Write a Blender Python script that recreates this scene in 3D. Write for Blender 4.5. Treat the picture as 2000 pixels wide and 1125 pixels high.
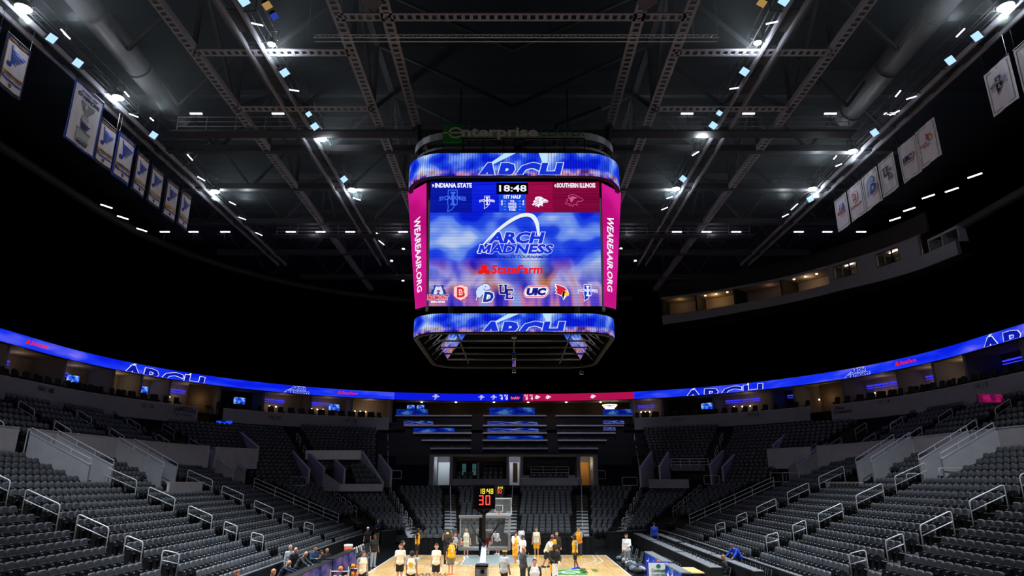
import bpy, math, random
import numpy as np
from mathutils import Vector, Matrix

for _o in list(bpy.data.objects):
    bpy.data.objects.remove(_o)
S = bpy.context.scene
COL = S.collection
R = math.radians
PI = math.pi

# ------------------------------------------------------------------ camera, world, lights, exposure
FPX, PITCH, VPX = 1270.0, 16.45, 1003.0
CAM = np.array([1.07, 0.0, 5.26])
cam_d = bpy.data.cameras.new('camera')
cam_d.sensor_width = 36.0
cam_d.lens = FPX / 2000 * 36.0
cam_d.shift_x = (1000.0 - VPX) / 2000.0
cam_d.clip_start = 0.1
cam_d.clip_end = 400
cam = bpy.data.objects.new('camera', cam_d)
COL.objects.link(cam)
cam.location = CAM
cam.rotation_euler = (R(90 + PITCH), 0, 0)
S.camera = cam

W = bpy.data.worlds.new('arena_dark')
S.world = W
W.use_nodes = True
W.node_tree.nodes['Background'].inputs[0].default_value = (0.25, 0.3, 0.6, 1)
W.node_tree.nodes['Background'].inputs[1].default_value = 0.002

S.view_settings.view_transform = 'Standard'
S.view_settings.look = 'None'
S.view_settings.gamma = 1.0
S.view_settings.exposure = 0.0
S.view_settings.use_curve_mapping = False
S.cycles.max_bounces = 4
S.cycles.diffuse_bounces = 3
S.cycles.glossy_bounces = 2
S.cycles.transmission_bounces = 4
S.cycles.transparent_max_bounces = 8
S.cycles.sample_clamp_indirect = 2.0

def light(name, kind, loc, watts, col=(1, 1, 1), target=None, size=0.3, cone=90, blend=0.6):
    d = bpy.data.lights.new(name, kind)
    d.energy = watts
    d.color = col
    if kind in ('SPOT', 'POINT'):
        d.shadow_soft_size = size
    if kind == 'SPOT':
        d.spot_size = R(cone)
        d.spot_blend = blend
    o = bpy.data.objects.new(name, d)
    COL.objects.link(o)
    o.location = loc
    if target is not None:
        o.rotation_euler = (Vector(target) - Vector(loc)).to_track_quat('-Z', 'Y').to_euler()
    return o

COOL = (0.86, 0.94, 1.0)
# the court floodlights on the four catwalk lines (the fixtures themselves are modelled further down)
for (lx, ly) in ((-12.2, 30.4), (-12.2, 40.2), (-12.2, 49.0), (14.3, 30.0), (14.3, 39.6), (14.3, 48.6)):
    light('court_flood_beam', 'SPOT', (lx, ly, 27.4), 12500, COOL, (0.0 + 0.15 * lx, 38 + (ly - 40) * (0.5 if ly < 44 else 1.1), 0), 0.35, 72, 1.0)
for (lx, ly, tx) in ((-23.5, 27.4, -9), (-23.5, 35.4, -9), (-23.5, 49.1, -9), (25.7, 27.3, 10), (25.7, 42.3, 10), (25.7, 48.6, 10)):
    light('stand_flood_beam', 'SPOT', (lx, ly, 27.4), 25000, COOL, (tx, 34 + (ly - 38) * 0.6, 0), 0.35, 70, 1.0)
# the lamps on the same lines behind the camera, towards the near end of the hall
for (lx, tx) in ((-23.5, -6), (-12.2, -2), (14.3, 2), (25.7, 7)):
    light('near_end_flood_beam', 'SPOT', (lx, 15.0, 27.4), 11000, COOL, (tx, 37, 0), 0.35, 62, 1.0)
for (lx, tx) in ((-23.5, -22), (25.7, 24)):
    light('near_end_stand_beam', 'SPOT', (lx * 0.8, 17.0, 27.4), 14000, COOL, (tx, 41, 3), 0.35, 44, 1.0)
# three added spots without fixtures, brightening only the end terraces
for lx in (-8, 1, 10):
    light('terrace_fill_spot', 'SPOT', (lx, 58.4, 27.2), 3000, (0.75, 0.75, 1.0), (lx, 79.5, 11.0), 0.3, 40, 1.0)
# the housings of the same lamps spill a little light sideways on the roof steel round them
for (lx, ly) in ((-12.2, 40.2), (-12.2, 49.0), (14.3, 39.6), (14.3, 48.6), (-23.5, 27.4), (-23.5, 35.4), (-23.5, 49.1),
                 (25.7, 27.3), (25.7, 42.3), (25.7, 48.6), (-12.2, 30.4), (14.3, 30.0), (-12.2, 19.0), (14.3, 19.0)):
    out = abs(lx - 1) > 20
    light('flood_spill', 'POINT', (lx + (1 if lx < 0 else -1) * (2.6 if out else 0.6), ly, 27.4 if out else 27.6), 115 if out else 75, COOL, None, 0.2)
    light('roof_fill_uplight', 'SPOT', (lx + (0.3 if lx < 0 else -0.3), ly, 27.5), 300, COOL, (lx, ly, 40), 0.2, 165, 0.4)  # added upward spot to light roof and haze, not the seats
# the strip lights of the two cross catwalks
for lx in (-18, -10, -3, 5, 12, 20):
    light('strip_light_glow', 'POINT', (lx, 57.9, 27.6), 30, (0.92, 0.9, 1.0), None, 0.4)

# ------------------------------------------------------------------ helpers
def lin(h):
    h = h.lstrip('#')
    c = [int(h[i:i + 2], 16) / 255 for i in (0, 2, 4)]
    return tuple(x / 12.92 if x <= 0.04045 else ((x + 0.055) / 1.055) ** 2.4 for x in c) + (1.0,)

MATS = {}
def mat(name, hexc, rough=0.6, metal=0.0, noise=0.0, scale=8.0, bump=0.0, spec=0.5, alpha=1.0):
    if name in MATS:
        return MATS[name]
    m = bpy.data.materials.new(name)
    m.use_nodes = True
    nt = m.node_tree
    b = nt.nodes['Principled BSDF']
    c = lin(hexc)
    b.inputs['Base Color'].default_value = c
    b.inputs['Roughness'].default_value = rough
    b.inputs['Metallic'].default_value = metal
    b.inputs['Specular IOR Level'].default_value = spec
    b.inputs['Alpha'].default_value = alpha
    if noise > 0 or bump > 0:
        tc = nt.nodes.new('ShaderNodeTexCoord')
        n = nt.nodes.new('ShaderNodeTexNoise')
        n.inputs['Scale'].default_value = scale
        n.inputs['Detail'].default_value = 4
        nt.links.new(tc.outputs['Object'], n.inputs['Vector'])
        if noise > 0:
            r = nt.nodes.new('ShaderNodeValToRGB')
            r.color_ramp.elements[0].position = 0.3
            r.color_ramp.elements[1].position = 0.7
            r.color_ramp.elements[0].color = tuple(x * (1 - noise) for x in c[:3]) + (1,)
            r.color_ramp.elements[1].color = tuple(min(1, x * (1 + noise)) for x in c[:3]) + (1,)
            nt.links.new(n.outputs['Fac'], r.inputs['Fac'])
            nt.links.new(r.outputs['Color'], b.inputs['Base Color'])
        if bump > 0:
            bp = nt.nodes.new('ShaderNodeBump')
            bp.inputs['Strength'].default_value = bump
            nt.links.new(n.outputs['Fac'], bp.inputs['Height'])
            nt.links.new(bp.outputs['Normal'], b.inputs['Normal'])
    MATS[name] = m
    return m

def emit(hexc, strength=1.0, sample=False, tag=''):
    key = 'glow_%s_%g%s' % (hexc, strength, tag)
    if key in MATS:
        return MATS[key]
    m = bpy.data.materials.new(key)
    m.use_nodes = True
    nt = m.node_tree
    nt.nodes.clear()
    out = nt.nodes.new('ShaderNodeOutputMaterial')
    e = nt.nodes.new('ShaderNodeEmission')
    e.inputs[0].default_value = lin(hexc)
    e.inputs[1].default_value = strength
    nt.links.new(e.outputs[0], out.inputs[0])
    if not sample:
        m.cycles.emission_sampling = 'NONE'
    MATS[key] = m
    return m

class MB:
    """collects polygons and links them as ONE mesh object"""
    def __init__(self):
        self.v = []; self.f = []; self.m = []; self.mats = []; self.uv = []; self.has_uv = False
    def mi(self, m):
        if m not in self.mats:
            self.mats.append(m)
        return self.mats.index(m)
    def poly(self, pts, m, uv=None):
        i = len(self.v)
        self.v.extend([tuple(map(float, p)) for p in pts])
        self.f.append(tuple(range(i, i + len(pts))))
        self.m.append(self.mi(m))
        if uv is not None:
            self.has_uv = True
        self.uv.append(uv)
    def mesh(self, vs, fs, m):
        i = len(self.v)
        self.v.extend([tuple(map(float, p)) for p in vs])
        k = self.mi(m)
        for f in fs:
            self.f.append(tuple(a + i for a in f)); self.m.append(k); self.uv.append(None)
    def hexa(self, p, m):
        """p: 8 points, 0-3 one side in a loop, 4-7 the opposite side"""
        self.mesh(p, [(3, 2, 1, 0), (4, 5, 6, 7), (0, 1, 5, 4), (1, 2, 6, 5), (2, 3, 7, 6), (3, 0, 4, 7)], m)
    def box(self, c, s, m, rz=0.0, rx=0.0, ry=0.0):
        M = Matrix.Rotation(rz, 3, 'Z') @ Matrix.Rotation(ry, 3, 'Y') @ Matrix.Rotation(rx, 3, 'X')
        ps = []
        for z in (-.5, .5):
            for x, y in ((-.5, -.5), (.5, -.5), (.5, .5), (-.5, .5)):
                q = M @ Vector((x * s[0], y * s[1], z * s[2]))
                ps.append((c[0] + q[0], c[1] + q[1], c[2] + q[2]))
        self.hexa(ps, m)
    def bar(self, a, b, w, h, m, up=(0, 0, 1)):
        """a box beam from a to b"""
        a = Vector(a); b = Vector(b); d = (b - a).normalized(); u = Vector(up)
        s = d.cross(u)
        if s.length < 1e-4:
            s = d.cross(Vector((1, 0, 0)))
        s.normalize(); u = s.cross(d)
        ps = []
        for p in (a, b):
            for x, y in ((-1, -1), (1, -1), (1, 1), (-1, 1)):
                ps.append(p + s * (x * w / 2) + u * (y * h / 2))
        self.hexa(ps, m)
    def tube(self, path, r, m, n=6, closed=False, caps=True):
        path = [Vector(p) for p in path]
        k = len(path)
        rr = r if isinstance(r, (list, tuple)) else [r] * k
        i0 = len(self.v); mk = self.mi(m)
        prev = None
        for i, p in enumerate(path):
            if closed:
                d = path[(i + 1) % k] - path[i - 1]
            else:
                d = path[min(i + 1, k - 1)] - path[max(i - 1, 0)]
            d.normalize()
            if prev is None:
                a = d.orthogonal().normalized()
            else:
                a = prev - d * prev.dot(d)
                a = a.normalized() if a.length > 1e-6 else d.orthogonal().normalized()
            prev = a
            b = d.cross(a)
            for j in range(n):
                t = 2 * PI * j / n
                q = p + (a * math.cos(t) + b * math.sin(t)) * rr[i]
                self.v.append(tuple(q))
        for i in range(k if closed else k - 1):
            for j in range(n):
                a0 = i0 + i * n + j; a1 = i0 + i * n + (j + 1) % n
                b0 = i0 + ((i + 1) % k) * n + j; b1 = i0 + ((i + 1) % k) * n + (j + 1) % n
                self.f.append((a0, a1, b1, b0)); self.m.append(mk); self.uv.append(None)
        if caps and not closed:
            self.f.append(tuple(i0 + j for j in range(n))[::-1]); self.m.append(mk); self.uv.append(None)
            self.f.append(tuple(i0 + (k - 1) * n + j for j in range(n))); self.m.append(mk); self.uv.append(None)
    def cyl(self, a, b, r0, m, r1=None, n=16):
        self.tube([a, b], [r0, r0 if r1 is None else r1], m, n)
    def sphere(self, c, r, m, nu=12, nv=8, sc=(1, 1, 1)):
        vs = [(c[0], c[1], c[2] - r * sc[2])]
        for i in range(1, nv):
            t = -PI / 2 + PI * i / nv
            for j in range(nu):
                p = 2 * PI * j / nu
                vs.append((c[0] + r * sc[0] * math.cos(t) * math.cos(p), c[1] + r * sc[1] * math.cos(t) * math.sin(p), c[2] + r * sc[2] * math.sin(t)))
        vs.append((c[0], c[1], c[2] + r * sc[2]))
        fs = []
        for j in range(nu):
            fs.append((0, 1 + (j + 1) % nu, 1 + j))
            for i in range(nv - 2):
                a = 1 + i * nu
                fs.append((a + j, a + (j + 1) % nu, a + nu + (j + 1) % nu, a + nu + j))
            a = 1 + (nv - 2) * nu
            fs.append((a + j, a + (j + 1) % nu, len(vs) - 1))
        self.mesh(vs, fs, m)
    def prism(self, pts, off, m):
        """polygon pts extruded by the vector off"""
        n = len(pts)
        a = [Vector(p) for p in pts]; o = Vector(off)
        self.mesh(a + [p + o for p in a], [tuple(range(n))[::-1], tuple(range(n, 2 * n))] +
                  [(i, (i + 1) % n, n + (i + 1) % n, n + i) for i in range(n)], m)
    def build(self, name, parent=None, smooth=False, local=False):
        me = bpy.data.meshes.new(name)
        v = self.v
        if parent is not None and not local:
            o = parent; L = Vector((0, 0, 0))
            while o is not None:
                L += o.location; o = o.parent
            v = [(p[0] - L[0], p[1] - L[1], p[2] - L[2]) for p in v]
        me.from_pydata(v, [], self.f)
        for m in self.mats:
            me.materials.append(m)
        if len(self.mats) > 1:
            me.polygons.foreach_set('material_index', self.m)
        if self.has_uv:
            uvl = me.uv_layers.new(name='UVMap')
            k = 0
            dat = []
            for f, u in zip(self.f, self.uv):
                for j in range(len(f)):
                    dat.extend(u[j] if u is not None else (0.0, 0.0))
            uvl.data.foreach_set('uv', dat)
        if smooth:
            me.polygons.foreach_set('use_smooth', [True] * len(me.polygons))
        me.update()
        ob = bpy.data.objects.new(name, me)
        COL.objects.link(ob)
        if parent is not None:
            ob.parent = parent
        return ob

def tag(o, label, cat=None, group=None, kind=None):
    o['label'] = label
    if cat: o['category'] = cat
    if group: o['group'] = group
    if kind: o['kind'] = kind
    return o

def thing(name, label, cat, loc=(0, 0, 0), rz=0.0, group=None):
    o = bpy.data.objects.new(name, None)
    o.empty_display_size = 0.1
    COL.objects.link(o)
    o.location = loc
    o.rotation_euler = (0, 0, rz)
    return tag(o, label, cat, group)

def structure(ob, label):
    return tag(ob, label, None, None, 'structure')

def dup(root, loc, rz, label=None, group=None):
    r = root.copy(); COL.objects.link(r)
    r.location = loc; r.rotation_euler = (0, 0, rz)
    if label: r['label'] = label
    if group: r['group'] = group
    for ch in root.children:
        c = ch.copy(); COL.objects.link(c); c.parent = r
        for g in ch.children:
            d = g.copy(); COL.objects.link(d); d.parent = c
    return r

_ORD = 'zeroth first second third fourth fifth sixth seventh eighth ninth tenth eleventh twelfth thirteenth fourteenth fifteenth sixteenth seventeenth eighteenth nineteenth twentieth'.split()
def nth(i):
    if i <= 20: return _ORD[i]
    t = {2: 'twenty', 3: 'thirty', 4: 'forty', 5: 'fifty', 6: 'sixty'}[i // 10]
    return t + '-' + _ORD[i % 10] if i % 10 else {2: 'twentieth', 3: 'thirtieth', 4: 'fortieth', 5: 'fiftieth', 6: 'sixtieth'}[i // 10]

# pixel of the 2000x1125 photograph -> point of the place on a known plane
_F = np.array([0, math.cos(R(PITCH)), math.sin(R(PITCH))]); _U = np.array([0, -math.sin(R(PITCH)), math.cos(R(PITCH))])
def ray(x, y):
    return _F * FPX + np.array([1., 0, 0]) * (x - VPX) - _U * (y - 562.5)
def atZ(x, y, Z):
    d = ray(x, y); return CAM + d * ((Z - CAM[2]) / d[2])
def atY(x, y, Y):
    d = ray(x, y); return CAM + d * (Y / d[1])
def atX(x, y, X):
    d = ray(x, y); return CAM + d * ((X - CAM[0]) / d[0])
def proj(p):
    d = np.asarray(p, float) - CAM
    z = d @ _F
    return VPX + FPX * d[0] / z, 562.5 - FPX * (d @ _U) / z, z

# ---- flat graphics (lettering, logos) on a surface given by mapf(u, v, d) -> xyz, d = height above the surface
_TXT = {}
def text_polys(t, bold=0.0):
    key = (t, bold)
    if key not in _TXT:
        cu = bpy.data.curves.new('t', 'FONT')
        cu.body = t; cu.size = 1.0; cu.resolution_u = 2; cu.offset = bold; cu.fill_mode = 'FRONT'
        ob = bpy.data.objects.new('t', cu); COL.objects.link(ob)
        dg = bpy.context.evaluated_depsgraph_get()
        me = bpy.data.meshes.new_from_object(ob.evaluated_get(dg))
        _TXT[key] = [[(me.vertices[i].co.x, me.vertices[i].co.y) for i in p.vertices] for p in me.polygons]
        bpy.data.objects.remove(ob); bpy.data.curves.remove(cu); bpy.data.meshes.remove(me)
    return _TXT[key]

def clip_poly(p, vmin, vmax):
    for lim, sg in ((vmin, 1), (vmax, -1)):
        out = []
        for i in range(len(p)):
            a, b = p[i - 1], p[i]
            ia, ib = sg * (a[1] - lim) >= 0, sg * (b[1] - lim) >= 0
            if ia != ib:
                t = (lim - a[1]) / (b[1] - a[1])
                out.append((a[0] + t * (b[0] - a[0]), lim))
            if ib: out.append(b)
        p = out
        if len(p) < 3: return []
    return p

class Gfx:
    def __init__(self, mb, mapf, clip=None, step=0.012):
        self.mb, self.map, self.clip, self.step = mb, mapf, clip, step
    def poly(self, pts, m, lay=1):
        if self.clip:
            pts = clip_poly(pts, *self.clip)
            if not pts: return
        self.mb.poly([self.map(u, v, lay * self.step) for u, v in pts], m)
    def shape(self, pts, m, lay=1, o=(0, 0), s=1.0, sx=None, fan=None):
        """a (possibly concave) outline, filled through an ear-clipping pass"""
        from mathutils.geometry import tessellate_polygon
        sx = s if sx is None else sx
        q = [(o[0] + x * sx, o[1] + y * s) for x, y in pts]
        for tri in tessellate_polygon([[Vector((x, y, 0)) for x, y in q]]):
            self.poly([q[i] for i in tri], m, lay)
    def rect(self, u0, v0, u1, v1, m, lay=1):
        self.poly([(u0, v0), (u1, v0), (u1, v1), (u0, v1)], m, lay)
    def ell(self, u, v, ru, rv, m, lay=1, n=18, rot=0.0):
        c, s = math.cos(rot), math.sin(rot)
        self.poly([(u + ru * math.cos(a) * c - rv * math.sin(a) * s, v + ru * math.cos(a) * s + rv * math.sin(a) * c) for a in [2 * PI * i / n for i in range(n)]], m, lay)
    def line(self, pts, w, m, lay=1, closed=False):
        k = len(pts)
        for i in range(k if closed else k - 1):
            a = Vector(pts[i]); b = Vector(pts[(i + 1) % k]); d = b - a
            if d.length < 1e-6: continue
            d.normalize(); n = Vector((-d.y, d.x)) * (w / 2); e = d * (w * .35)
            self.poly([tuple(a - e - n), tuple(b + e - n), tuple(b + e + n), tuple(a - e + n)], m, lay)
    def ring(self, u, v, ru, rv, w, m, lay=1, a0=0, a1=360, n=24, rot=0.0):
        c, s = math.cos(rot), math.sin(rot)
        pts = []
        for i in range(n + 1):
            a = R(a0 + (a1 - a0) * i / n)
            pts.append(((math.cos(a), math.sin(a))))
        for (c0, s0), (c1, s1) in zip(pts, pts[1:]):
            q = [((ru - w / 2) * c0, (rv - w / 2) * s0), ((ru + w / 2) * c0, (rv + w / 2) * s0), ((ru + w / 2) * c1, (rv + w / 2) * s1), ((ru - w / 2) * c1, (rv - w / 2) * s1)]
            self.poly([(u + x * c - y * s, v + x * s + y * c) for x, y in q], m, lay)
    def text(self, t, u0, v0, u1, h, m, lay=1, bold=0.0, shear=0.0, vert=0, outline=None, ow=0.02, bend=None):
        """lettering filling u0..u1 with capital height h from v0; vert=+-1 turns it a quarter"""
        if not t.strip(): return
        ps = text_polys(t, bold)
        xs = [x for p in text_polys(t, 0.0) for x, _ in p]; x0, x1 = min(xs), max(xs)
        kx = (u1 - u0) / (x1 - x0); ky = h / 0.69
        def put(polys, mm, ll):
            for p in polys:
                q = [((x - x0) * kx + shear * y * ky, y * ky) for x, y in p]
                if bend: q = [(x, y + bend * (1 - (2 * x / (u1 - u0) - 1) ** 2)) for x, y in q]
                if vert == 0: q = [(u0 + x, v0 + y) for x, y in q]
                elif vert > 0: q = [(u0 + y, v0 - x) for x, y in q]     # reads downwards
                else: q = [(u0 - y, v0 + x) for x, y in q]
                if vert: pass
                self.poly(q, mm, ll)
        if outline is not None:
            put(text_polys(t, bold + ow), outline, lay)
            lay += 1
        put(ps, m, lay)
# ------------------------------------------------------------------ materials
M_CONC = mat('painted_concrete', '#b2b2ba', 0.75, noise=0.08, scale=1.5)
M_CONC_D = mat('dark_concrete', '#2c2b2e', 0.85, noise=0.25, scale=2.0)
M_TREAD = mat('tread_concrete', '#2a2928', 0.9, noise=0.3, scale=3.0)
M_WALLW = mat('white_fascia', '#8c8a96', 0.7, noise=0.05, scale=1.0)
M_BLACK = mat('black_drape', '#060606', 0.95, noise=0.3, scale=5.0)
M_BLACKP = mat('black_paint', '#0a0a0b', 0.6)
M_CURT = mat('black_curtain', '#020203', 1.0, noise=0.4, scale=2.0, spec=0.0)
M_DECK = mat('dark_roof_deck', '#070707', 0.95, noise=0.3, scale=0.8, spec=0.1)
M_STEEL = mat('grey_roof_steel', '#84828c', 0.6, noise=0.12, scale=1.2)
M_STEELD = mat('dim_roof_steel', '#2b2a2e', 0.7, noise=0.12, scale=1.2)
M_DUCT = mat('duct_metal', '#5a5a5e', 0.5, 0.2, noise=0.15, scale=1.0)
M_RAIL = mat('painted_handrail', '#dcdee2', 0.35, noise=0.06, scale=20)
M_WHITE = mat('white_paint', '#e8e8e8', 0.5)
M_SEAT = mat('grey_seat_fabric', '#575a60', 0.75, noise=0.12, scale=40)
M_SEATB = mat('seat_shell', '#5c6066', 0.4)
M_SEATP = mat('seat_pan_plastic', '#141518', 0.4)
M_ARM = mat('seat_armrest', '#a4a8ac', 0.35)
M_IRON = mat('seat_standard', '#17181a', 0.5)
M_APRON = mat('black_court_apron', '#0f1213', 0.22, noise=0.15, scale=2.0)
M_NOSE = mat('light_stair_nosing', '#e6e7ea', 0.6, noise=0.05)
M_NOSEY = mat('bare_concrete_nosing', '#5b5346', 0.8, noise=0.1)
M_METAL = mat('brushed_metal', '#9a9ca0', 0.3, 0.8)
M_DARKM = mat('dark_metal', '#141416', 0.5, 0.3)

def wood_floor():
    m = bpy.data.materials.new('maple_court'); m.use_nodes = True
    nt = m.node_tree; b = nt.nodes['Principled BSDF']
    tc = nt.nodes.new('ShaderNodeTexCoord')
    br = nt.nodes.new('ShaderNodeTexBrick')
    mp = nt.nodes.new('ShaderNodeMapping')
    mp.inputs['Rotation'].default_value = (0, 0, R(90))
    nt.links.new(tc.outputs['Object'], mp.inputs['Vector'])
    nt.links.new(mp.outputs[0], br.inputs['Vector'])
    br.inputs['Scale'].default_value = 1.0
    br.inputs['Brick Width'].default_value = 1.1
    br.inputs['Row Height'].default_value = 0.06
    br.inputs['Mortar Size'].default_value = 0.001
    br.inputs['Color1'].default_value = lin('#d9b680')
    br.inputs['Color2'].default_value = lin('#c59a5f')
    br.inputs['Mortar'].default_value = lin('#a07a48')
    n = nt.nodes.new('ShaderNodeTexNoise'); n.inputs['Scale'].default_value = 2.5; n.inputs['Detail'].default_value = 5
    nt.links.new(tc.outputs['Object'], n.inputs['Vector'])
    mx = nt.nodes.new('ShaderNodeMixRGB'); mx.blend_type = 'MULTIPLY'; mx.inputs[0].default_value = 0.25
    nt.links.new(br.outputs['Color'], mx.inputs[1]); nt.links.new(n.outputs['Fac'], mx.inputs[2])
    nt.links.new(mx.outputs[0], b.inputs['Base Color'])
    b.inputs['Roughness'].default_value = 0.28
    return m
M_WOOD = wood_floor()

def screen_city(name, strength=1.0, lines=130.0, vertical=False, warm=1.0, seed=0.0, ustretch=1.0, vstretch=1.0):
    """the blurred skyline picture running on the LED boards: blue sky, pale cloud, warm city band near the bottom"""
    m = bpy.data.materials.new(name); m.use_nodes = True
    nt = m.node_tree; nt.nodes.clear(); L = nt.links.new
    out = nt.nodes.new('ShaderNodeOutputMaterial'); e = nt.nodes.new('ShaderNodeEmission'); L(e.outputs[0], out.inputs[0])
    e.inputs[1].default_value = strength
    uv = nt.nodes.new('ShaderNodeUVMap'); sp = nt.nodes.new('ShaderNodeSeparateXYZ'); L(uv.outputs[0], sp.inputs[0])
    def noise(sx, sy, off, det=2.0):
        mp = nt.nodes.new('ShaderNodeMapping'); mp.inputs['Scale'].default_value = (sx * ustretch, sy * vstretch, 1); mp.inputs['Location'].default_value = (off + seed, off * 1.7 + seed, 0)
        L(uv.outputs[0], mp.inputs[0]); n = nt.nodes.new('ShaderNodeTexNoise'); n.inputs['Scale'].default_value = 1.0; n.inputs['Detail'].default_value = det
        n.inputs['Roughness'].default_value = 0.4
        L(mp.outputs[0], n.inputs['Vector']); return n.outputs['Fac']
    def ramp(src, stops):
        r = nt.nodes.new('ShaderNodeValToRGB'); r.color_ramp.interpolation = 'EASE'
        while len(r.color_ramp.elements) < len(stops): r.color_ramp.elements.new(0.5)
        for el, (p, c) in zip(r.color_ramp.elements, stops): el.position = p; el.color = lin(c)
        L(src, r.inputs[0]); return r.outputs[0]
    sky = ramp(noise(4.2, 3.2, 3.1, 1.5), [(0.34, '#0a1ee0'), (0.46, '#2048f4'), (0.56, '#6d96ff'), (0.68, '#c4d8ff')])
    city = ramp(noise(6.0, 2.6, 7.3, 2.0), [(0.3, '#2a2cc0'), (0.42, '#6a6ae0'), (0.52, '#c3b4e4'), (0.60, '#c8805c'), (0.70, '#5a2c1c')])
    low = ramp(noise(11.0, 0.9, 12.9, 2.0), [(0.32, '#1a1bb4'), (0.45, '#5c4ad8'), (0.55, '#d884a8'), (0.66, '#8fa6f0')])
    def mix(f, a, b):
        x = nt.nodes.new('ShaderNodeMixRGB'); L(f, x.inputs[0]); L(a, x.inputs[1]); L(b, x.inputs[2]); return x.outputs[0]
    def maprange(src, a, b):
        r = nt.nodes.new('ShaderNodeMapRange'); r.inputs[1].default_value = a; r.inputs[2].default_value = b; L(src, r.inputs[0]); return r.outputs[0]
    v = sp.outputs[1]
    f1 = maprange(v, 0.52 * warm, 0.26 * warm); f2 = maprange(v, 0.24 * warm, 0.10 * warm)
    col = mix(f2, mix(f1, sky, city), low)
    # visible LED module lines
    w = nt.nodes.new('ShaderNodeMath'); w.operation = 'SINE'
    k = nt.nodes.new('ShaderNodeMath'); k.operation = 'MULTIPLY'; k.inputs[1].default_value = lines * 2 * PI
    L(sp.outputs[0] if vertical else v, k.inputs[0]); L(k.outputs[0], w.inputs[0])
    g = maprange(w.outputs[0], -1.0, 0.2)
    g2 = nt.nodes.new('ShaderNodeMapRange'); g2.inputs[3].default_value = 0.5; g2.inputs[4].default_value = 1.0; L(g, g2.inputs[0])
    mm = nt.nodes.new('ShaderNodeMixRGB'); mm.blend_type = 'MULTIPLY'; mm.inputs[0].default_value = 1.0
    L(col, mm.inputs[1]); L(g2.outputs[0], mm.inputs[2]); L(mm.outputs[0], e.inputs[0])
    return m

def led_blend(name, stops, strength=1.0, sx=3.0, sy=0.6, seed=0.0, det=2.0):
    """a LED strip whose picture is soft blue cloud"""
    m = bpy.data.materials.new(name); m.use_nodes = True
    nt = m.node_tree; nt.nodes.clear(); L = nt.links.new
    out = nt.nodes.new('ShaderNodeOutputMaterial'); e = nt.nodes.new('ShaderNodeEmission'); L(e.outputs[0], out.inputs[0])
    e.inputs[1].default_value = strength
    uv = nt.nodes.new('ShaderNodeUVMap'); mp = nt.nodes.new('ShaderNodeMapping'); mp.inputs['Scale'].default_value = (sx, sy, 1); mp.inputs['Location'].default_value = (seed, seed, 0)
    n = nt.nodes.new('ShaderNodeTexNoise'); n.inputs['Scale'].default_value = 1.0; n.inputs['Detail'].default_value = det
    r = nt.nodes.new('ShaderNodeValToRGB'); r.color_ramp.interpolation = 'EASE'
    while len(r.color_ramp.elements) < len(stops): r.color_ramp.elements.new(0.5)
    for el, (p, c) in zip(r.color_ramp.elements, stops): el.position = p; el.color = lin(c)
    L(uv.outputs[0], mp.inputs[0]); L(mp.outputs[0], n.inputs['Vector']); L(n.outputs['Fac'], r.inputs[0]); L(r.outputs[0], e.inputs[0])
    return m

# ------------------------------------------------------------------ the bowl: plan geometry
X0 = 0.4          # axis of the seating bowl
def ringpt(s, r):
    """point of the bowl's rounded plan: s runs along the 33 m ring, 0 at the far end, + to the right"""
    sg = 1 if s >= 0 else -1
    a = abs(s)
    if a <= 4.2: return (X0 + s, 52 + r)
    t = (a - 4.2) / 33.0
    if t <= PI / 2: return (X0 + sg * (4.2 + r * math.sin(t)), 52 + r * math.cos(t))
    return (X0 + sg * (4.2 + r), 52 - (a - 4.2 - 33 * PI / 2))
def ring_normal(s):
    """unit vector pointing outwards"""
    a, b = ringpt(s, 30), ringpt(s, 31)
    return (b[0] - a[0], b[1] - a[1])
def zl(x): return float(np.interp(-x, [12.3, 15.4, 24.1, 31.0], [0.12, 1.15, 4.6, 7.3]))
def zr(x): return float(np.interp(x, [14.2, 16.7, 25.3, 32.0], [0.12, 0.98, 4.55, 7.3]))
DEP = 0.84
LX = [-12.3 - DEP * k for k in range(19)]
RX = [14.2 + DEP * k for k in range(19)]
L_AISLE = [20.7, 31.2, 41.7, 52.2]
R_AISLE = [20.5, 30.7, 40.8, 51.0]
L_VOM = [((29.6, 31.9), (29.6, 31.9)), ((40.0, 42.3), (40.1, 42.5)), ((48.4, 50.4), (49.2, 51.2)), ((60.9, 63.4), (62.2, 64.8))]   # mouth y-range, back y-range
R_VOM = [((39.4, 41.6), (39.7, 42.1)), ((47.2, 49.3), (48.3, 50.4)), ((59.7, 61.6), (61.2, 63.6))]
L_VX, R_VX = (-24.1, -28.1), (26.2, 29.9)
SEATS = []        # x, y, z, yaw, stand, row, sort key

def in_vom(side, x, y):
    vs, (xa, xb) = (L_VOM, L_VX) if side == 'L' else (R_VOM, R_VX)
    t = (abs(x) - abs(xa) + 0.5) / (abs(xb) - abs(xa))
    if t < 0: return False
    for (a0, a1), (b0, b1) in vs:
        if a0 + (b0 - a0) * t - 0.45 < y < a1 + (b1 - a1) * t + 0.45: return True
    return False

def steps_mesh(mb, xs, zf, y0, y1, sg):
    for k, x in enumerate(xs):
        z = zf(x)
        mb.box((x, (y0 + y1) / 2, z - 0.3), (DEP, y1 - y0, 0.6), M_TREAD)

# side stands
mb = MB(); steps_mesh(mb, LX, zl, 12, 62.6, -1); structure(mb.build('slab_left'), 'stepped dark concrete slab under the left stand')
mb = MB(); steps_mesh(mb, RX, zr, 12, 61.0, 1); structure(mb.build('slab_right'), 'stepped dark concrete slab under the right stand')

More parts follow.
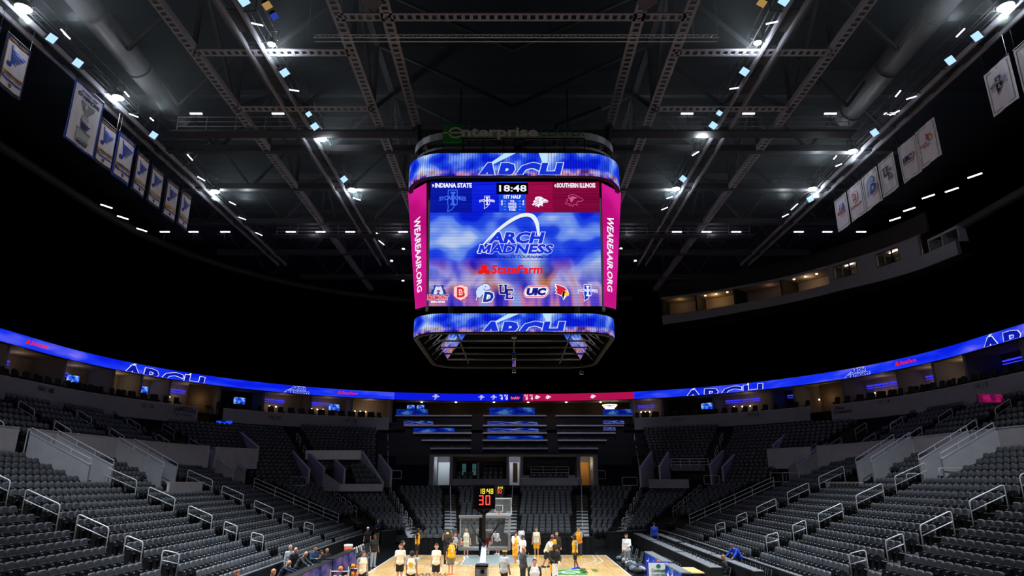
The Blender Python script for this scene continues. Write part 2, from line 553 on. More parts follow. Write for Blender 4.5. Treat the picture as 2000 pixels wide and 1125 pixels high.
def fill_side(side, xs, zf, aisles, y_end, yaw):
    for k, x in enumerate(xs):
        y = 14.0
        while y < y_end - 0.4 - (0.10 * k if side == 'R' else 0.05 * k):
            ok = all(abs(y - a) > 0.75 for a in aisles)
            if ok and in_vom(side, x, y): ok = False
            if side == 'L' and 45.6 < y < 52.0 and -24.6 < x < -22.0: ok = False
            if side == 'R' and 45.3 < y < 51.0 and 24.3 < x < 26.9: ok = False
            if ok: SEATS.append((x, y, zf(x), yaw, side, k, y))
            y += 0.535
fill_side('L', LX, zl, L_AISLE, 62.2, PI / 2)
fill_side('R', RX, zr, R_AISLE, 60.8, -PI / 2)

# upper rows behind the parapet
L_UP = [(-29.1 - 0.92 * i, 7.5 + 0.46 * i) for i in range(7)]
R_UP = [(30.9 + 0.86 * i, 7.5 + 0.46 * i) for i in range(7)]
def upper_side(ups, y0, y1, name, label, side, yaw, aisles):
    mb = MB()
    for i, (x, z) in enumerate(ups):
        mb.box((x, (y0 + y1) / 2, z - 0.3), (0.92, y1 - y0, 0.6), M_TREAD)
        y = y0 + 1
        while y < y1 - 0.5:
            if all(abs(y - a) > 0.8 for a in aisles): SEATS.append((x, y, z, yaw, side, 23 + i, y))
            y += 0.52
    structure(mb.build(name), label)
UP_L = [27.5, 33.2, 39.2, 45.3, 51.6, 58.5, 64.5]
UP_R = [27.5, 33.0, 38.6, 44.3, 50.4, 57.0, 63.0]
upper_side(L_UP, 22, 60, 'slab_left_upper', 'stepped slab behind the left parapet', 'LU', PI / 2, UP_L)
upper_side(R_UP, 22, 59, 'slab_right_upper', 'stepped slab behind the right parapet', 'RU', -PI / 2, UP_R)

# corners and far end: boundary lines from front row over the back row to the ring wall
BND = {
 'D': [(-14.6, 63.2, .6), (-23.4, 65.2, 4.3), (-34.3, 64.0, 10.0)],
 'C': [(-10.6, 60.6, .5), (-18.1, 68.5, 4.05), (-24.5, 76.2, 10.6)],
 'B': [(-7.2, 58.6, .5), (-11.8, 69.8, 4.0), (-14.5, 82.0, 10.9)],
 'A': [(-4.1, 57.3, .5), (-5.4, 69.5, 3.95)],
 'M': [(0.75, 57.3, .5), (1.0, 69.5, 3.95)],
 'a': [(6.8, 57.3, .5), (8.0, 69.5, 3.95)],
 'b': [(10.0, 58.8, .5), (14.3, 69.8, 4.0), (15.8, 82.0, 10.9)],
 'c': [(13.2, 60.8, .5), (20.2, 68.5, 4.05), (25.5, 76.0, 10.6)],
 'd': [(16.6, 62.2, .6), (24.8, 64.2, 4.3), (35.2, 63.5, 10.0)],
}
def bl(key, t):
    """t 0..1 front to back, 1..2 back to the ring wall"""
    p = BND[key]; i = 0 if t <= 1 or len(p) < 3 else 1
    a, b = p[i], p[i + 1]; t -= i
    return tuple(a[j] + (b[j] - a[j]) * t for j in range(3))
def fan(k0, k1, n, t0, t1, stand, slab, m0=0.55, m1=0.55, row0=0, skip=None):
    for k in range(n):
        t = t0 + (t1 - t0) * k / (n - 1); h = (t1 - t0) / (n - 1) / 2
        z = (bl(k0, t)[2] + bl(k1, t)[2]) / 2
        a, b, c, d = bl(k0, max(0, t - h)), bl(k1, max(0, t - h)), bl(k1, min(2, t + h)), bl(k0, min(2, t + h))
        ps = [(p[0], p[1], z - 0.55) for p in (a, b, c, d)] + [(p[0], p[1], z) for p in (a, b, c, d)]
        slab.hexa(ps, M_TREAD)
        p, q = Vector(bl(k0, t)), Vector(bl(k1, t)); p.z = q.z = z
        L = (q - p).length; dr = (q - p) / L
        yaw = math.atan2(dr.y, dr.x)
        cnt = int((L - m0 - m1) / 0.535)
        if cnt < 1: continue
        off = m0 + ((L - m0 - m1) - cnt * 0.535) / 2 + 0.27
        for i in range(cnt):
            w = p + dr * (off + 0.535 * i)
            if skip and skip(w.x, w.y, t): continue
            SEATS.append((w.x, w.y, w.z, yaw, stand, row0 + k, i))
end = MB()
fan('A', 'M', 15, 0, 0.93, 'EL', end, 0.7, 0.7)
fan('M', 'a', 15, 0, 0.97, 'ER', end, 0.7, 0.8)
fan('B', 'A', 15, 0, 0.95, 'BL', end, 0.7, 0.75)
fan('a', 'b', 15, 0, 0.95, 'BR', end, 0.8, 0.7)
fan('C', 'B', 14, 0.05, 0.86, 'CL', end, 0.7, 0.75)
fan('b', 'c', 14, 0.05, 0.86, 'CR', end, 0.7, 0.7)
fan('D', 'C', 13, 0.32, 1.0, 'DL', end, 1.6, 0.7)
fan('c', 'd', 13, 0.32, 1.0, 'DR', end, 0.7, 1.6)
fan('C', 'B', 14, 1.28, 1.97, 'UL', end, 0.8, 1.2)
fan('b', 'c', 14, 1.28, 1.97, 'UR', end, 1.2, 0.8)
fan('D', 'C', 16, 1.05, 1.97, 'VL', end, 0.8, 0.8)
fan('c', 'd', 16, 1.05, 1.97, 'VR', end, 0.8, 0.8)
structure(end.build('slab_end'), 'stepped dark concrete slab under the far end seats')

# ------------------------------------------------------------------ seats
def rounded(w, h, rt, rb, n):
    pts = []
    for (cx, cy, r, a0) in ((w / 2 - rb, rb, rb, -90), (w / 2 - rt, h - rt, rt, 0), (-w / 2 + rt, h - rt, rt, 90), (-w / 2 + rb, rb, rb, 180)):
        for i in range(n + 1):
            a = R(a0 + 90 * i / n); pts.append((cx + r * math.cos(a), cy + r * math.sin(a)))
    return pts
def pad(mb, pts, o, tilt, th, m_front, m_back, bulge=0.035, inset=0.05):
    """upholstered panel: outline pts (x, height), standing at o, leaning back by tilt"""
    c, s = math.cos(tilt), math.sin(tilt)
    def at(x, h, d): return (o[0] + x, o[1] + h * s - d * c, o[2] + h * c + d * s)
    n = len(pts)
    hm = sum(p[1] for p in pts) / n
    sh = lambda p, k: (p[0] * k, hm + (p[1] - hm) * k)
    ring = [[at(*p, -th / 2) for p in pts], [at(*p, th / 2) for p in pts], [at(*sh(p, 1 - inset * 2.6), th / 2 + bulge) for p in pts]]
    fs = []
    for k in range(2):
        for i in range(n):
            fs.append((k * n + i, k * n + (i + 1) % n, (k + 1) * n + (i + 1) % n, (k + 1) * n + i))
    mb.mesh(ring[0] + ring[1], [f for f in fs[:n]] + [tuple(range(n))[::-1]], m_back)
    mb.mesh(ring[1] + ring[2], [f for f in fs[:n]] + [tuple(range(n, 2 * n))], m_front)
def seat_parts(n):
    back = MB(); pad(back, rounded(0.435, 0.45, 0.12, 0.07, n), (0, 0.11, 0.47), 0.17, 0.07, M_SEAT, M_SEATB, 0.03, 0.06)
    pan = MB(); pad(pan, rounded(0.42, 0.30, 0.07, 0.05, n), (0, -0.03, 0.38), 0.30, 0.07, M_SEATP, M_SEATP, 0.015, 0.03); pan.box((0, -0.075, 0.43), (0.05, 0.012, 0.03), M_ARM)
    std = MB(); std.box((-0.2675, 0.06, 0.30), (0.035, 0.22, 0.60), M_IRON)
    arm = MB(); arm.box((-0.2675, 0.02, 0.60), (0.045, 0.26, 0.03), M_IRON); arm.box((-0.2675, -0.13, 0.60), (0.05, 0.06, 0.036), M_ARM)
    return back, pan, std, arm
STAND_NAME = {'L': 'left stand', 'R': 'right stand'}
def in_view(s):
    x, y, z = proj((s[0], s[1], s[2] + 0.65))
    return z > 1 and -12 < x < 2012 and y < 1135
vis = [s for s in SEATS if in_view(s)]
near = sorted([s for s in vis if s[4] in 'LR'], key=lambda s: proj(s[:3])[2])[:300]
near_set = set(id(s) for s in near)
rest = [s for s in vis if id(s) not in near_set]
proto = thing('stadium_chair', '', 'seat', (0, 0, 0), 0, 'grey flip-up seats of the two side stands')
for nm, b in zip(('backrest', 'seat_pan', 'standard', 'armrest'), seat_parts(3)):
    b.build(nm, proto, smooth=False, local=True)
first = True
for side, ais in (('L', L_AISLE), ('R', R_AISLE)):
    rows = {}
    for s in near:
        if s[4] == side: rows.setdefault(s[5], []).append(s)
    for k in sorted(rows):
        blocks = {}
        for s in sorted(rows[k], key=lambda q: q[1]):
            nb = sum(1 for a in ais if s[1] > a)
            blocks.setdefault(nb, []).append(s)
        for nb, ss in blocks.items():
            if nb <= 1: ss = ss[::-1]
            for i, s in enumerate(ss):
                where = 'before' if nb <= 1 else 'past'
                lab = 'grey flip-up seat, row %d above %s court wall, %s %s the nearest aisle rails' % (k + 1, side == 'L' and 'left' or 'right', nth(i + 1), where)
                if nb > 2: lab = 'grey flip-up seat, row %d above %s court wall, %s past the second aisle rails' % (k + 1, side == 'L' and 'left' or 'right', nth(i + 1))
                if first:
                    proto.location = s[:3]; proto.rotation_euler = (0, 0, s[3]); proto['label'] = lab; first = False
                else:
                    dup(proto, s[:3], s[3], lab)
# every other seat of the bowl, one mesh
pb = MB()
for b in seat_parts(2):
    pb.mats = list(pb.mats)
    off = len(pb.v); pb.v += b.v
    for f, mm in zip(b.f, b.m):
        pb.f.append(tuple(i + off for i in f)); pb.m.append(pb.mi(b.mats[mm])); pb.uv.append(None)
pv = np.array(pb.v); nv = len(pv)
arr = np.array([(s[0], s[1], s[2], s[3]) for s in rest])
cs, sn = np.cos(arr[:, 3])[:, None], np.sin(arr[:, 3])[:, None]
vx = pv[None, :, 0] * cs - pv[None, :, 1] * sn + arr[:, 0][:, None]
vy = pv[None, :, 0] * sn + pv[None, :, 1] * cs + arr[:, 1][:, None]
vz = np.repeat(pv[None, :, 2], len(arr), 0) + arr[:, 2][:, None]
allv = np.stack([vx, vy, vz], -1).reshape(-1, 3)
loop_tot = np.array([len(f) for f in pb.f]); loops = np.concatenate([np.array(f) for f in pb.f])
K = len(arr)
me = bpy.data.meshes.new('stadium_seating')
me.vertices.add(len(allv)); me.vertices.foreach_set('co', allv.astype(np.float32).ravel())
LT = np.tile(loop_tot, K); LV = (loops[None, :] + (np.arange(K) * nv)[:, None]).ravel()
me.loops.add(len(LV)); me.loops.foreach_set('vertex_index', LV.astype(np.int32))
me.polygons.add(len(LT)); me.polygons.foreach_set('loop_start', np.concatenate([[0], np.cumsum(LT)[:-1]]).astype(np.int32))
for m in pb.mats: me.materials.append(m)
me.polygons.foreach_set('material_index', np.tile(np.array(pb.m), K).astype(np.int32))
me.update(calc_edges=True); me.validate()
so = bpy.data.objects.new('stadium_seating', me); COL.objects.link(so)
tag(so, 'rows of grey flip-up seats filling the rest of the bowl', 'seating', None, 'stuff')
print('seats individual', len(near), 'stuff', K)
# ------------------------------------------------------------------ court and floor
mb = MB(); mb.box((0.5, 45, -0.06), (110, 130, 0.12), M_APRON)
structure(mb.build('floor'), 'black court surround and arena floor')
CX = 0.13                                  # axis of the basketball court
mb = MB(); mb.box((CX, 35.6, 0.012), (15.24, 30.4, 0.024), M_WOOD)
court = structure(mb.build('floor_court'), 'light maple basketball court')
BASE_Y = 50.8
M_LINE = mat('court_line_white', '#dfe3e0', 0.35); M_KEY = mat('grey_lane_paint', '#8d9794', 0.35, noise=0.05, scale=3)
M_GREEN = mat('green_floor_decal', '#1f7a3a', 0.4); M_INK = mat('black_floor_letters', '#15160f', 0.4)
mb = MB()
g = Gfx(mb, lambda u, v, d: (CX + u, v, 0.024 + d * 0.3))
g.rect(-2.44, BASE_Y - 5.79, 2.44, BASE_Y, M_KEY, 1)
for x in (-7.62, 7.62): g.line([(x, 21), (x, BASE_Y)], 0.06, M_LINE, 2)
g.line([(-7.62, BASE_Y), (7.62, BASE_Y)], 0.06, M_LINE, 2)
for x in (-2.44, 2.44): g.line([(x, BASE_Y - 5.79), (x, BASE_Y)], 0.07, M_LINE, 2)
g.line([(-2.44, BASE_Y - 5.79), (2.44, BASE_Y - 5.79)], 0.07, M_LINE, 2)
g.ring(0, BASE_Y - 5.79, 1.83, 1.83, 0.06, M_LINE, 2, 180, 360, 30)
for rr, xx in ((6.75, 6.6), (7.24, 6.95)):
    t0 = math.degrees(math.acos(xx / rr))
    g.ring(0, BASE_Y - 1.575, rr, rr, 0.06, M_LINE, 2, 180 + t0, 360 - t0, 60)
    for sx in (-1, 1): g.line([(sx * xx, BASE_Y - 1.575 - math.sqrt(rr * rr - xx * xx)), (sx * xx, BASE_Y)], 0.06, M_LINE, 2)
g.line([(-7.62, 35.6), (7.62, 35.6)], 0.06, M_LINE, 2); g.ring(0, 35.6, 1.83, 1.83, 0.06, M_LINE, 2)
# green decal with a white "e" ring, then the two words along the right wing
d0 = atZ(1085, 1121, 0.03); d1 = atZ(1142, 1115, 0.03)
gx0, gx1, gy0, gy1 = d0[0] - CX, d1[0] - CX, 40.6, 42.6
g.rect(gx0, gy0, gx1, gy1, M_GREEN, 2)
g.ring((gx0 + gx1) / 2, (gy0 + gy1) / 2, 0.5, 0.6, 0.13, M_LINE, 3, -30, 300); g.rect((gx0 + gx1) / 2 - .95, (gy0 + gy1) / 2 - 0.07, (gx0 + gx1) / 2 + 0.5, (gy0 + gy1) / 2 + 0.07, M_LINE, 3)
g.text('BELONG', 5.0, 43.3, 7.0, 0.34, M_INK, 2, 0.03, vert=1)
g.text('HERE', 5.7, 43.0, 6.9, 0.3, M_GREEN, 2, 0.03, vert=1)
g.text('ARCH', -4.6, 40.6, -3.0, 0.5, M_INK, 2, 0.02); g.text('MADNESS', -5.0, 39.8, -2.8, 0.5, M_INK, 2, 0.02)
mk = mb.build('court_marking', court)
tag(mk, 'painted lines, grey lane and floor lettering')

# ------------------------------------------------------------------ walls of the stands
def wall_strip(name, label, pts, z0, z1, m, th=0.14, cap=None, capm=None):
    """wall along a polyline in plan; z0/z1 numbers or lists"""
    mb = MB(); n = len(pts)
    Z0 = z0 if isinstance(z0, list) else [z0] * n; Z1 = z1 if isinstance(z1, list) else [z1] * n
    nm = []
    for i in range(n):
        a = Vector(pts[max(0, i - 1)] + (0,)); b = Vector(pts[min(n - 1, i + 1)] + (0,)); d = (b - a).normalized()
        nm.append(Vector((-d.y, d.x, 0)) * (th / 2))
    for i in range(n - 1):
        p, q = Vector(pts[i] + (0,)), Vector(pts[i + 1] + (0,))
        a, b, c, d = p - nm[i], p + nm[i], q + nm[i + 1], q - nm[i + 1]
        mb.hexa([(a.x, a.y, Z0[i]), (b.x, b.y, Z0[i]), (c.x, c.y, Z0[i + 1]), (d.x, d.y, Z0[i + 1]),
                 (a.x, a.y, Z1[i]), (b.x, b.y, Z1[i]), (c.x, c.y, Z1[i + 1]), (d.x, d.y, Z1[i + 1])], m)
        if cap:
            e = 1 + cap / th * 1.3
            a, b, c, d = p - nm[i] * e, p + nm[i] * e, q + nm[i + 1] * e, q - nm[i + 1] * e
            mb.hexa([(a.x, a.y, Z1[i]), (b.x, b.y, Z1[i]), (c.x, c.y, Z1[i + 1]), (d.x, d.y, Z1[i + 1]),
                     (a.x, a.y, Z1[i] + cap), (b.x, b.y, Z1[i] + cap), (c.x, c.y, Z1[i + 1] + cap), (d.x, d.y, Z1[i + 1] + cap)], capm or m)
    return structure(mb.build(name), label)
M_CAP = mat('grey_wall_cap', '#55575a', 0.5); M_CAPL = mat('pale_parapet_cap', '#b9b9c6', 0.5)
M_FRONT = mat('black_court_wall', '#111213', 0.7, noise=0.2, scale=3)
wall_strip('wall_left_court', 'black wall with grey cap under the first row of the left stand', [(-11.75, 12), (-11.75, 40), (-11.75, 54), (-11.5, 59.5), (-11.3, 61.2)], 0, 0.9, M_FRONT, 0.12, 0.05, M_CAP)
wall_strip('wall_right_court', 'black wall with grey cap under the first row of the right stand', [(13.72, 12), (13.72, 40), (13.75, 52), (13.6, 58), (13.2, 61.0)], 0, 1.15, M_FRONT, 0.12, 0.05, M_CAP)
lw = [atZ(x, y, 1.15) for x, y in ((748, 1036), (770, 1034), (805, 1031))]
wall_strip('wall_end_left', 'black wall under the curved left end seats', [(p[0], p[1] - 0.4) for p in lw], 0, 1.1, M_FRONT, 0.12, 0.05, M_CAP)
lw = [(8.9, 57.2), (10.2, 58.0), (12.6, 59.8)]
wall_strip('wall_end_right', 'black wall under the curved right end seats', lw, 0, 1.1, M_FRONT, 0.12, 0.05, M_CAP)
wall_strip('wall_end_front', 'low black wall under the end seats', [(-4.0, 56.75), (0.2, 56.75), (1.3, 56.75), (6.8, 56.75)], 0, 1.0, M_FRONT, 0.12)
# end faces of the two side stands
mb = MB(); mb.prism([(-11.8, 62.7, 0), (-25.5, 62.9, 0), (-25.5, 62.9, zl(-25.5)), (-11.8, 62.7, 0.1)], (0, 0.12, 0), M_FRONT); structure(mb.build('wall_left_end'), 'dark end wall of the left stand')
mb = MB(); mb.prism([(13.7, 61.0, 0), (26.8, 61.2, 0), (26.8, 61.2, zr(26.8)), (13.7, 61.0, 0.1)], (0, 0.12, 0), M_FRONT); structure(mb.build('wall_right_end'), 'dark end wall of the right stand')

# parapets in front of the upper rows
def side_path(sg, r, y0, s1, n=8):
    """straight along the side from y0, then round the corner to ring position s1"""
    p = [(X0 + sg * (4.2 + r), y0 + (52 - y0) * i / 3) for i in range(4)] if y0 < 52 else []
    sa = 4.2 + 33 * PI / 2 if y0 < 52 else 4.2 + 33 * math.acos(min(1, (y0 - 52) / r))
    return p + [ringpt(sg * (sa + (s1 - sa) * i / n), r) for i in range(1 if p else 0, n + 1)]
RPL, RPR = 24.4, 25.5
for nm, pts, zz, lab in (('wall_left_parapet', [(X0 - 4.2 - RPL, 18), (X0 - 4.2 - RPL, 39.2)], 8.2, 'pale parapet of the left stand nearest the camera'),
                         ('wall_left_parapet_middle', side_path(-1, RPL, 40.1, 43.9), 8.2, 'pale parapet of the left stand over the middle portal'),
                         ('wall_left_parapet_far', [ringpt(-(43.0 - i * 1.1), RPL) for i in range(7)], 8.15, 'pale parapet of the left stand over the far portal'),
                         ('wall_right_parapet', [(X0 + 4.2 + RPR, 18), (X0 + 4.2 + RPR, 40.0)], 8.2, 'pale parapet of the right stand nearest the camera'),
                         ('wall_right_parapet_middle', side_path(1, RPR, 40.7, 44.6), 8.2, 'pale parapet of the right stand over the middle portal'),
                         ('wall_right_parapet_far', [ringpt(43.7 - i * 1.1, RPR) for i in range(7)], 8.15, 'pale parapet of the right stand over the far portal')):
    wall_strip(nm, lab, pts, 6.3, zz, M_CONC, 0.18, 0.05, M_CAPL)

# portals: two sloping side walls with a cap and a handrail, a dark tunnel behind with an exit sign
M_EXIT = emit('#d8483c', 1.2)
WA, WB = 1.5, 1.8      # how far the portal walls stand above the seat steps, front and back
def portal(side, i, ys, lab):
    (a0, a1), (b0, b1) = ys
    xa, xb = L_VX if side == 'L' else R_VX
    zf = zl if side == 'L' else zr
    zbase = zf(xa) - 0.25
    word = 'left' if side == 'L' else 'right'
    mb = MB()
    sg = -1 if side == 'L' else 1
    for (ya, yb) in ((a0, b0), (a1, b1)):
        lo = zbase if True else 0
        pts = [(xa, ya, lo), (xa, ya, zf(xa) + WA), (xb, yb, zf(xb) + WB), (xb, yb, lo)]
        mb.prism(pts, (0, 0.16, 0), M_CONC)
        mb.bar((xa, ya + 0.08, zf(xa) + WA + .02), (xb, yb + 0.08, zf(xb) + WB + .02), 0.22, 0.05, M_CAPL)
    mb.hexa([(xa, a0, zbase - 0.2), (xa, a1, zbase - 0.2), (xb, b1, zbase - 0.2), (xb, b0, zbase - 0.2), (xa, a0, zbase), (xa, a1, zbase), (xb, b1, zbase), (xb, b0, zbase)], M_TREAD)
    mb.hexa([(xb, b0, zbase), (xb + sg * .1, b0, zbase), (xb + sg * .1, b1, zbase), (xb, b1, zbase), (xb, b0, 8.1), (xb + sg * .1, b0, 8.1), (xb + sg * .1, b1, 8.1), (xb, b1, 8.1)], M_CONC)
    mb.box((xb - sg * 0.02, (b0 + b1) / 2, zbase + 1.1), (0.06, (b1 - b0) * 0.6, 2.2), M_BLACKP)
    structure(mb.build('wall_%s_portal_%d' % (word, i)), 'sloping concrete walls of the %s portal' % lab)
    for j, (ya, yb) in enumerate(((a0, b0), (a1, b1))):
        h = MB(); z1, z2 = zf(xa) + WA + .04, zf(xb) + WB + .04
        P = [(xa, ya + .08, z1), (xa, ya + .08, z1 + .3), (xb, yb + .08, z2 + .3), (xb, yb + .08, z2)]
        h.tube(P, 0.028, M_RAIL, 6)
        for t in (0.33, 0.66):
            q = [xa + (xb - xa) * t, ya + .08 + (yb - ya) * t]; zz = z1 + (z2 - z1) * t
            h.tube([(q[0], q[1], zz), (q[0], q[1], zz + .3)], 0.022, M_RAIL, 6)
        tag(h.build('wall_handrail'), 'sloping pipe handrail on the %s wall of the %s portal' % (('near', 'far')[j], lab), 'handrail')
    s = MB(); s.box((xb - sg * 0.1, (b0 * 0.75 + b1 * 0.25), 7.55), (0.08, 0.55, 0.4), M_DARKM); s.box((xb - sg * 0.15, (b0 * 0.75 + b1 * 0.25), 7.55), (0.03, 0.42, 0.28), M_EXIT)
    tag(s.build('exit_sign'), 'small lit red exit sign over the %s portal' % lab, 'sign')
for i, v in enumerate(L_VOM): portal('L', i, v, 'left stand ' + ('first', 'second', 'third', 'fourth')[i])
for i, v in enumerate(R_VOM): portal('R', i, v, 'right stand ' + ('first', 'second', 'third')[i])

# accessible platforms with a white front
def platform(name, x0, x1, y0, y1, z0, z1, lab):
    mb = MB(); sg = 1 if x1 > x0 else -1
    mb.box(((x0 + x1) / 2, (y0 + y1) / 2, z0 - 0.2), (abs(x1 - x0), y1 - y0, 0.5), M_CONC)
    mb.box((x0, (y0 + y1) / 2, (z0 + z1) / 2), (0.18, y1 - y0, z1 - z0 + 0.4), M_WHITE); mb.box((x0, (y0 + y1) / 2, z1 + 0.2), (0.3, y1 - y0 + .1, 0.06), M_WHITE)
    structure(mb.build(name), lab)
platform('wall_left_platform', -22.3, -24.1, 46.0, 50.9, 4.45, 4.9, 'white fronted viewing platform in the left stand')
platform('wall_right_platform', 24.5, 26.4, 45.8, 50.8, 4.45, 4.9, 'white fronted viewing platform in the right stand')

# ------------------------------------------------------------------ white fascia round the bowl with section numbers
def ring_pts(s0, s1, r, n):
    return [ringpt(s0 + (s1 - s0) * i / n, r) for i in range(n + 1)]
FASC = [('wall_left_fascia', -78, -38.6, 10.85, 12.5, 'white fascia with section numbers above the left stand'), ('wall_left_corner_fascia', -35.6, -15.3, 11.2, 12.62, 'white fascia above the left corner'),
        ('wall_right_corner_fascia', 16.2, 37.8, 11.2, 12.62, 'white fascia above the right corner'), ('wall_right_fascia', 40.4, 78, 10.9, 12.5, 'white fascia with section numbers above the right stand')]
M_FINK = mat('dark_fascia_lettering', '#22222c', 0.6); M_FINK2 = mat('blue_fascia_lettering', '#2b3570', 0.6)
fas = {}
for nm, s0, s1, z0, z1, lab in FASC:
    fas[nm] = wall_strip(nm, lab, ring_pts(s0, s1, 32.3, 40), z0, z1, M_WALLW, 0.2, 0.05, M_CAPL)
def fascia_text(wall, t, s0, s1, z, h, m=M_FINK, bold=0.02, bend=None):
    b = MB(); gg = Gfx(b, lambda u, v, d: ringpt(u, 32.15 - d) + (v,)); gg.text(t, s0, z, s1, h, m, 1, bold, bend=bend)
    o = b.build('lettering', fas[wall])
for t, s0, s1, z, h, w in (('104 | 105', -57.2, -55.4, 11.95, .36, 'wall_left_fascia'), ('105 | 106', -45.2, -43.8, 11.9, .36, 'wall_left_fascia'), ('106 | 107', -30.2, -28.8, 11.9, .36, 'wall_left_corner_fascia'),
                           ('107 | 108', -20.8, -19.4, 12.0, .36, 'wall_left_corner_fascia'), ('110 | 111', 21.0, 22.4, 12.1, .36, 'wall_right_corner_fascia'), ('111 | 112', 30.4, 31.8, 12.1, .36, 'wall_right_corner_fascia'),
                           ('113 | 114', 46.0, 47.4, 12.05, .36, 'wall_right_fascia'), ('114 | 115', 57.6, 59.1, 12.0, .38, 'wall_right_fascia')):
    fascia_text(w, t, s0, s1, z, h)
fascia_text('wall_left_fascia', 'JAMESON', -41.5, -38.95, 11.75, .42, bend=.22); fascia_text('wall_left_fascia', 'IRISH WHISKEY', -41.2, -39.2, 11.5, .16, M_FINK2)
fascia_text('wall_right_fascia', 'First', 41.0, 42.0, 12.0, .32); fascia_text('wall_right_fascia', 'Community', 40.7, 42.9, 11.65, .32)

# ------------------------------------------------------------------ suite level under the LED ribbon
M_SUITEW = mat('beige_suite_wall', '#8f8179', 0.8, noise=0.06, scale=1.0); M_SUITED = mat('dark_suite_wall', '#1a1512', 0.8)
M_PIER = mat('grey_suite_pier', '#6d6b70', 0.8)
mb = MB()
N = 60
for i in range(N):
    s0, s1 = -78 + 156 * i / N, -78 + 156 * (i + 1) / N
    def q(s, r, z): return ringpt(s, r) + (z,)
    mb.hexa([q(s0, 32.4, 11.9), q(s1, 32.4, 11.9), q(s1, 39, 11.9), q(s0, 39, 11.9), q(s0, 32.4, 12.0), q(s1, 32.4, 12.0), q(s1, 39, 12.0), q(s0, 39, 12.0)], M_SUITED)
structure(mb.build('floor_suites'), 'dark floor of the suite level')
mb = MB()
for i in range(N):
    s0, s1 = -78 + 156 * i / N, -78 + 156 * (i + 1) / N
    mb.hexa([q(s0, 33.2, 15.15), q(s1, 33.2, 15.15), q(s1, 39, 15.15), q(s0, 39, 15.15), q(s0, 33.2, 15.3), q(s1, 33.2, 15.3), q(s1, 39, 15.3), q(s0, 39, 15.3)], M_SUITEW)
structure(mb.build('ceiling_suites'), 'low ceiling of the suite level')
mb = MB()
rnd = random.Random(5)
PIERS = [-66, -59.2, -52.9, -47.5, -44.4, -41.2, -35.5, -30.4, -24.8, -19.8, -14.9, 15.6, 19.5, 25.8, 32.7, 35.4, 41.2, 47.3, 51.4, 55.0, 61.2, 67]
SUITES = list(zip(PIERS, PIERS[1:]))
DARK = set()
for i, (s0, s1) in enumerate(SUITES):
    if s0 == -14.9: continue
    dark = rnd.random() < 0.28 and i not in (1, 2, 3, 17, 18)
    if dark: DARK.add(i)
    k = 5
    for j in range(k):
        a, b = s0 + (s1 - s0) * j / k, s0 + (s1 - s0) * (j + 1) / k
        mb.hexa([q(a, 36.6, 12), q(b, 36.6, 12), q(b, 36.75, 12), q(a, 36.75, 12), q(a, 36.6, 15.2), q(b, 36.6, 15.2), q(b, 36.75, 15.2), q(a, 36.75, 15.2)], M_SUITED if dark else M_SUITEW)
structure(mb.build('wall_suites'), 'back wall of the suites')
mb = MB()
for s in PIERS:
    mb.hexa([q(s - .14, 33.6, 12), q(s + .14, 33.6, 12), q(s + .14, 36.7, 12), q(s - .14, 36.7, 12), q(s - .14, 33.6, 15.2), q(s + .14, 33.6, 15.2), q(s + .14, 36.7, 15.2), q(s - .14, 36.7, 15.2)], M_PIER)
structure(mb.build('wall_suite_piers'), 'grey party walls between the suites')
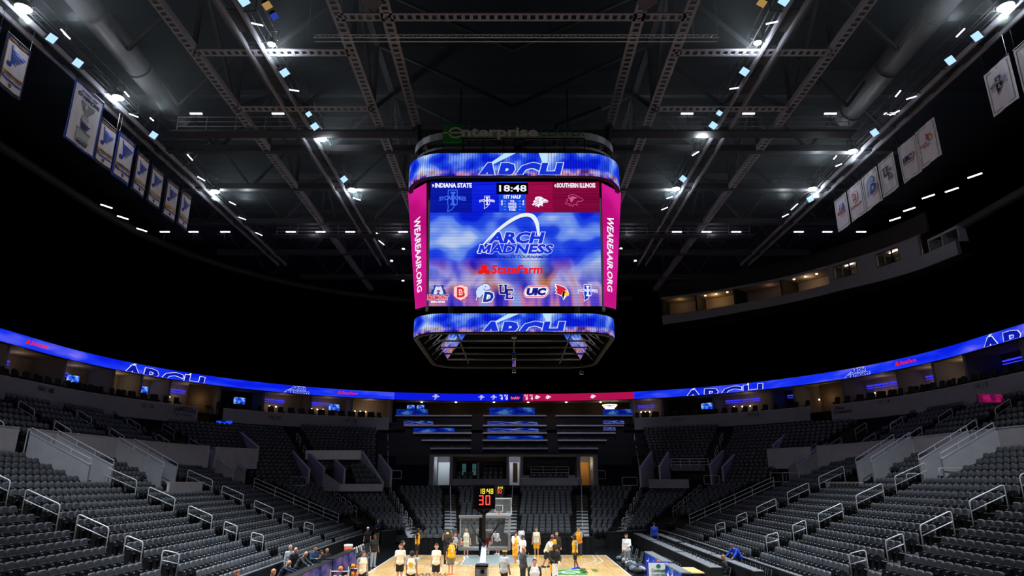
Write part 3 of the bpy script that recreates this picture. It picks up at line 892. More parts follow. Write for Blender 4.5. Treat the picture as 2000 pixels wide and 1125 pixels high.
# suite furniture: televisions, sconces, cove lights, club chairs
M_TV = led_blend('tv_picture', [(0.35, '#0d1f9e'), (0.5, '#2a62e8'), (0.65, '#9cc4ff')], 1.0, 3, 2, 3.3)
M_COVE = emit('#3838ff', 1.1); M_SCON = emit('#ffd9a0', 5.0); M_CHAIR = mat('dark_club_chair', '#0d0c0d', 0.7)
side_word = lambda s: 'left' if s < 0 else 'right'
cnt = {'tv': 0}
for i, (s0, s1) in enumerate(SUITES):
    if s0 == -14.9: continue
    sm = (s0 + s1) / 2; order = nth((len(SUITES) // 2 - i) if s0 < 0 else (i - len(SUITES) // 2)); w = side_word(sm)
    rot = math.atan2(ring_normal(sm)[1], ring_normal(sm)[0]) - PI / 2
    if i not in DARK and (s1 - s0) > 3:
        # warm lamp of the suite
        L = light('suite_lamp', 'POINT', ringpt(sm, 35.2) + (14.5,), 11 if i % 3 else 20, (1.0, 0.72, 0.45), None, 0.15)
    ss = s0 + (s1 - s0) * 0.72
    p = ringpt(ss, 36.5)
    if i % 2 == 0:
        t = thing('television', 'wall television showing a blue picture in the %s suite from the far end, %s side' % (order, w), 'television', p + (13.9,))
        f = MB(); f.box(p + (14.12,), (1.5, 0.08, 0.85), M_DARKM, rot); fo = f.build('casing', t)
        n = ring_normal(ss); c = MB(); e = Vector((math.cos(rot), math.sin(rot), 0)); o = Vector((p[0] - n[0] * .06, p[1] - n[1] * .06, 14.12))
        c.poly([o - e * .7 - Vector((0, 0, .38)), o + e * .7 - Vector((0, 0, .38)), o + e * .7 + Vector((0, 0, .38)), o - e * .7 + Vector((0, 0, .38))], M_TV, [(0, 0), (1, 0), (1, 1), (0, 1)])
        c.build('display', fo)
    if i not in DARK:
        for j in range(3):
            u = s0 + (s1 - s0) * (0.2 + 0.13 * j); p = ringpt(u, 36.3)
            m = MB(); m.sphere(p + (13.75,), 0.09, M_SCON, 8, 6); m.cyl(p + (13.8,), p + (14.9,), 0.012, M_DARKM, None, 5)
            tag(m.build('pendant_lamp'), 'small warm pendant lamp in the %s suite from the far end, %s side' % (order, w), 'lamp', 'pendant lamps in the %s %s suite' % (order, w))
    if i % 3 != 0:
        m = MB(); a, b = ringpt(s0 + .4, 36.45), ringpt(s0 + (s1 - s0) * .62, 36.45)
        m.bar(a + (14.55,), b + (14.55,), 0.06, 0.13, M_COVE); m.bar(a + (14.3,), b + (14.3,), 0.06, 0.07, M_COVE)
        tag(m.build('cove_light'), 'blue strip light on the back wall of the %s suite, %s side' % (order, w), 'light')
def club_chair():
    t = thing('club_chair', 'dark club chair looking over the white fascia', 'chair', (0, 0, 0), 0, 'dark club chairs along the suite fronts')
    a = MB(); pad(a, rounded(0.55, 0.6, 0.15, 0.08, 2), (0, 0.15, 0.5), 0.15, 0.08, M_CHAIR, M_CHAIR); a.build('backrest', t, local=True)
    a = MB(); a.box((0, -0.05, 0.46), (0.55, 0.5, 0.14), M_CHAIR); a.build('cushion', t, local=True)
    a = MB()
    for x in (-.22, .22):
        for y in (-.25, .15): a.cyl((x, y, 0), (x, y, .4), .02, M_CHAIR, None, 6)
    a.build('chair_frame', t, local=True)
    return t
cc = club_chair(); first = True
for sg in (-1, 1):
    s = 16.4
    while s < 70:
        if not (36 < s < 40):
            for rr, zz in ((33.2, 12.35), (34.4, 12.5)):
                p = ringpt(sg * (s + (0.6 if rr > 34 else 0)), rr); n = ring_normal(sg * s); yaw = math.atan2(n[1], n[0]) - PI / 2 + 0.2 * math.sin(s * 7)
                lab = 'dark club chair in the %s row of the %s suite fronts' % ('front' if rr < 34 else 'second', side_word(sg))
                if first: cc.location = p + (zz,); cc.rotation_euler = (0, 0, yaw); cc['label'] = lab; first = False; cc['group'] = 'club chairs, front row, left'
                else: dup(cc, p + (zz,), yaw, lab, 'club chairs, %s row, %s' % ('front' if rr < 34 else 'second', side_word(sg)))
        s += 1.2

# stair well beside the fascia on each side
for sg, s, w in ((-1, -37.2, 'left'), (1, 39.1, 'right')):
    mb = MB(); a = ringpt(s - 1.3, 34.5); b = ringpt(s + 1.3, 34.5)
    mb.bar(a + (12.5,), b + (12.5,), 0.15, 5.2, mat('tan_stair_wall', '#6a5238', 0.8, noise=0.1))
    structure(mb.build('wall_%s_stairwell' % w), 'tan wall of the %s stairwell' % w)
    light('stair_lamp', 'POINT', ringpt(s, 33.6) + (13.6,), 10, (1.0, 0.75, 0.45), None, 0.1)

# ------------------------------------------------------------------ LED ribbon
RB0, RB1 = 15.1, 16.0
blue = led_blend('ribbon_blue', [(0.32, '#0a1ee6'), (0.5, '#1a36f2'), (0.62, '#4a52f0'), (0.72, '#7a6cf4')], 1.0, 30, 0.7, 2.0)
M_RTEAM = emit('#0c1ae0', 1.0); M_RTEAMD = emit('#060a6a', 1.0); M_RMAG = emit('#b0104e', 1.0); M_RMAG2 = emit('#c8185c', 1.0)
W1 = emit('#f4f6ff', 1.0); W2 = emit('#aebcff', 1.0); RED = emit('#f01818', 1.0); NAVY = emit('#0c18a8', 1.0); BLUEL = emit('#1632d6', 1.0); SKY = emit('#bfe4ff', 1.0)
rib = thing('led_ribbon_board', 'curved blue LED ribbon board running all round the bowl under the dark upper deck', 'display', ringpt(0, 33) + (RB0,))
mb = MB()
for a, b, mm in ((-80, -14.7, blue), (-14.7, 0.0, M_RTEAM), (0.0, 1.9, M_RTEAMD), (1.9, 16.2, M_RMAG), (16.2, 80, blue)):
    n = max(2, int((b - a) / 1.6))
    for i in range(n):
        s0, s1 = a + (b - a) * i / n, a + (b - a) * (i + 1) / n
        mb.poly([ringpt(s0, 33) + (RB0,), ringpt(s1, 33) + (RB0,), ringpt(s1, 33) + (RB1,), ringpt(s0, 33) + (RB1,)], mm, [((s0 + 80) / 160, 0), ((s1 + 80) / 160, 0), ((s1 + 80) / 160, 1), ((s0 + 80) / 160, 1)])
gg = Gfx(mb, lambda u, v, d: ringpt(u, 33 - d) + (v,), (RB0 + .02, RB1 - .02), 0.02)
def sf_logo(g, u, v, h, m, lay=1, w=None):
    """three ovals and the two words"""
    k = h
    g.ell(u + .55 * k, v + .68 * k, .33 * k, .26 * k, m, lay); g.ell(u + .28 * k, v + .26 * k, .33 * k, .22 * k, m, lay, rot=.3); g.ell(u + .84 * k, v + .26 * k, .33 * k, .22 * k, m, lay, rot=-.3)
    w = w or 4.3 * k
    g.text('StateFarm', u + 1.3 * k, v + .1 * k, u + 1.3 * k + w, .78 * k, m, lay, .025, .12)
def arch_logo(g, u, v, w, big, lay=1):
    """two heavy words under a sweeping arch; u,v lower left, w width"""
    g.text('ARCH', u + .2 * w, v + .26 * w, u + .8 * w, .16 * w, big, lay, .05, .22, outline=W1, ow=.04)
    g.text('MADNESS', u + .02 * w, v + .04 * w, u + .92 * w, .15 * w, big, lay, .05, .22, outline=W1, ow=.04)
def swoosh(g, u, v, w, h, m, lay=1, th=.09):
    """arch that climbs from lower left, turns over at the top right and drops"""
    P = [(0, 0), (.12, .22), (.27, .46), (.45, .70), (.62, .87), (.76, .95), (.88, .93), (.95, .80), (.98, .62), (.99, .42)]
    T = [.02, .03, .05, .07, .085, .10, .10, .075, .055, .04]
    Q = [P[0]] + P + [P[-1]]; P2 = []; T2 = []
    for i in range(1, len(Q) - 2):
        for k in range(4):
            t = k / 4; a, b, c, d = Q[i - 1], Q[i], Q[i + 1], Q[i + 2]
            P2.append(tuple(.5 * (2 * b[j] + (c[j] - a[j]) * t + (2 * a[j] - 5 * b[j] + 4 * c[j] - d[j]) * t * t + (3 * b[j] - a[j] - 3 * c[j] + d[j]) * t ** 3) for j in (0, 1)))
            T2.append(T[i - 1] + (T[i] - T[i - 1]) * t)
    P, T = P2 + [P[-1]], T2 + [T[-1]]
    L1 = []; L2 = []
    for i, (x, y) in enumerate(P):
        a = P[max(0, i - 1)]; b = P[min(len(P) - 1, i + 1)]; d = Vector((b[0] - a[0], b[1] - a[1])).normalized(); n = Vector((-d.y, d.x))
        t = T[i] * th / .09 * .5
        L1.append((u + (x + n.x * t) * w, v + (y + n.y * t) * h)); L2.append((u + (x - n.x * t) * w, v + (y - n.y * t) * h))
    for i in range(len(P) - 1): g.poly([L1[i], L2[i], L2[i + 1], L1[i + 1]], m, lay)
def syc(g, u, v, h, line, fill, lay=1, word=True):
    """state outline with a serif I and a lettered banner"""
    k = h
    st = [(.32, 1), (.74, 1), (.74, .34), (.62, .28), (.52, .12), (.3, 0), (.33, .25), (.30, .4)]
    if fill is not None: g.shape(st, fill, lay, (u - .53 * k, v), k)
    g.line([(u - .53 * k + x * k, v + y * k) for x, y in st], .035 * k, line, lay + 1, True)
    for (x0, y0, x1, y1) in ((.43, .84, .66, .92), (.43, .30, .66, .38), (.49, .34, .60, .88)): g.rect(u - .53 * k + x0 * k, v + y0 * k, u - .53 * k + x1 * k, v + y1 * k, line, lay + 1)
    if word: g.text('SYCAMORES', u - .62 * k, v + .5 * k, u + .62 * k, .17 * k, line, lay + 3, .04, outline=fill, ow=.06, bend=.06 * k)
def dog(g, u, v, h, m, lay=1, line=False, ink=None):
    """running hound head in profile, facing right"""
    o = [(0, .30), (.18, .42), (.12, .56), (.30, .72), (.26, .86), (.50, .98), (.80, .96), (1.05, .80), (1.38, .66), (1.45, .52), (1.30, .44), (1.0, .42), (.92, .30), (.98, .12), (.72, .22), (.60, .02), (.46, .16), (.30, .08), (.32, .26), (.10, .2)]
    if line: g.line([(u + x * h, v + y * h) for x, y in o], .04 * h, m, lay, True)
    else: g.shape(o, m, lay, (u, v), h)
    if ink:
        for pts in ([(.22, .34), (.42, .50), (.60, .54)], [(.34, .22), (.52, .38), (.66, .42)], [(.30, .60), (.46, .68), (.60, .66)], [(.86, .66), (1.0, .70)], [(.98, .50), (1.2, .50), (1.38, .56)], [(.48, .82), (.66, .76)]): g.line([(u + x * h, v + y * h) for x, y in pts], .045 * h, ink, lay + 1)
for u in (-58.4, -21.8, 47.9): sf_logo(gg, u, RB0 + .3, .42, RED, 1, 1.9)
for u in (-28.4, 41.8):
    gg.text('ARCH', u + .9, RB0 + .42, u + 2.5, .38, NAVY, 1, .05, .2, outline=W2, ow=.06); gg.text('MADNESS', u + .3, RB0 - .1, u + 3.0, .38, NAVY, 1, .05, .2, outline=W2, ow=.06); swoosh(gg, u, RB0, 2.6, .95, W2, 1)
for u, w in ((-47.4, 9.3), (22.3, 9.6), (57.8, 9.6)):
    gg.text('ARCH', u, RB0 - .75, u + w, 1.38, NAVY, 1, .03, .12, outline=W1, ow=.02); gg.poly([(u + .9, RB0 + .6), (u + 1.3, RB0 + .6), (u + 1.7, RB1), (u + 1.4, RB1)], SKY, 1)
    gg.poly([(u + w * .82, RB0 + .62), (u + w * .85, RB0 + .62), (u + w * .86, RB1), (u + w * .845, RB1)], W1, 1)
syc(gg, -9.4, RB0 + .1, .7, W1, M_RTEAM); syc(gg, -3.5, RB0 + .12, .6, W1, M_RTEAM); syc(gg, -1.9, RB0 + .12, .6, W1, M_RTEAM)
for t, u, v in (('TOL', -1.15, .58), ('FLS', -.5, .58), ('4', -1.0, .14), ('0', -.35, .14), ('FLS', 2.1, .58), ('TOL', 2.75, .58), ('0', 2.25, .14), ('4', 2.9, .14)):
    gg.text(t, u, RB0 + v, u + (.42 if len(t) > 1 else .26), .2 if len(t) > 1 else .36, W1, 1, .03)
gg.text('bublr', .35, RB0 + .22, 1.5, .34, emit('#ff5a8c', 1.0), 1, .04)
for u in (3.4, 4.8, 10.6): dog(gg, u, RB0 + .2, .52, W1, 1, False, M_RMAG)
tag(mb.build('led_face', rib), 'lit picture with team marks and sponsor words')
bk = MB()
for i in range(60):
    s0, s1 = -80 + 160 * i / 60, -80 + 160 * (i + 1) / 60
    bk.hexa([q(s0, 33.04, RB0 - .05), q(s1, 33.04, RB0 - .05), q(s1, 33.4, RB0 - .05), q(s0, 33.4, RB0 - .05), q(s0, 33.04, RB1 + .06), q(s1, 33.04, RB1 + .06), q(s1, 33.4, RB1 + .06), q(s0, 33.4, RB1 + .06)], M_BLACKP)
tag(bk.build('board_housing', rib), 'black housing')

# ------------------------------------------------------------------ black curtain closing off the upper deck, and its rail
mb = MB()
def cur(s): return 27.8 if s < 15 else 26.8
n = 150
for i in range(n):
    s0, s1 = -85 + 170 * i / n, -85 + 170 * (i + 1) / n
    w0, w1 = 0.10 * math.sin(i * 2.3), 0.10 * math.sin((i + 1) * 2.3)
    if s0 > 52: t0 = t1 = 25.0
    else: t0, t1 = cur(s0), cur(s1)
    if 18.5 < s0 < 57: t0 = t1 = 22.3
    mb.poly([q(s0, 33.6 + w0, RB1), q(s1, 33.6 + w1, RB1), q(s1, 33.0 + w1, t1), q(s0, 33.0 + w0, t0)], M_CURT)
structure(mb.build('wall_curtain'), 'black curtain hung in front of the dark upper deck')
mb = MB()
mb.tube([ringpt(s, 31.4) + (27.9,) for s in range(-85, 19, 3)], 0.35, M_STEELD, 8)
structure(mb.build('trim_1'), 'grey curtain rail pipe on the left and far side')
mb = MB(); mb.tube([ringpt(s, 33) + (25.1,) for s in range(57, 86, 3)], 0.35, M_STEELD, 8); structure(mb.build('trim_2'), 'grey curtain rail pipe at the right edge')
mb = MB()
for i in range(48):
    s0, s1 = -85 + 170 * i / 48, -85 + 170 * (i + 1) / 48
    mb.hexa([q(s0, 46, 15), q(s1, 46, 15), q(s1, 46.3, 15), q(s0, 46.3, 15), q(s0, 46, 36), q(s1, 46, 36), q(s1, 46.3, 36), q(s0, 46.3, 36)], M_DECK)
structure(mb.build('wall_outer'), 'dark outer wall behind the upper deck')
mb = MB(); mb.box((X0, 40, 35.3), (104, 125, 0.4), M_DECK); structure(mb.build('ceiling'), 'dark roof deck')
mb = MB(); mb.box((X0, -8, 15), (90, 0.3, 40), M_DECK); structure(mb.build('wall_back'), 'dark wall behind the camera')
# ------------------------------------------------------------------ press level hanging at the upper right
PS = [20.7, 31.3, 43.7, 53.7, 59.1]
def pz(s, zs):
    return float(np.interp(s, PS, zs))
PB = [24.1, 24.2, 23.8, 22.9, 22.5]; PL = [25.25, 25.2, 24.75, 24.0, 23.7]
def seg_wall(mb, s0, s1, r0, r1, f0, f1, m, n=12):
    for i in range(n):
        a, b = s0 + (s1 - s0) * i / n, s0 + (s1 - s0) * (i + 1) / n
        mb.hexa([q(a, r0, f0(a)), q(b, r0, f0(b)), q(b, r1, f0(b)), q(a, r1, f0(a)), q(a, r0, f1(a)), q(b, r0, f1(b)), q(b, r1, f1(b)), q(a, r1, f1(a))], m)
M_PRESS = mat('press_level_paint', '#75747c', .75, noise=.05)
mb = MB()
seg_wall(mb, 20.7, 59.1, 31.9, 32.1, lambda s: pz(s, PB), lambda s: pz(s, PL), M_PRESS, 24)
seg_wall(mb, 42.6, 54.6, 31.88, 32.08, lambda s: pz(s, PL), lambda s: pz(s, PL) + 0.28, M_PRESS, 8)
top = lambda s: pz(s, [27.6, 27.3, 26.7, 25.9, 25.6])
for a, b in ((42.6, 43.4), (46.3, 48.9), (51.9, 54.6)): seg_wall(mb, a, b, 31.88, 32.08, lambda s: pz(s, PL) + 0.28, top, M_PRESS, 3)
for a, b in ((43.4, 46.3), (48.9, 51.9)): seg_wall(mb, a, b, 31.88, 32.08, lambda s: top(s) - 0.3, top, M_PRESS, 3)
seg_wall(mb, 20.7, 42.6, 31.85, 32.1, lambda s: top(s) - 0.22, top, M_WALLW, 14)
for s_ in (55.1, 56.9, 58.9): seg_wall(mb, s_ - .07, s_ + .07, 32.4, 33.6, lambda s: pz(s, PL), lambda s: pz(s, PL) + 1.3, M_WALLW, 1)
seg_wall(mb, 55.1, 59.0, 32.4, 32.55, lambda s: pz(s, PL) + 1.15, lambda s: pz(s, PL) + 1.35, M_WALLW, 3)
structure(mb.build('wall_press_level'), 'pale parapet and fascia of the press level at upper right')
mb = MB()
seg_wall(mb, 20.7, 59.1, 32.1, 36.0, lambda s: pz(s, PB), lambda s: pz(s, PB) + 0.12, M_SUITED, 24)
structure(mb.build('floor_press_level'), 'floor slab of the press level')
mb = MB(); seg_wall(mb, 20.7, 54.6, 32.1, 36.0, lambda s: top(s), lambda s: top(s) + 0.1, M_SUITEW, 24); structure(mb.build('ceiling_press_level'), 'ceiling of the press level')
M_ROOFB = mat('dark_taupe_panel', '#2a2725', 0.9)
mb = MB(); seg_wall(mb, 20.2, 55.5, 32.3, 32.5, lambda s: top(s) + 0.1, lambda s: top(s) + 1.9, M_ROOFB, 24); structure(mb.build('wall_press_upper'), 'dark panelled wall above the press level')
mb = MB(); seg_wall(mb, 20.7, 59.1, 35.4, 35.6, lambda s: pz(s, PB), lambda s: top(s) + .1, M_SUITEW, 24)
for s in (20.7, 25.2, 30.2, 36.3, 42.5, 47.5, 54.6): seg_wall(mb, s - .1, s + .1, 32.2, 35.5, lambda a: pz(a, PB), lambda a: top(a) + .1, M_SUITED, 1)
structure(mb.build('wall_press_rooms'), 'back wall and party walls of the press rooms')
for s, wt, c in ((22.6, 8, (1, .62, .25)), (27.0, 22, (1, .62, .22)), (33.9, 4, (1, .6, .4)), (38.6, 18, (1, .68, .4)), (44.8, 16, (1, .88, .7)), (50.3, 20, (1, .88, .7))):
    light('press_room_lamp', 'POINT', ringpt(s, 33.8) + (top(s) - 0.5,), wt * 1.6, c, None, 0.15)
for i, s in enumerate((26.0, 27.4, 28.8, 37.2, 38.6, 40.0)):
    m = MB(); m.cyl(ringpt(s, 33.4) + (top(s) - .02,), ringpt(s, 33.4) + (top(s) - .1,), .12, M_SCON, None, 10)
    tag(m.build('ceiling_lamp'), 'small warm ceiling lamp in the press level, %s from the scoreboard' % nth(i + 1), 'lamp')
M_TUBE = emit('#fff4e0', 6.0)
for j, (a, b) in enumerate(((43.4, 46.3), (48.9, 51.9))):
    mb = MB(); f0 = lambda s: pz(s, PL) + .28; f1 = lambda s: top(s) - .3
    for k in range(4):
        s = a + (b - a) * k / 3; seg_wall(mb, s - .03, s + .03, 31.86, 32.0, f0, f1, M_BLACKP, 1)
    seg_wall(mb, a, b, 31.86, 32.0, f0, lambda s: f0(s) + .06, M_BLACKP, 3); seg_wall(mb, a, b, 31.86, 32.0, lambda s: f1(s) - .06, f1, M_BLACKP, 3)
    w = structure(mb.build('window_%d' % (j + 1)), 'lit window of a press room, %s' % ('nearer the scoreboard', 'nearer the right edge')[j])
    for k in range(2):
        m = MB(); s = a + .8 + 1.3 * k; m.bar(ringpt(s - .5, 33.2 + .9 * k) + (top(s) - .12,), ringpt(s + .5, 33.2 + .9 * k) + (top(s) - .12,), .12, .06, M_TUBE)
        tag(m.build('tube_lamp'), 'ceiling tube lamp, %s in the press room window %s' % (('first', 'second')[k], ('nearer the scoreboard', 'nearer the right edge')[j]), 'lamp')

# ------------------------------------------------------------------ far end: terraces, boxes, doorways
TY = [(876, 74.0), (860, 76.0), (846, 78.0), (831.5, 80.3), (812, 83.0)]
blocks = [('left', lambda t: (841 + (773 - 841) * t, 920 + 2 * t)), ('middle', lambda t: (942 + 2 * t, 1070 - 3 * t)), ('right', lambda t: (1091 - 6 * t, 1168 + 67 * t))]
M_LEDGE = mat('lilac_counter_top', '#d4d4e4', 0.4); M_TERR = mat('terrace_front', '#17171d', 0.7)
M_PIC = screen_city('terrace_reflection_picture', 0.3, 40, False, 0.8, 4.0)  # glow colours painting the reflections in the terrace glass
M_PIC2 = led_blend('terrace_reflection_blue', [(0.35, '#0818a8'), (0.5, '#1440d8'), (0.65, '#5c9cf4')], 0.4, 4, 1.5, 6.0)
M_CHAIR2 = mat('terrace_chair', '#242428', 0.6)
tc = thing('terrace_chair', '', 'chair', (0, 0, 0), 0, '')
a = MB(); pad(a, rounded(0.6, 0.75, 0.2, 0.1, 2), (0, 0.15, 0.45), 0.2, 0.1, M_CHAIR2, M_CHAIR2); a.build('backrest', tc, local=True)
a = MB(); a.box((0, -0.05, 0.42), (0.6, 0.55, 0.16), M_CHAIR2); a.box((0, 0, .17), (.1, .1, .34), M_DARKM); a.build('cushion', tc, local=True)
first = True
mb = MB()
for i, (y, Y) in enumerate(TY):
    z = atY(1003, y, Y)[2]
    mb.box((1.1, Y + 1.1, z - 1.3), (30 + 1.0 * i if i else 26, 2.4, 0.9), M_TERR)
structure(mb.build('slab_terrace'), 'dark stepped slab of the end terraces')
for i, (y, Y) in enumerate(TY):
    t = i / 4; z = atY(1003, y, Y)[2]
    for bn, f in blocks:
        xa, xb = f(t); A, B = atY(xa, y, Y)[0], atY(xb, y, Y)[0]
        o = thing('terrace_counter', 'long lilac counter ledge, %s from the bottom in the %s block of the end terraces' % (nth(i + 1), bn), 'counter', ((A + B) / 2, Y, z - .9))
        c = MB(); c.box(((A + B) / 2, Y, z), (B - A, 0.55, 0.16), M_LEDGE); c.build('counter_top', o)
        c = MB(); c.box(((A + B) / 2, Y + .15, z - .45), (B - A - .1, 0.08, 0.8), M_TERR); c.build('front_panel', o)
        n = max(3, int((B - A) / 1.5))
        for k in range(n):
            x = A + (B - A) * (k + .5) / n
            lab = 'dark terrace chair behind the %s counter from the bottom, %s block' % (nth(i + 1), bn); gr = 'terrace chairs, %s row, %s block' % (nth(i + 1), bn)
            if first: tc.location = (x, Y + 1.0, z - .85); tc['label'] = lab; tc['group'] = gr; first = False
            else: dup(tc, (x, Y + 1.0, z - .85), 0.0, lab, gr)
# reflections in the terrace glass, put in as glowing panels; club wall televisions
def panel(name, x0, y0, x1, y1, Y, m, lab, th=.08):
    a, b = atY(x0, y1, Y), atY(x1, y0, Y)
    o = thing(name, lab, 'display', ((a[0] + b[0]) / 2, Y, a[2]))
    c = MB(); c.box(((a[0] + b[0]) / 2, Y + th / 2 + .01, (a[2] + b[2]) / 2), (b[0] - a[0], th, b[2] - a[2]), M_BLACKP); co = c.build('casing', o)
    c = MB(); c.poly([(a[0], Y, a[2]), (b[0], Y, a[2]), (b[0], Y, b[2]), (a[0], Y, b[2])], m, [(0, 0), (1, 0), (1, 1), (0, 1)]); c.build('display', co)
    return o
panel('reflection_panel', 774, 799, 836, 810, 83.5, M_PIC2, 'blue glowing reflection panel at the left end of the terrace top row')
panel('reflection_panel', 956, 796, 1044, 810, 83.5, M_PIC2, 'blue glowing reflection panel in the middle of the terrace top row')
panel('reflection_panel', 1178, 799, 1235, 810, 83.5, M_PIC2, 'blue glowing reflection panel at the right end of the terrace top row')
panel('reflection_panel', 788, 822, 846, 831, 81.0, M_PIC, 'small glowing reflection panel on the left terrace block, second counter from the top')
panel('reflection_panel', 952, 823, 1050, 831, 81.0, M_PIC, 'wide glowing reflection panel on the middle terrace block, second counter from the top')
panel('reflection_panel', 1178, 821, 1219, 828, 81.0, M_PIC, 'small glowing reflection panel on the right terrace block, second counter from the top')
panel('reflection_panel', 808, 836, 888, 845, 78.8, M_PIC2, 'dim glowing blue reflection panel on the left terrace block, third counter from the top')
panel('reflection_panel', 952, 836, 1052, 845, 78.8, M_PIC, 'wide glowing reflection panel on the middle terrace block, third counter from the top')
panel('reflection_panel', 1178, 834, 1202, 841, 78.8, M_PIC, 'tiny glowing reflection panel on the right terrace block, third counter from the top')
panel('reflection_panel', 952, 851, 1060, 857, 76.8, M_PIC2, 'dim glowing blue reflection panel on the middle terrace block, fourth counter from the top')
panel('television', 795, 791, 810, 798, 86.5, M_TV, 'small television on the left of the end club wall')
panel('television', 814, 791, 829, 798, 86.5, M_TV, 'second small television on the left of the end club wall')
panel('television', 1184, 790, 1199, 798, 86.5, M_TV, 'small television on the right of the end club wall')
mb = MB(); mb.box((1.1, 88.0, 13.9), (31, .2, 3.0), mat('end_club_wall', '#3c3128', 0.8, noise=.1)); structure(mb.build('wall_end_club'), 'brown back wall of the end club')
for i, x in enumerate((-11, -6.5, -1.5, 3.0, 8, 12.5)):
    light('club_lamp', 'POINT', (x, 86.0, 14.4), 10, (1, .75, .45), None, .1)
    m = MB(); m.cyl((x, 86.2, 15.1), (x, 86.2, 15.0), .13, M_SCON, None, 8); tag(m.build('ceiling_lamp'), 'small warm ceiling lamp in the end club, %s from the left' % nth(i + 1), 'lamp')
m = MB()
for k, (r_, z_) in enumerate(((.95, 14.6), (.8, 14.4), (.6, 14.2))):
    m.tube([(13.6 + r_ * math.cos(2 * PI * i / 20), 85.6 + r_ * math.sin(2 * PI * i / 20), z_) for i in range(20)], .05, emit('#ffe6bc', 2.5), 5, True)
m.cyl((13.6, 85.6, 14.1), (13.6, 85.6, 15.2), .02, M_DARKM, None, 5)
tag(m.build('ring_chandelier'), 'ring chandelier at the right of the end club', 'lamp')

# boxes and doorways under the terraces
M_BOXW = mat('lilac_grey_wall', '#76747e', 0.75, noise=.06, scale=2)
mb = MB()
mb.box((1.1, 73.6, 6.2), (17.2, .2, 3.4), M_BOXW)                                      # back wall
for x0, x1 in ((-7.6, -7.15), (-5.5, -5.2), (.35, .62), (1.75, 2.05), (7.6, 7.95), (9.3, 9.75)):
    mb.box(((x0 + x1) / 2, 71.5, 6.1), (x1 - x0, 4.2, 3.3), M_BOXW)
mb.box((1.1, 69.9, 7.75), (17.3, .3, .35), M_BOXW); mb.box((1.1, 71.7, 7.9), (17.3, 4.0, .15), M_BLACKP)
mb.box((-2.42, 69.6, 5.0), (5.7, .16, .75), M_BOXW); mb.box((4.85, 69.5, 5.05), (6.4, .16, .7), M_WALLW)
mb.box((4.85, 69.5, 5.42), (6.5, .3, .06), M_CAPL)
mb.box((-2.6, 71.2, 5.9), (.18, 2.6, 2.2), M_BOXW)
structure(mb.build('wall_end_boxes'), 'lilac grey walls of the two boxes under the end terraces')
mb = MB(); mb.box((1.1, 71.5, 4.6), (17.2, 4.2, .25), M_TREAD); structure(mb.build('floor_end_boxes'), 'floor of the end boxes')
def doorway(i, x0, x1, m, lab, watts, col):
    mb = MB(); mb.box(((x0 + x1) / 2, 73.3, 5.9), (x1 - x0, .1, 2.4), m); structure(mb.build('door_%d' % i), lab)
    light('corridor_lamp', 'POINT', ((x0 + x1) / 2, 71.6, 7.0), watts, col, None, .15)
doorway(1, -7.1, -5.6, mat('pale_corridor', '#dfe6ea', 0.7), 'bright corridor doorway left of the end boxes', 70, (.85, .95, 1))
doorway(2, .65, 1.7, mat('pale_corridor_2', '#c9ccd2', 0.7), 'bright corridor doorway between the end boxes', 70, (.9, .95, 1))
doorway(3, 8.0, 9.25, mat('ochre_corridor', '#c08a3c', 0.7), 'ochre corridor doorway right of the end boxes', 50, (1, .8, .5))
m = MB(); m.box((1.25, 71.2, 6.0), (.5, .12, 2.0), mat('spotted_totem', '#b59b6d', 0.7))
for k in range(5):
    for j in (-1, 1): m.box((1.25 + .12 * j, 71.12, 5.3 + k * .36 + .1 * j), (.08, .03, .1), M_DARKM)
tag(m.build('spotted_totem'), 'tan totem with dark spots in the middle corridor doorway', 'totem')
M_TEAL = mat('teal_window', '#5f8f92', 0.2)
mb = MB(); mb.box((-3.9, 73.45, 6.0), (2.4, .08, 2.4), M_BLACKP)
for x in (-4.3, -3.2): mb.box((x, 73.38, 6.35), (.42, .05, 1.2), emit('#2b4a4c', 1.0)); mb.box((x, 73.35, 6.35), (.44, .04, .05), M_BLACKP)
structure(mb.build('window_3'), 'dark glazed doors at the back of the left end box')
n0 = len(SEATS)
bs = thing('box_chair', '', 'seat', (0, 0, 0), 0, '')
for nm, b in zip(('backrest', 'seat_pan', 'armrest'), (seat_parts(2)[0], seat_parts(2)[1], seat_parts(2)[3])): b.build(nm, bs, False, True)
first = True
for box, xs, rws in (('left', [-1.9, -1.35, -.8, -.25], 4), ('left doors of the left', [-4.6, -4.0, -3.4], 2), ('right', [3.2 + .56 * k for k in range(7)], 2)):
    for r_ in range(rws):
        for i, x in enumerate(xs):
            lab = 'dark box seat in row %s of the %s end box' % (nth(r_ + 1), box.replace('left doors of the left', 'door side of the left'))
            zz = 4.75 + .45 * r_ + (.0 if box != 'right' else .2 + .9 * r_)
            if first: bs.location = (x, 70.3 + .75 * r_, zz); bs['label'] = lab; bs['group'] = lab; first = False
            else: dup(bs, (x, 70.3 + .75 * r_, zz), 0, lab, lab)
for i, x in enumerate((2.35, 7.2)):
    m = MB()
    for k in range(5): m.box((x, 70.2 + .4 * k, 4.85 + .2 * k), (.75, .4, .2), M_NOSE)
    tag(m.build('box_steps'), 'short flight of steps at the %s of the right end box' % ('left', 'right')[i], 'steps')
m = MB()
for z in (6.0, 6.3, 6.6): m.tube([(2.9, 71.3, z), (6.9, 71.3, z)], .03, M_RAIL, 6)
for x in (2.9, 4.2, 5.6, 6.9): m.tube([(x, 71.3, 5.5), (x, 71.3, 6.6)], .03, M_RAIL, 6)
tag(m.build('box_railing'), 'three bar railing across the right end box', 'railing')

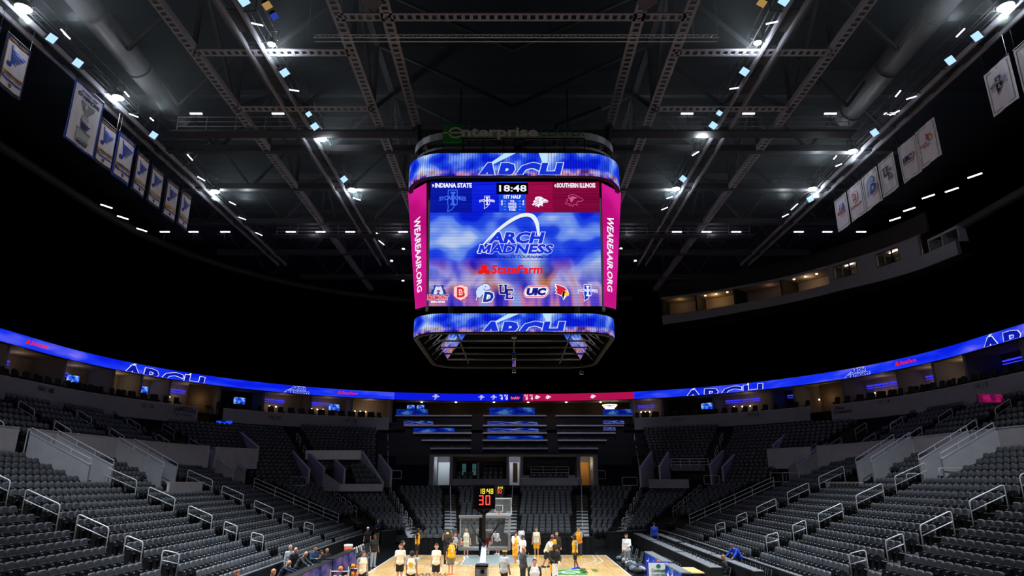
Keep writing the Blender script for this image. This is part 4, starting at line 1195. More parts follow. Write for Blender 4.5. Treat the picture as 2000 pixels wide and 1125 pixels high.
# ------------------------------------------------------------------ corner boxes and their sloping walls
def slope_wall(mb, p0, p1, Y0, Y1, m=M_CONC, low=4.55, th=.18):
    a, b = atY(*p0, Y0), atY(*p1, Y1)
    d = Vector((b[0] - a[0], b[1] - a[1], 0)).normalized(); nn = Vector((-d.y, d.x, 0)) * th
    mb.prism([(a[0], a[1], low), tuple(a), tuple(b), (b[0], b[1], low)], nn, m)
    mb.bar(Vector(a) + nn / 2 + Vector((0, 0, .03)), Vector(b) + nn / 2 + Vector((0, 0, .03)), th * 1.5, .06, M_CAPL)
mb = MB()
for p0, p1 in (((570, 882), (603, 918)), ((602, 886), (632, 915)), ((652, 897), (672, 917)), ((706, 882), (747, 944)), ((739, 888), (763, 920))): slope_wall(mb, p0, p1, 71.5, 67.5)
a, b = atY(597, 880, 71.5), atY(706, 880, 71.5)
mb.box(((a[0] + b[0]) / 2, 71.6, a[2] - .45), (b[0] - a[0], .2, .95), M_WHITE)
a, b = atY(634, 926, 67.2), atY(661, 945, 66.4); c, d = atY(748, 945, 66.9), atY(748, 957, 66.9)
mb.prism([(a[0], a[1], 4.2), tuple(a), tuple(b), (b[0], b[1], 4.2)], (.15, .1, 0), M_CONC)
mb.prism([(b[0], b[1], 4.2), tuple(b), tuple(c), (c[0], c[1], 4.2)], (0, .15, 0), M_CONC)
structure(mb.build('wall_left_corner_box'), 'pale walls of the left corner box with its sloping sides')
mb = MB()
for p0, p1 in (((1271, 883), (1248, 916)), ((1304, 883), (1286, 912)), ((1411, 880), (1385, 908)), ((1440, 880), (1409, 914))): slope_wall(mb, p0, p1, 71.5, 67.5)
b, c = atY(1267, 936, 66.9), atY(1345, 936, 66.4)
mb.prism([(b[0], b[1], 4.5), tuple(b), tuple(c), (c[0], c[1], 4.5)], (0, .15, 0), M_WALLW)
a, b = atY(1310, 910, 71.0), atY(1376, 910, 71.0)
mb.box(((a[0] + b[0]) / 2, 71, a[2] - .2), (b[0] - a[0], .2, .6), M_BOXW)
structure(mb.build('wall_right_corner_box'), 'pale walls of the right corner box with its sloping sides')
mb = MB(); a, b = atY(1310, 896, 70.6), atY(1383, 896, 70.6)
for dz in (0, -.3, -.6): mb.tube([(a[0], 70.6, a[2] + dz), (b[0], 70.6, a[2] + dz)], .03, M_RAIL, 6)
for k in range(5):
    x = a[0] + (b[0] - a[0]) * k / 4; mb.tube([(x, 70.6, a[2]), (x, 70.6, a[2] - .9)], .03, M_RAIL, 6)
tag(mb.build('box_railing'), 'three bar railing on top of the right corner box', 'railing')
first = True
for r_ in range(4):
    for i in range(5 if r_ < 3 else 4):
        p = atY(690 + 10 * i + 3.2 * (3 - r_) - 6, 947, 67.6); lab = 'dark seat in row %s of the left corner box' % nth(r_ + 1)
        dup(bs, (p[0] + .2 - .25 * r_, 67.8 + .85 * r_, 4.5 + .5 * r_), .22, lab, lab)
# mezzanine walls in the two corners, washed blue by the ribbon
mb = MB(); slope_wall(mb, (453, 832), (503, 874), 72, 66.5, M_CONC, 7.0); p, r_ = atY(454, 828, 73), atY(516, 832, 74); mb.prism([(p[0], p[1], p[2] - .8), tuple(p), tuple(r_), (r_[0], r_[1], r_[2] - .7)], (0, .2, 0), M_CONC)
structure(mb.build('wall_left_mezzanine'), 'sloping mezzanine wall in the left corner')
mb = MB(); slope_wall(mb, (1558, 828), (1508, 870), 72, 66.5, M_CONC, 7.0); p, r_ = atY(1495, 824, 74), atY(1556, 822, 73); mb.prism([(p[0], p[1], p[2] - .8), tuple(p), tuple(r_), (r_[0], r_[1], r_[2] - .7)], (0, .2, 0), M_CONC)
structure(mb.build('wall_right_mezzanine'), 'sloping mezzanine wall in the right corner')
panel('bar_sign', 422, 822, 454, 829, 71, emit('#1a4cff', .9), 'blue lit bar sign in the left corner mezzanine')
o = thing('bar_counter', 'dark bar counter with two small lamps under the blue sign in the left corner', 'counter', tuple(atY(438, 842, 71.3)))
c = MB(); a = atY(438, 838, 71.3); c.box((a[0], 71.3, a[2] - .35), (1.9, .5, .7), M_BLACKP); c.build('counter_body', o)
c = MB(); c.sphere((a[0] - .35, 71.0, a[2] + .12), .08, M_SCON, 8, 6); c.sphere((a[0] + .35, 71.0, a[2] + .1), .08, M_SCON, 8, 6); c.build('lamp_bulb', o)
o = panel('banner_panel', 1912, 770, 1957, 786, 46, led_blend('magenta_panel', [(.4, '#5a1038'), (.6, '#a01860')], .8, 3, 1, 1.0), 'magenta lit panel with a pale dog head among the right upper seats')

# ------------------------------------------------------------------ roof steel
ZB = 28.0
def ladder(name, a, b, width, lab, m=M_STEEL, pitch=.42, hole=.24, web=0.0, webside=1):
    mb = MB(); a, b = Vector(a), Vector(b); d = (b - a); L = d.length; d.normalize(); s = d.cross(Vector((0, 0, 1))).normalized()
    e = (width - .3) / 2
    for k in (-1, 1): mb.bar(a + s * k * (width / 2 - e / 2), b + s * k * (width / 2 - e / 2), e, .05, m)
    n = int(L / pitch)
    for i in range(n + 1):
        p = a + d * (i * pitch)
        mb.bar(p, p + d * (pitch - hole), .3, .05, m)
    if web: mb.bar(a + s * webside * width / 2 + Vector((0, 0, web / 2)), b + s * webside * width / 2 + Vector((0, 0, web / 2)), .03, web, m)
    return structure(mb.build(name), lab)
AX = 1.05
TRX = {'outer left': -16.7, 'inner left': -7.9, 'middle left': -5.4, 'middle right': 7.5, 'inner right': 10.0, 'outer right': 18.8}
for nm, x in TRX.items():
    ladder('beam_' + nm.replace(' ', '_'), (x, 14, ZB), (x, 78, ZB), .62 if 'outer' not in nm else .5, 'pierced bottom chord of the %s roof truss' % nm, web=.35 if 'outer' in nm else .0, webside=1 if 'left' in nm else -1)
for nm, x0, x1, y in (('left', -16.7, -7.9, 30.9), ('left second', -16.7, -7.9, 36.6), ('right', 10.0, 18.8, 30.9), ('right second', 10.0, 18.8, 36.6), ('centre', -7.9, 10.0, 28.0)):
    ladder('beam_cross_' + nm.replace(' ', '_'), (x0, y, ZB), (x1, y, ZB), .6, 'pierced cross beam between roof trusses, %s' % nm)
mb = MB()
for y in (42.3, 48.6, 56.0, 64.5, 73.0):
    mb.box((AX, y, ZB + .2), (62 if y < 70 else 50, .5, .5), M_STEELD)
    mb.box((AX, y, 32.8), (62 if y < 70 else 50, .4, .4), M_STEELD)
structure(mb.build('beam_cross_far'), 'dim solid cross beams over the far half of the roof')
mb = MB(); rnd = random.Random(3)
for nm, x in TRX.items():
    if 'middle' in nm: continue
    mb.box((x, 46, 32.8), (.4, 64, .35), M_STEELD)
    ys = [14, 20, 25.2, 30.9, 36.6, 42.3, 48.6, 56, 64.5, 73]
    for i, y in enumerate(ys):
        mb.bar((x, y, ZB), (x, y, 32.8), .22, .22, M_STEELD)
        if i: mb.bar((x, ys[i - 1], ZB if i % 2 else 32.8), (x, y, 32.8 if i % 2 else ZB), .2, .2, M_STEELD)
for y in (30.9, 36.6, 42.3, 48.6, 56, 64.5, 73):
    xs = [-31, -24, -16.7, -7.9, 10, 18.8, 26, 33] if y > 40 else [-24, -16.7, -7.9, 10, 18.8, 26]
    for i in range(1, len(xs)):
        xm = (xs[i - 1] + xs[i]) / 2
        mb.bar((xs[i - 1], y, 32.8), (xm, y, ZB + .2), .18, .18, M_STEELD); mb.bar((xm, y, ZB + .2), (xs[i], y, 32.8), .18, .18, M_STEELD)
structure(mb.build('beam_bracing'), 'dim web bracing of the roof trusses')
mb = MB()
for k in range(26):
    y = 12 + 2.7 * k
    mb.box((AX, y, 34.6), (100, .14, .5), M_DECK)
structure(mb.build('beam_purlins'), 'dark purlins under the roof deck')

# long catwalks carrying the lamps
CAT = {'outer left': -24.4, 'inner left': -13.1, 'inner right': 15.2, 'outer right': 26.5}
for nm, x in CAT.items():
    t = thing('catwalk', 'long steel catwalk under the roof carrying lamps, %s' % nm, 'catwalk', (x, 40, ZB))
    m = MB()
    for k in (-.42, .42): m.box((x + k, 42, ZB), (.12, 52, .3), M_STEEL)
    m.build('side_beam', t)
    y = 17
    while y < 67:
        m = MB(); m.box((x, y, ZB + .1), (.72, 1.7, .04), M_STEELD); y += 2.85; m.build('deck_plate', t)
    m = MB(); sg = 1 if x < 0 else -1
    for dx, z in ((.75, ZB + .1), (.95, ZB + .5), (1.15, ZB + .1), (1.0, ZB + 1.1)): m.tube([(x + sg * dx, 16, z), (x + sg * dx, 67, z)], .03, M_STEELD, 5)
    y = 18
    while y < 66:
        m.bar((x + sg * .5, y, ZB), (x + sg * 1.2, y, ZB + .05), .05, .05, M_STEELD); m.bar((x + sg * 1.1, y, ZB), (x + sg * 1.1, y, ZB + 1.15), .05, .05, M_STEELD); y += 2.4
    m.build('pipe_railing', t)
for i, (Y, lab) in enumerate(((39.2, 'nearer'), (58.4, 'farther'))):
    t = thing('cross_catwalk', 'cross catwalk with strip lights and railing under the roof, %s of two' % lab, 'catwalk', (AX, Y, ZB))
    m = MB(); m.box((AX, Y, ZB - .3), (46, .9, .12), M_STEELD); m.build('deck_plate', t)
    m = MB()
    for z in (.2, .55, .9): m.tube([(-21.5, Y - .45, ZB - .2 + z), (23.6, Y - .45, ZB - .2 + z)], .03, M_STEEL, 5)
    for k in range(24): m.tube([(-21.5 + 1.96 * k, Y - .45, ZB - .25), (-21.5 + 1.96 * k, Y - .45, ZB + .75)], .03, M_STEEL, 5)
    m.build('pipe_railing', t)
M_STRIP = emit('#f4eaff', 4.0); M_FLOOD = emit('#e8f4ff', 60.0); M_SQ = emit('#9fc6f2', 1.5); M_ROD = emit('#e6ecff', 5.0)
def strip(x, y, Y, lab, w=.8):
    p = atY(x, y, Y); t = thing('strip_light', lab, 'light', tuple(p))
    m = MB(); m.box((p[0], Y, p[2] + .07), (w + .1, .16, .06), M_STEELD); m.tube([(p[0], Y, p[2] + .1), (p[0], Y, p[2] - .9)], .025, M_STEELD, 5); ho = m.build('housing', t)
    m = MB(); m.box((p[0], Y, p[2]), (w, .12, .07), M_STRIP); m.build('diffuser', ho)
for i, x in enumerate((383, 543, 1342, 1462, 1622, 1738)): strip(x, 222, 38.7, 'white strip light over the nearer cross catwalk, %s from the left' % nth(i + 1))
for i, x in enumerate((322, 378, 440, 568, 626, 684, 787, 1322, 1380, 1438, 1560, 1616, 1682)): strip(x, 453, 57.9, 'white strip light over the farther cross catwalk, %s from the left' % nth(i + 1), .9)
for i, (x, y) in enumerate(((208, 403), (240, 425), (277, 449))):
    p = atZ(x, y, 27.5); m = MB(); m.bar((p[0] - .25, p[1] - .4, p[2]), (p[0] + .25, p[1] + .4, p[2]), .1, .08, M_STRIP); tag(m.build('strip_light'), 'strip light along the left curtain rail, %s from the left' % nth(i + 1), 'light')
for i, (x, y) in enumerate(((1748, 428), (1776, 409), (1813, 384), (1859, 371), (1904, 343))):
    p = atZ(x, y, 26.8); m = MB(); m.bar((p[0] - .25, p[1] + .4, p[2]), (p[0] + .25, p[1] - .4, p[2]), .1, .08, M_STRIP); tag(m.build('strip_light'), 'strip light along the right curtain rail, %s from the scoreboard' % nth(i + 1), 'light')
# floodlights: housing, yoke, round lens
def flood(x, y, z, lab, size=.36, tilt=0):
    p = atZ(x, y, z); sg = 1 if p[0] < 1 else -1
    t = thing('floodlight', lab, 'floodlight', tuple(p))
    m = MB(); m.cyl((p[0], p[1], p[2] + .06), (p[0], p[1], p[2] + .45), size * 1.1, M_DARKM, size * .55, 14); ho = m.build('housing', t)
    m = MB(); m.bar((p[0] - .3, p[1], p[2] + .3), (p[0] - .3, p[1], p[2] + .9), .05, .05, M_DARKM); m.bar((p[0] + .3, p[1], p[2] + .3), (p[0] + .3, p[1], p[2] + .9), .05, .05, M_DARKM); m.bar((p[0] - .3, p[1], p[2] + .9), (p[0] + .3, p[1], p[2] + .9), .05, .05, M_DARKM); m.build('yoke', t)
    m = MB(); m.sphere((p[0], p[1], p[2] + .04), size, M_FLOOD, 14, 8, (1, 1, .35)); m.build('lens', ho)
for nm, pts in (('outer left', [(45, 18), (230, 192), (420, 375)]), ('inner left', [(530, 88), (628, 272), (688, 372)]), ('inner right', [(1480, 85), (1381, 260), (1320, 370)]), ('outer right', [(1965, 15), (1665, 297), (1587, 370)])):
    for i, (x, y) in enumerate(pts): flood(x, y, 27.75, 'dazzling white floodlight on the %s catwalk, %s from the top of the picture' % (nm, nth(i + 1)), .32 if y > 90 else .2 if 'inner' in nm else .36)
for i, (x, y) in enumerate(((765, 510), (787, 549), (788, 487), (1213, 486), (1241, 510))): flood(x, y, 27.4, 'small distant floodlight %s the scoreboard, %s' % ('left of' if x < 1000 else 'right of', ('beside its lower half', 'lowest on that side', 'highest on that side', 'higher of two', 'lower of two')[i]), .13)
def square(x, y, lab, m=M_SQ, s=.42, z=27.6):
    p = atZ(x, y, z); t = thing('panel_lamp', lab, 'lamp', tuple(p)); d = Vector((1.05 - p[0], 20 - p[1], -26)).normalized()
    e = d.cross(Vector((0, 1, .3))).normalized(); f = d.cross(e)
    P = Vector(p); k = [P + e * a * s + f * b * s for a, b in ((-1, -1), (1, -1), (1, 1), (-1, 1))]
    b = MB(); b.hexa([v - d * .35 * 1 for v in [P + (v - P) * .6 for v in k]] + [v - d * .02 for v in k], M_DARKM); ho = b.build('housing', t)
    b = MB(); b.poly(k, m); b.poly([P + (v - P) * .04 + e * .0 + d * .01 for v in k], m); b.build('lens', ho)
SQ = {'outer left': [(101, 75), (152, 123), (300, 264)], 'inner left': [(477, 3), (556, 142), (603, 223), (615, 247), (672, 350)], 'inner right': [(1531, 2), (1454, 140), (1405, 221), (1393, 245), (1334, 349)], 'outer right': [(1908, 71), (1856, 118), (1708, 259), (1582, 389)]}
for nm, pts in SQ.items():
    for i, (x, y) in enumerate(pts): square(x, y, 'square pale blue panel lamp, %s catwalk, %s from the top' % (nm, nth(i + 1)), s=.22 if y not in (223, 221) else .16)
square(522, 11, 'square amber panel lamp at the top of the inner left catwalk', emit('#a8854a', 1.0), .2); square(536, 32, 'small deep blue panel lamp beside the amber one, inner left', emit('#2a3c9c', 1.0), .18); square(1488, 6, 'square amber panel lamp at the top of the inner right catwalk', emit('#a8854a', 1.0), .2)
RODS = [(119, 57, 131, 70), (125, 65, 137, 76), (252, 222, 270, 229), (243, 179, 252, 189), (293, 230, 300, 236), (491, 45, 514, 50), (565, 175, 584, 178), (366, 302, 376, 313), (386, 345, 400, 353), (448, 394, 460, 400), (466, 424, 480, 429), (499, 454, 512, 460), (690, 386, 704, 391), (735, 455, 742, 460), (740, 470, 750, 478),
        (1496, 47, 1519, 42), (1425, 174, 1443, 171), (1868, 72, 1884, 56), (1749, 189, 1759, 177), (1770, 194, 1790, 188), (1738, 225, 1757, 216), (1628, 311, 1634, 304), (1632, 325, 1644, 320), (1352, 304, 1365, 296), (1545, 410, 1558, 398), (1528, 424, 1540, 418), (1302, 388, 1314, 384), (1292, 410, 1304, 405)]
RODS.sort(key=lambda r: r[1] + r[3])
kc = {'left': 0, 'right': 0}
for (x0, y0, x1, y1) in RODS:
    a, b = atZ(x0, y0, 27.9), atZ(x1, y1, 27.9); sd = 'left' if x0 < 1000 else 'right'; kc[sd] += 1
    m = MB(); m.bar(a, b, .055, .05, M_ROD); tag(m.build('rod_lamp'), 'short white rod lamp on the %s catwalks, %s from the top of the picture' % (sd, nth(kc[sd])), 'lamp')
# big round ducts beside the outer catwalks
for w, x0, x1 in (('left', -21.5, -22.6), ('right', 23.6, 24.7)):
    t = thing('air_duct', 'large round air duct beside the %s outer catwalk' % w, 'duct', (x0, 30, 30))
    m = MB(); m.cyl((x0, 16, 30), (x1, 41, 30), .75, M_DUCT, None, 20); m.build('duct_tube', t, True)
    m = MB()
    for y in (20, 25, 30, 35, 40): m.tube([(x0 + (x1 - x0) * (y - 16) / 25 + .8 * math.cos(2 * PI * k / 20), y, 30 + .8 * math.sin(2 * PI * k / 20)) for k in range(20)], .05, M_STEELD, 5, True)
    m.build('duct_band', t)
# slim lighting truss in front of the scoreboard, and two hung loudspeakers
a, b = atY(612, 68, 27.0), atY(1405, 79, 27.0)
t = thing('lighting_truss', 'slim horizontal lighting truss hung across the middle above the scoreboard', 'truss', ((a[0] + b[0]) / 2, 27, a[2]))
m = MB(); z = (a[2] + b[2]) / 2
for dy, dz in ((0, 0), (.3, 0), (.15, .28)): m.tube([(a[0], 27 + dy, z + dz), (b[0], 27 + dy, z + dz)], .022, M_RAIL, 6)
n = 46
for i in range(n):
    u0, u1 = a[0] + (b[0] - a[0]) * i / n, a[0] + (b[0] - a[0]) * (i + .5) / n
    m.tube([(u0, 27, z), (u1, 27.15, z + .28), (u0 + (b[0] - a[0]) / n, 27, z)], .012, M_RAIL, 4)
m.build('truss_tube', t)
m = MB()
for x in (a[0] - .3, a[0] + 1.2, b[0] - 1.2, b[0]): m.tube([(x, 27.1, z + .1), (x, 27.1, z + 4)], .015, M_RAIL, 5)
m.build('hanging_wire', t)
for w, x, y in (('left', 728, 10), ('right', 1262, 10)):
    p = atY(x, y, 26.2); t = thing('loudspeaker', 'hung dark loudspeaker at the top of the picture, %s of the middle' % w, 'loudspeaker', tuple(p))
    m = MB(); m.prism([(p[0] - .55, p[1] - .2, p[2]), (p[0], p[1] + .5, p[2]), (p[0] + .55, p[1] - .2, p[2]), (p[0] + .3, p[1] - .6, p[2]), (p[0] - .3, p[1] - .6, p[2])], (0, 0, 1.0), mat('speaker_shell', '#4a4852', .5)); m.build('enclosure', t)
    m = MB(); m.box((p[0], p[1] - .61, p[2] + .55), (.5, .02, .8), M_DARKM); m.build('grille', t)
# ------------------------------------------------------------------ centre-hung scoreboard
SX, SY = 1.1, 37.6
sb = thing('scoreboard', 'huge four sided centre hung scoreboard with ring screens above and below', 'scoreboard', (SX, SY, 10.5))
TL, TR = atY(841, 355, 32.6), atY(1170, 355, 32.6)
BL, BR = atY(837, 598, 33.6), atY(1176, 598, 33.6)
TL, TR, BL, BR = (Vector(p) for p in (TL, TR, BL, BR))
SW, SH = 340.0, 243.0           # picture units of the main screen (about one photo pixel each)
nrm = (TR - TL).cross(BL - TL).normalized()
if nrm.y > 0: nrm = -nrm
def smap(u, v, d):
    a = BL.lerp(BR, u / SW); b = TL.lerp(TR, u / SW)
    return a.lerp(b, v / SH) + nrm * d
PIC = screen_city('main_screen_picture', 1.0, 62, False, 1.0, 0.0)
mb = MB()
def bgrect(u0, v0, u1, v1, m, n=1):
    for i in range(6):
        for j in range(8):
            a, b, c, d = i / 6, (i + 1) / 6, j / 8, (j + 1) / 8
            mb.poly([smap(u0 + (u1 - u0) * x, v0 + (v1 - v0) * y, 0) for x, y in ((a, c), (b, c), (b, d), (a, d))], m, [(a, c), (b, c), (b, d), (a, d)])
VT = 182.0
bgrect(0, 0, SW, VT, PIC)
def stripe(name, c1, c2):
    return led_blend(name, [(0.3, c1), (0.45, c2), (0.55, c1), (0.7, c2)], 1.0, 0.2, 16, 1.0, 0.0)
B1 = stripe('led_navy', '#06108c', '#0a1cae'); B2 = stripe('led_blue', '#0814c0', '#1024e8'); B3 = stripe('led_panel_blue', '#0d3acc', '#1a50f0'); R1 = stripe('led_maroon', '#86083c', '#a00c4a'); R2 = stripe('led_dark_maroon', '#6a062e', '#8a0a40')
bgrect(0, VT, 84, SH, B1); bgrect(84, VT, 138, SH, B2); bgrect(138, VT, 192, SH, B3); bgrect(192, VT, 246, SH, R1); bgrect(246, VT, SW, SH, R2)
g = Gfx(mb, smap, (0.5, SH - .5), 0.012)
BK = emit('#020204', 1.0)
g.rect(133, VT + 36, 197, VT + 59, BK, 1)
g.text('18:48', 139, VT + 41.5, 193, 12.5, W1, 2, .02)
g.text('9', 3, VT + 50, 7, 5.5, W1, 1, .03); g.text('INDIANA STATE', 9.5, VT + 49.5, 83, 8.5, W1, 1, .045)
g.text('8', 250, VT + 50, 253.5, 5.5, W1, 1, .03); g.text('SOUTHERN ILLINOIS', 255, VT + 49.5, 332, 8.5, W1, 1, .045)
LB = emit('#3c6cf0', 1.0); PK = emit('#c85a8e', 1.0)
syc(g, 45, VT + 1, 43, LB, None, 1); syc(g, 114, VT + 7, 25, W1, B2, 1)
dog(g, 204, VT + 9, 23, W1, 1, False, R1); dog(g, 271, VT + 11, 25, PK, 1, True); g.shape([(.3, .7), (.6, .85), (1.0, .72), (.7, .6), (.5, .3), (.4, .5)], PK, 1, (271, VT + 11), 25)
g.text('1ST HALF', 148, VT + 27.5, 182, 6.5, W1, 1, .04)
for i, (t, l, r_) in enumerate((('TOL', '4', '4'), ('FOULS', '0', '0'), ('BONUS', None, None), ('POSS', None, None))):
    v = VT + 20 - 5.6 * i; w = 3.1 * len(t)
    g.text(t, 165 - w / 2, v, 165 + w / 2, 4.2, W1, 1, .04)
    for s in (-1, 1): g.rect(165 + s * 15 - 2.2, v + 1.8, 165 + s * 15 + 2.2, v + 2.6, W2, 1)
    if l: g.text(l, 142, v - .4, 145.5, 5, W1, 1, .02); g.text(r_, 185, v - .4, 188.5, 5, W1, 1, .02)
    else:
        for s in (-1, 1): g.rect(165 + s * 22 - 1, v + 1.2, 165 + s * 22 + 1, v + 3.2, LB, 1)
# middle logo
DKB = emit('#182048', 1.0)
swoosh(g, 93, 102.5, 125, 76, DKB, 1, .075); swoosh(g, 94, 103.5, 124, 77, emit('#e6f0ff', 1.0), 2, .085)
g.text('ARCH', 119, 122, 222, 19.5, BLUEL, 3, .05, .28, outline=W1, ow=.03)
Mo = [(x * 23 + .28 * y * 16.5 + 96, 101.5 + y * 16.5) for x, y in ((0, 0), (.26, 0), (.26, .52), (.42, .12), (.58, .12), (.74, .52), (.74, 0), (1, 0), (1, 1), (.72, 1), (.5, .46), (.28, 1), (0, 1))]
g.line(Mo, 2.4, W1, 3, True); g.shape(Mo, BLUEL, 4)
g.text('ADNESS', 121, 101.5, 241, 16.5, BLUEL, 3, .045, .28, outline=W1, ow=.022)
g.text('MISSOURI VALLEY TOURNAMENT', 92, 92, 241, 5.2, NAVY, 2, .03, .28); g.rect(116, 86.3, 243, 87.2, NAVY, 2)
sf_logo(g, 97, 60.5, 20.5, RED, 2, 99)
# conference marks along the bottom
NV = emit('#1a1a84', 1.0); RD = emit('#d82434', 1.0); PKW = emit('#ffd4cc', 1.0); YL = emit('#ffd23c', 1.0); BKD = emit('#180808', 1.0); LBW = emit('#cfe0ff', 1.0); DB = emit('#1c3a9c', 1.0)
def m_bear(g, u, v, h, lay=1):
    g.shape([(.05, .0), (1.0, .0), (.92, .45), (.80, .62), (.86, .86), (.70, .92), (.52, .84), (.34, .92), (.20, .86), (.25, .62), (.12, .45)], DB, lay, (u, v + .42 * h), .6 * h, 1.0 * h)
    g.shape([(.22, .05), (.40, .0), (.50, .2), (.62, .0), (.82, .05), (.74, .5), (.68, .78), (.52, .72), (.36, .78), (.30, .5)], LBW, lay + 1, (u, v + .44 * h), .6 * h, 1.0 * h)
    g.ell(u + .52 * h, v + .62 * h, .1 * h, .07 * h, RD, lay + 2)
    g.text('BELMONT', u - .12 * h, v + .14 * h, u + 1.12 * h, .25 * h, RD, lay + 2, .05, outline=W1, ow=.05); g.text('BRUINS', u + .1 * h, v - .05 * h, u + .9 * h, .1 * h, W1, lay + 2, .04)
def m_shield(g, u, v, h, lay=1, red=RD, bg=PKW):
    o = [(.0, .86), (.25, .92), (.5, 1.0), (.75, .92), (1.0, .86), (1.0, .3), (.82, .14), (.5, 0), (.18, .14), (0, .3)]
    g.shape(o, bg, lay, (u, v), h, .9 * h); g.line([(u + x * .9 * h, v + y * h) for x, y in o], .035 * h, red, lay + 1, True)
    g.text('B', u + .26 * h, v + .24 * h, u + .66 * h, .54 * h, red, lay + 1, .06); g.text('B', u + .33 * h, v + .32 * h, u + .58 * h, .38 * h, bg, lay + 2, .0)
def m_hound(g, u, v, h, lay=1, body=LBW, ink=DB):
    o = [(.02, .02), (.10, .0), (.14, .22), (.30, .18), (.40, .3), (.62, .5), (.82, .6), (.95, .72), (.92, .86), (.78, .98), (.55, 1.0), (.38, .93), (.15, .78), (.04, .55), (.08, .3)]
    g.shape(o, body, lay, (u, v), h, .95 * h); g.line([(u + x * .95 * h, v + y * h) for x, y in o], .03 * h, ink, lay + 1, True)
    g.line([(u + .5 * h, v + .7 * h), (u + .62 * h, v + .6 * h), (u + .78 * h, v + .66 * h)], .04 * h, ink, lay + 1); g.ell(u + .6 * h, v + .82 * h, .04 * h, .03 * h, ink, lay + 1, 8)
    g.text('D', u + .5 * h, v + .0 * h, u + .98 * h, .5 * h, ink, lay + 3, .06, .2, outline=W1, ow=.07)
def m_ue(g, u, v, h, ink, lay=1, edge=W1):
    for m, e, l in ((edge, .035, lay), (ink, 0, lay + 1)):
        for (x0, y0, x1, y1) in ((.10, .45, .26, 1.0), (.46, .45, .62, 1.0), (.02, .92, .34, 1.0), (.38, .92, .70, 1.0), (.14, .36, .58, .5), (.56, .03, .72, .66), (.50, .0, 1.08, .12), (.5, .58, 1.05, .7), (.56, .29, .92, .4), (.98, .0, 1.08, .2), (.96, .52, 1.05, .7)):
            g.rect(u + (x0 - e) * h, v + (y0 - e) * h, u + (x1 + e) * h, v + (y1 + e) * h, m, l)
def m_uic(g, u, v, h, ink, red, lay=1):
    def pill(e, m, l):
        o = []
        for cx, a0 in ((1.9, -90), (.42, 90)):
            for k in range(9):
                a = R(a0 + 22.5 * k); o.append((u + cx * h + (.5 + e) * h * math.cos(a) * .8 + .12 * h * math.sin(a), v + .5 * h + (.5 + e) * h * math.sin(a)))
        g.poly(o, m, l)
    pill(.05, W1, lay); pill(.0, red, lay + 1); pill(-.07, W1, lay + 2)
    g.text('UIC', u + .26 * h, v + .22 * h, u + 1.9 * h, .56 * h, ink, lay + 3, .08, .25)
def m_bird(g, u, v, h, lay=1):
    g.shape([(.0, 1.04), (.30, .95), (.66, .84), (.86, .62), (.94, .36), (.72, .22), (.56, .0), (.44, .24), (.2, .36), (.0, .42), (.1, .55), (-.02, .62), (.1, .76), (.0, .8)], W1, lay, (u, v), 1.0 * h, .96 * h)
    g.shape([(.05, .98), (.32, .9), (.62, .8), (.80, .62), (.70, .52), (.5, .5), (.42, .3), (.2, .4), (.06, .44), (.16, .56), (.05, .64), (.16, .74)], RD, lay + 1, (u, v), h, .96 * h)
    g.shape([(.5, .5), (.72, .52), (.70, .34), (.6, .28), (.54, .06), (.46, .26)], BKD, lay + 2, (u, v), h, .96 * h)
    g.shape([(.62, .42), (.78, .56), (.92, .44), (.92, .30), (.74, .26), (.62, .32)], YL, lay + 3, (u, v), h, .96 * h)
    g.ell(u + .66 * h, v + .58 * h, .05 * h, .04 * h, W1, lay + 3, 8)
m_bear(g, 2, 8, 33); m_shield(g, 49, 10.5, 31); m_hound(g, 91, 9, 34); m_ue(g, 136, 13, 28, NV); m_uic(g, 187, 17, 21, NV, RD); m_bird(g, 248, 11, 31); syc(g, 312, 9.5, 32, W1, BLUEL, 1)
mb.build('main_screen', sb)

# magenta corner screens
MG = led_blend('corner_magenta', [(.35, '#b80c78'), (.6, '#d61c94')], 1.0, .3, 2.0, 9.0)
def corner(sx):
    zt, zb = TL.z, BL.z
    m = MB()
    if sx < 0: a, b, c, d = atZ(797, 377, zt), Vector(atY(833, 357, 32.8)), Vector(atY(833, 598, 33.75)), atZ(811, 604, zb)
    else: a, b, c, d = atZ(1213, 377, zt), Vector(atY(1175, 357, 32.8)), Vector(atY(1180, 598, 33.75)), atZ(1203, 604, zb)
    a, b, c, d = Vector(a), Vector(b), Vector(c), Vector(d)
    if sx > 0: L0, L1, L2, L3 = c, d, a, b      # lower left, lower right, upper right, upper left as seen
    else: L0, L1, L2, L3 = d, c, b, a
    n = (L1 - L0).cross(L3 - L0).normalized()
    if n.y > 0: n = -n
    f = lambda u, v, dd: L0.lerp(L1, u).lerp(L3.lerp(L2, u), v) + n * dd
    for i in range(4):
        for j in range(24): m.poly([f(x / 4, y / 24, 0) for x, y in ((i, j), (i + 1, j), (i + 1, j + 1), (i, j + 1))], MG, [(x / 4, y / 24) for x, y in ((i, j), (i + 1, j), (i + 1, j + 1), (i, j + 1))])
    gg = Gfx(m, f, None, .015)
    # lettering runs downwards; heights in width units, widths in height units
    for p in text_polys('WEAREAAIR.ORG', .025):
        xs = [x for q_ in text_polys('WEAREAAIR.ORG', 0) for x, _ in q_]; x0, x1 = min(xs), max(xs)
        gg.poly([(.27 + y / .69 * .36, .745 - (x - x0) / (x1 - x0) * .615) for x, y in p], W1, 1)
    o = m.build('corner_screen', sb); return o
corner(-1); corner(1)

M_VOID = mat('matt_black_steel', '#030304', .95, spec=.05)
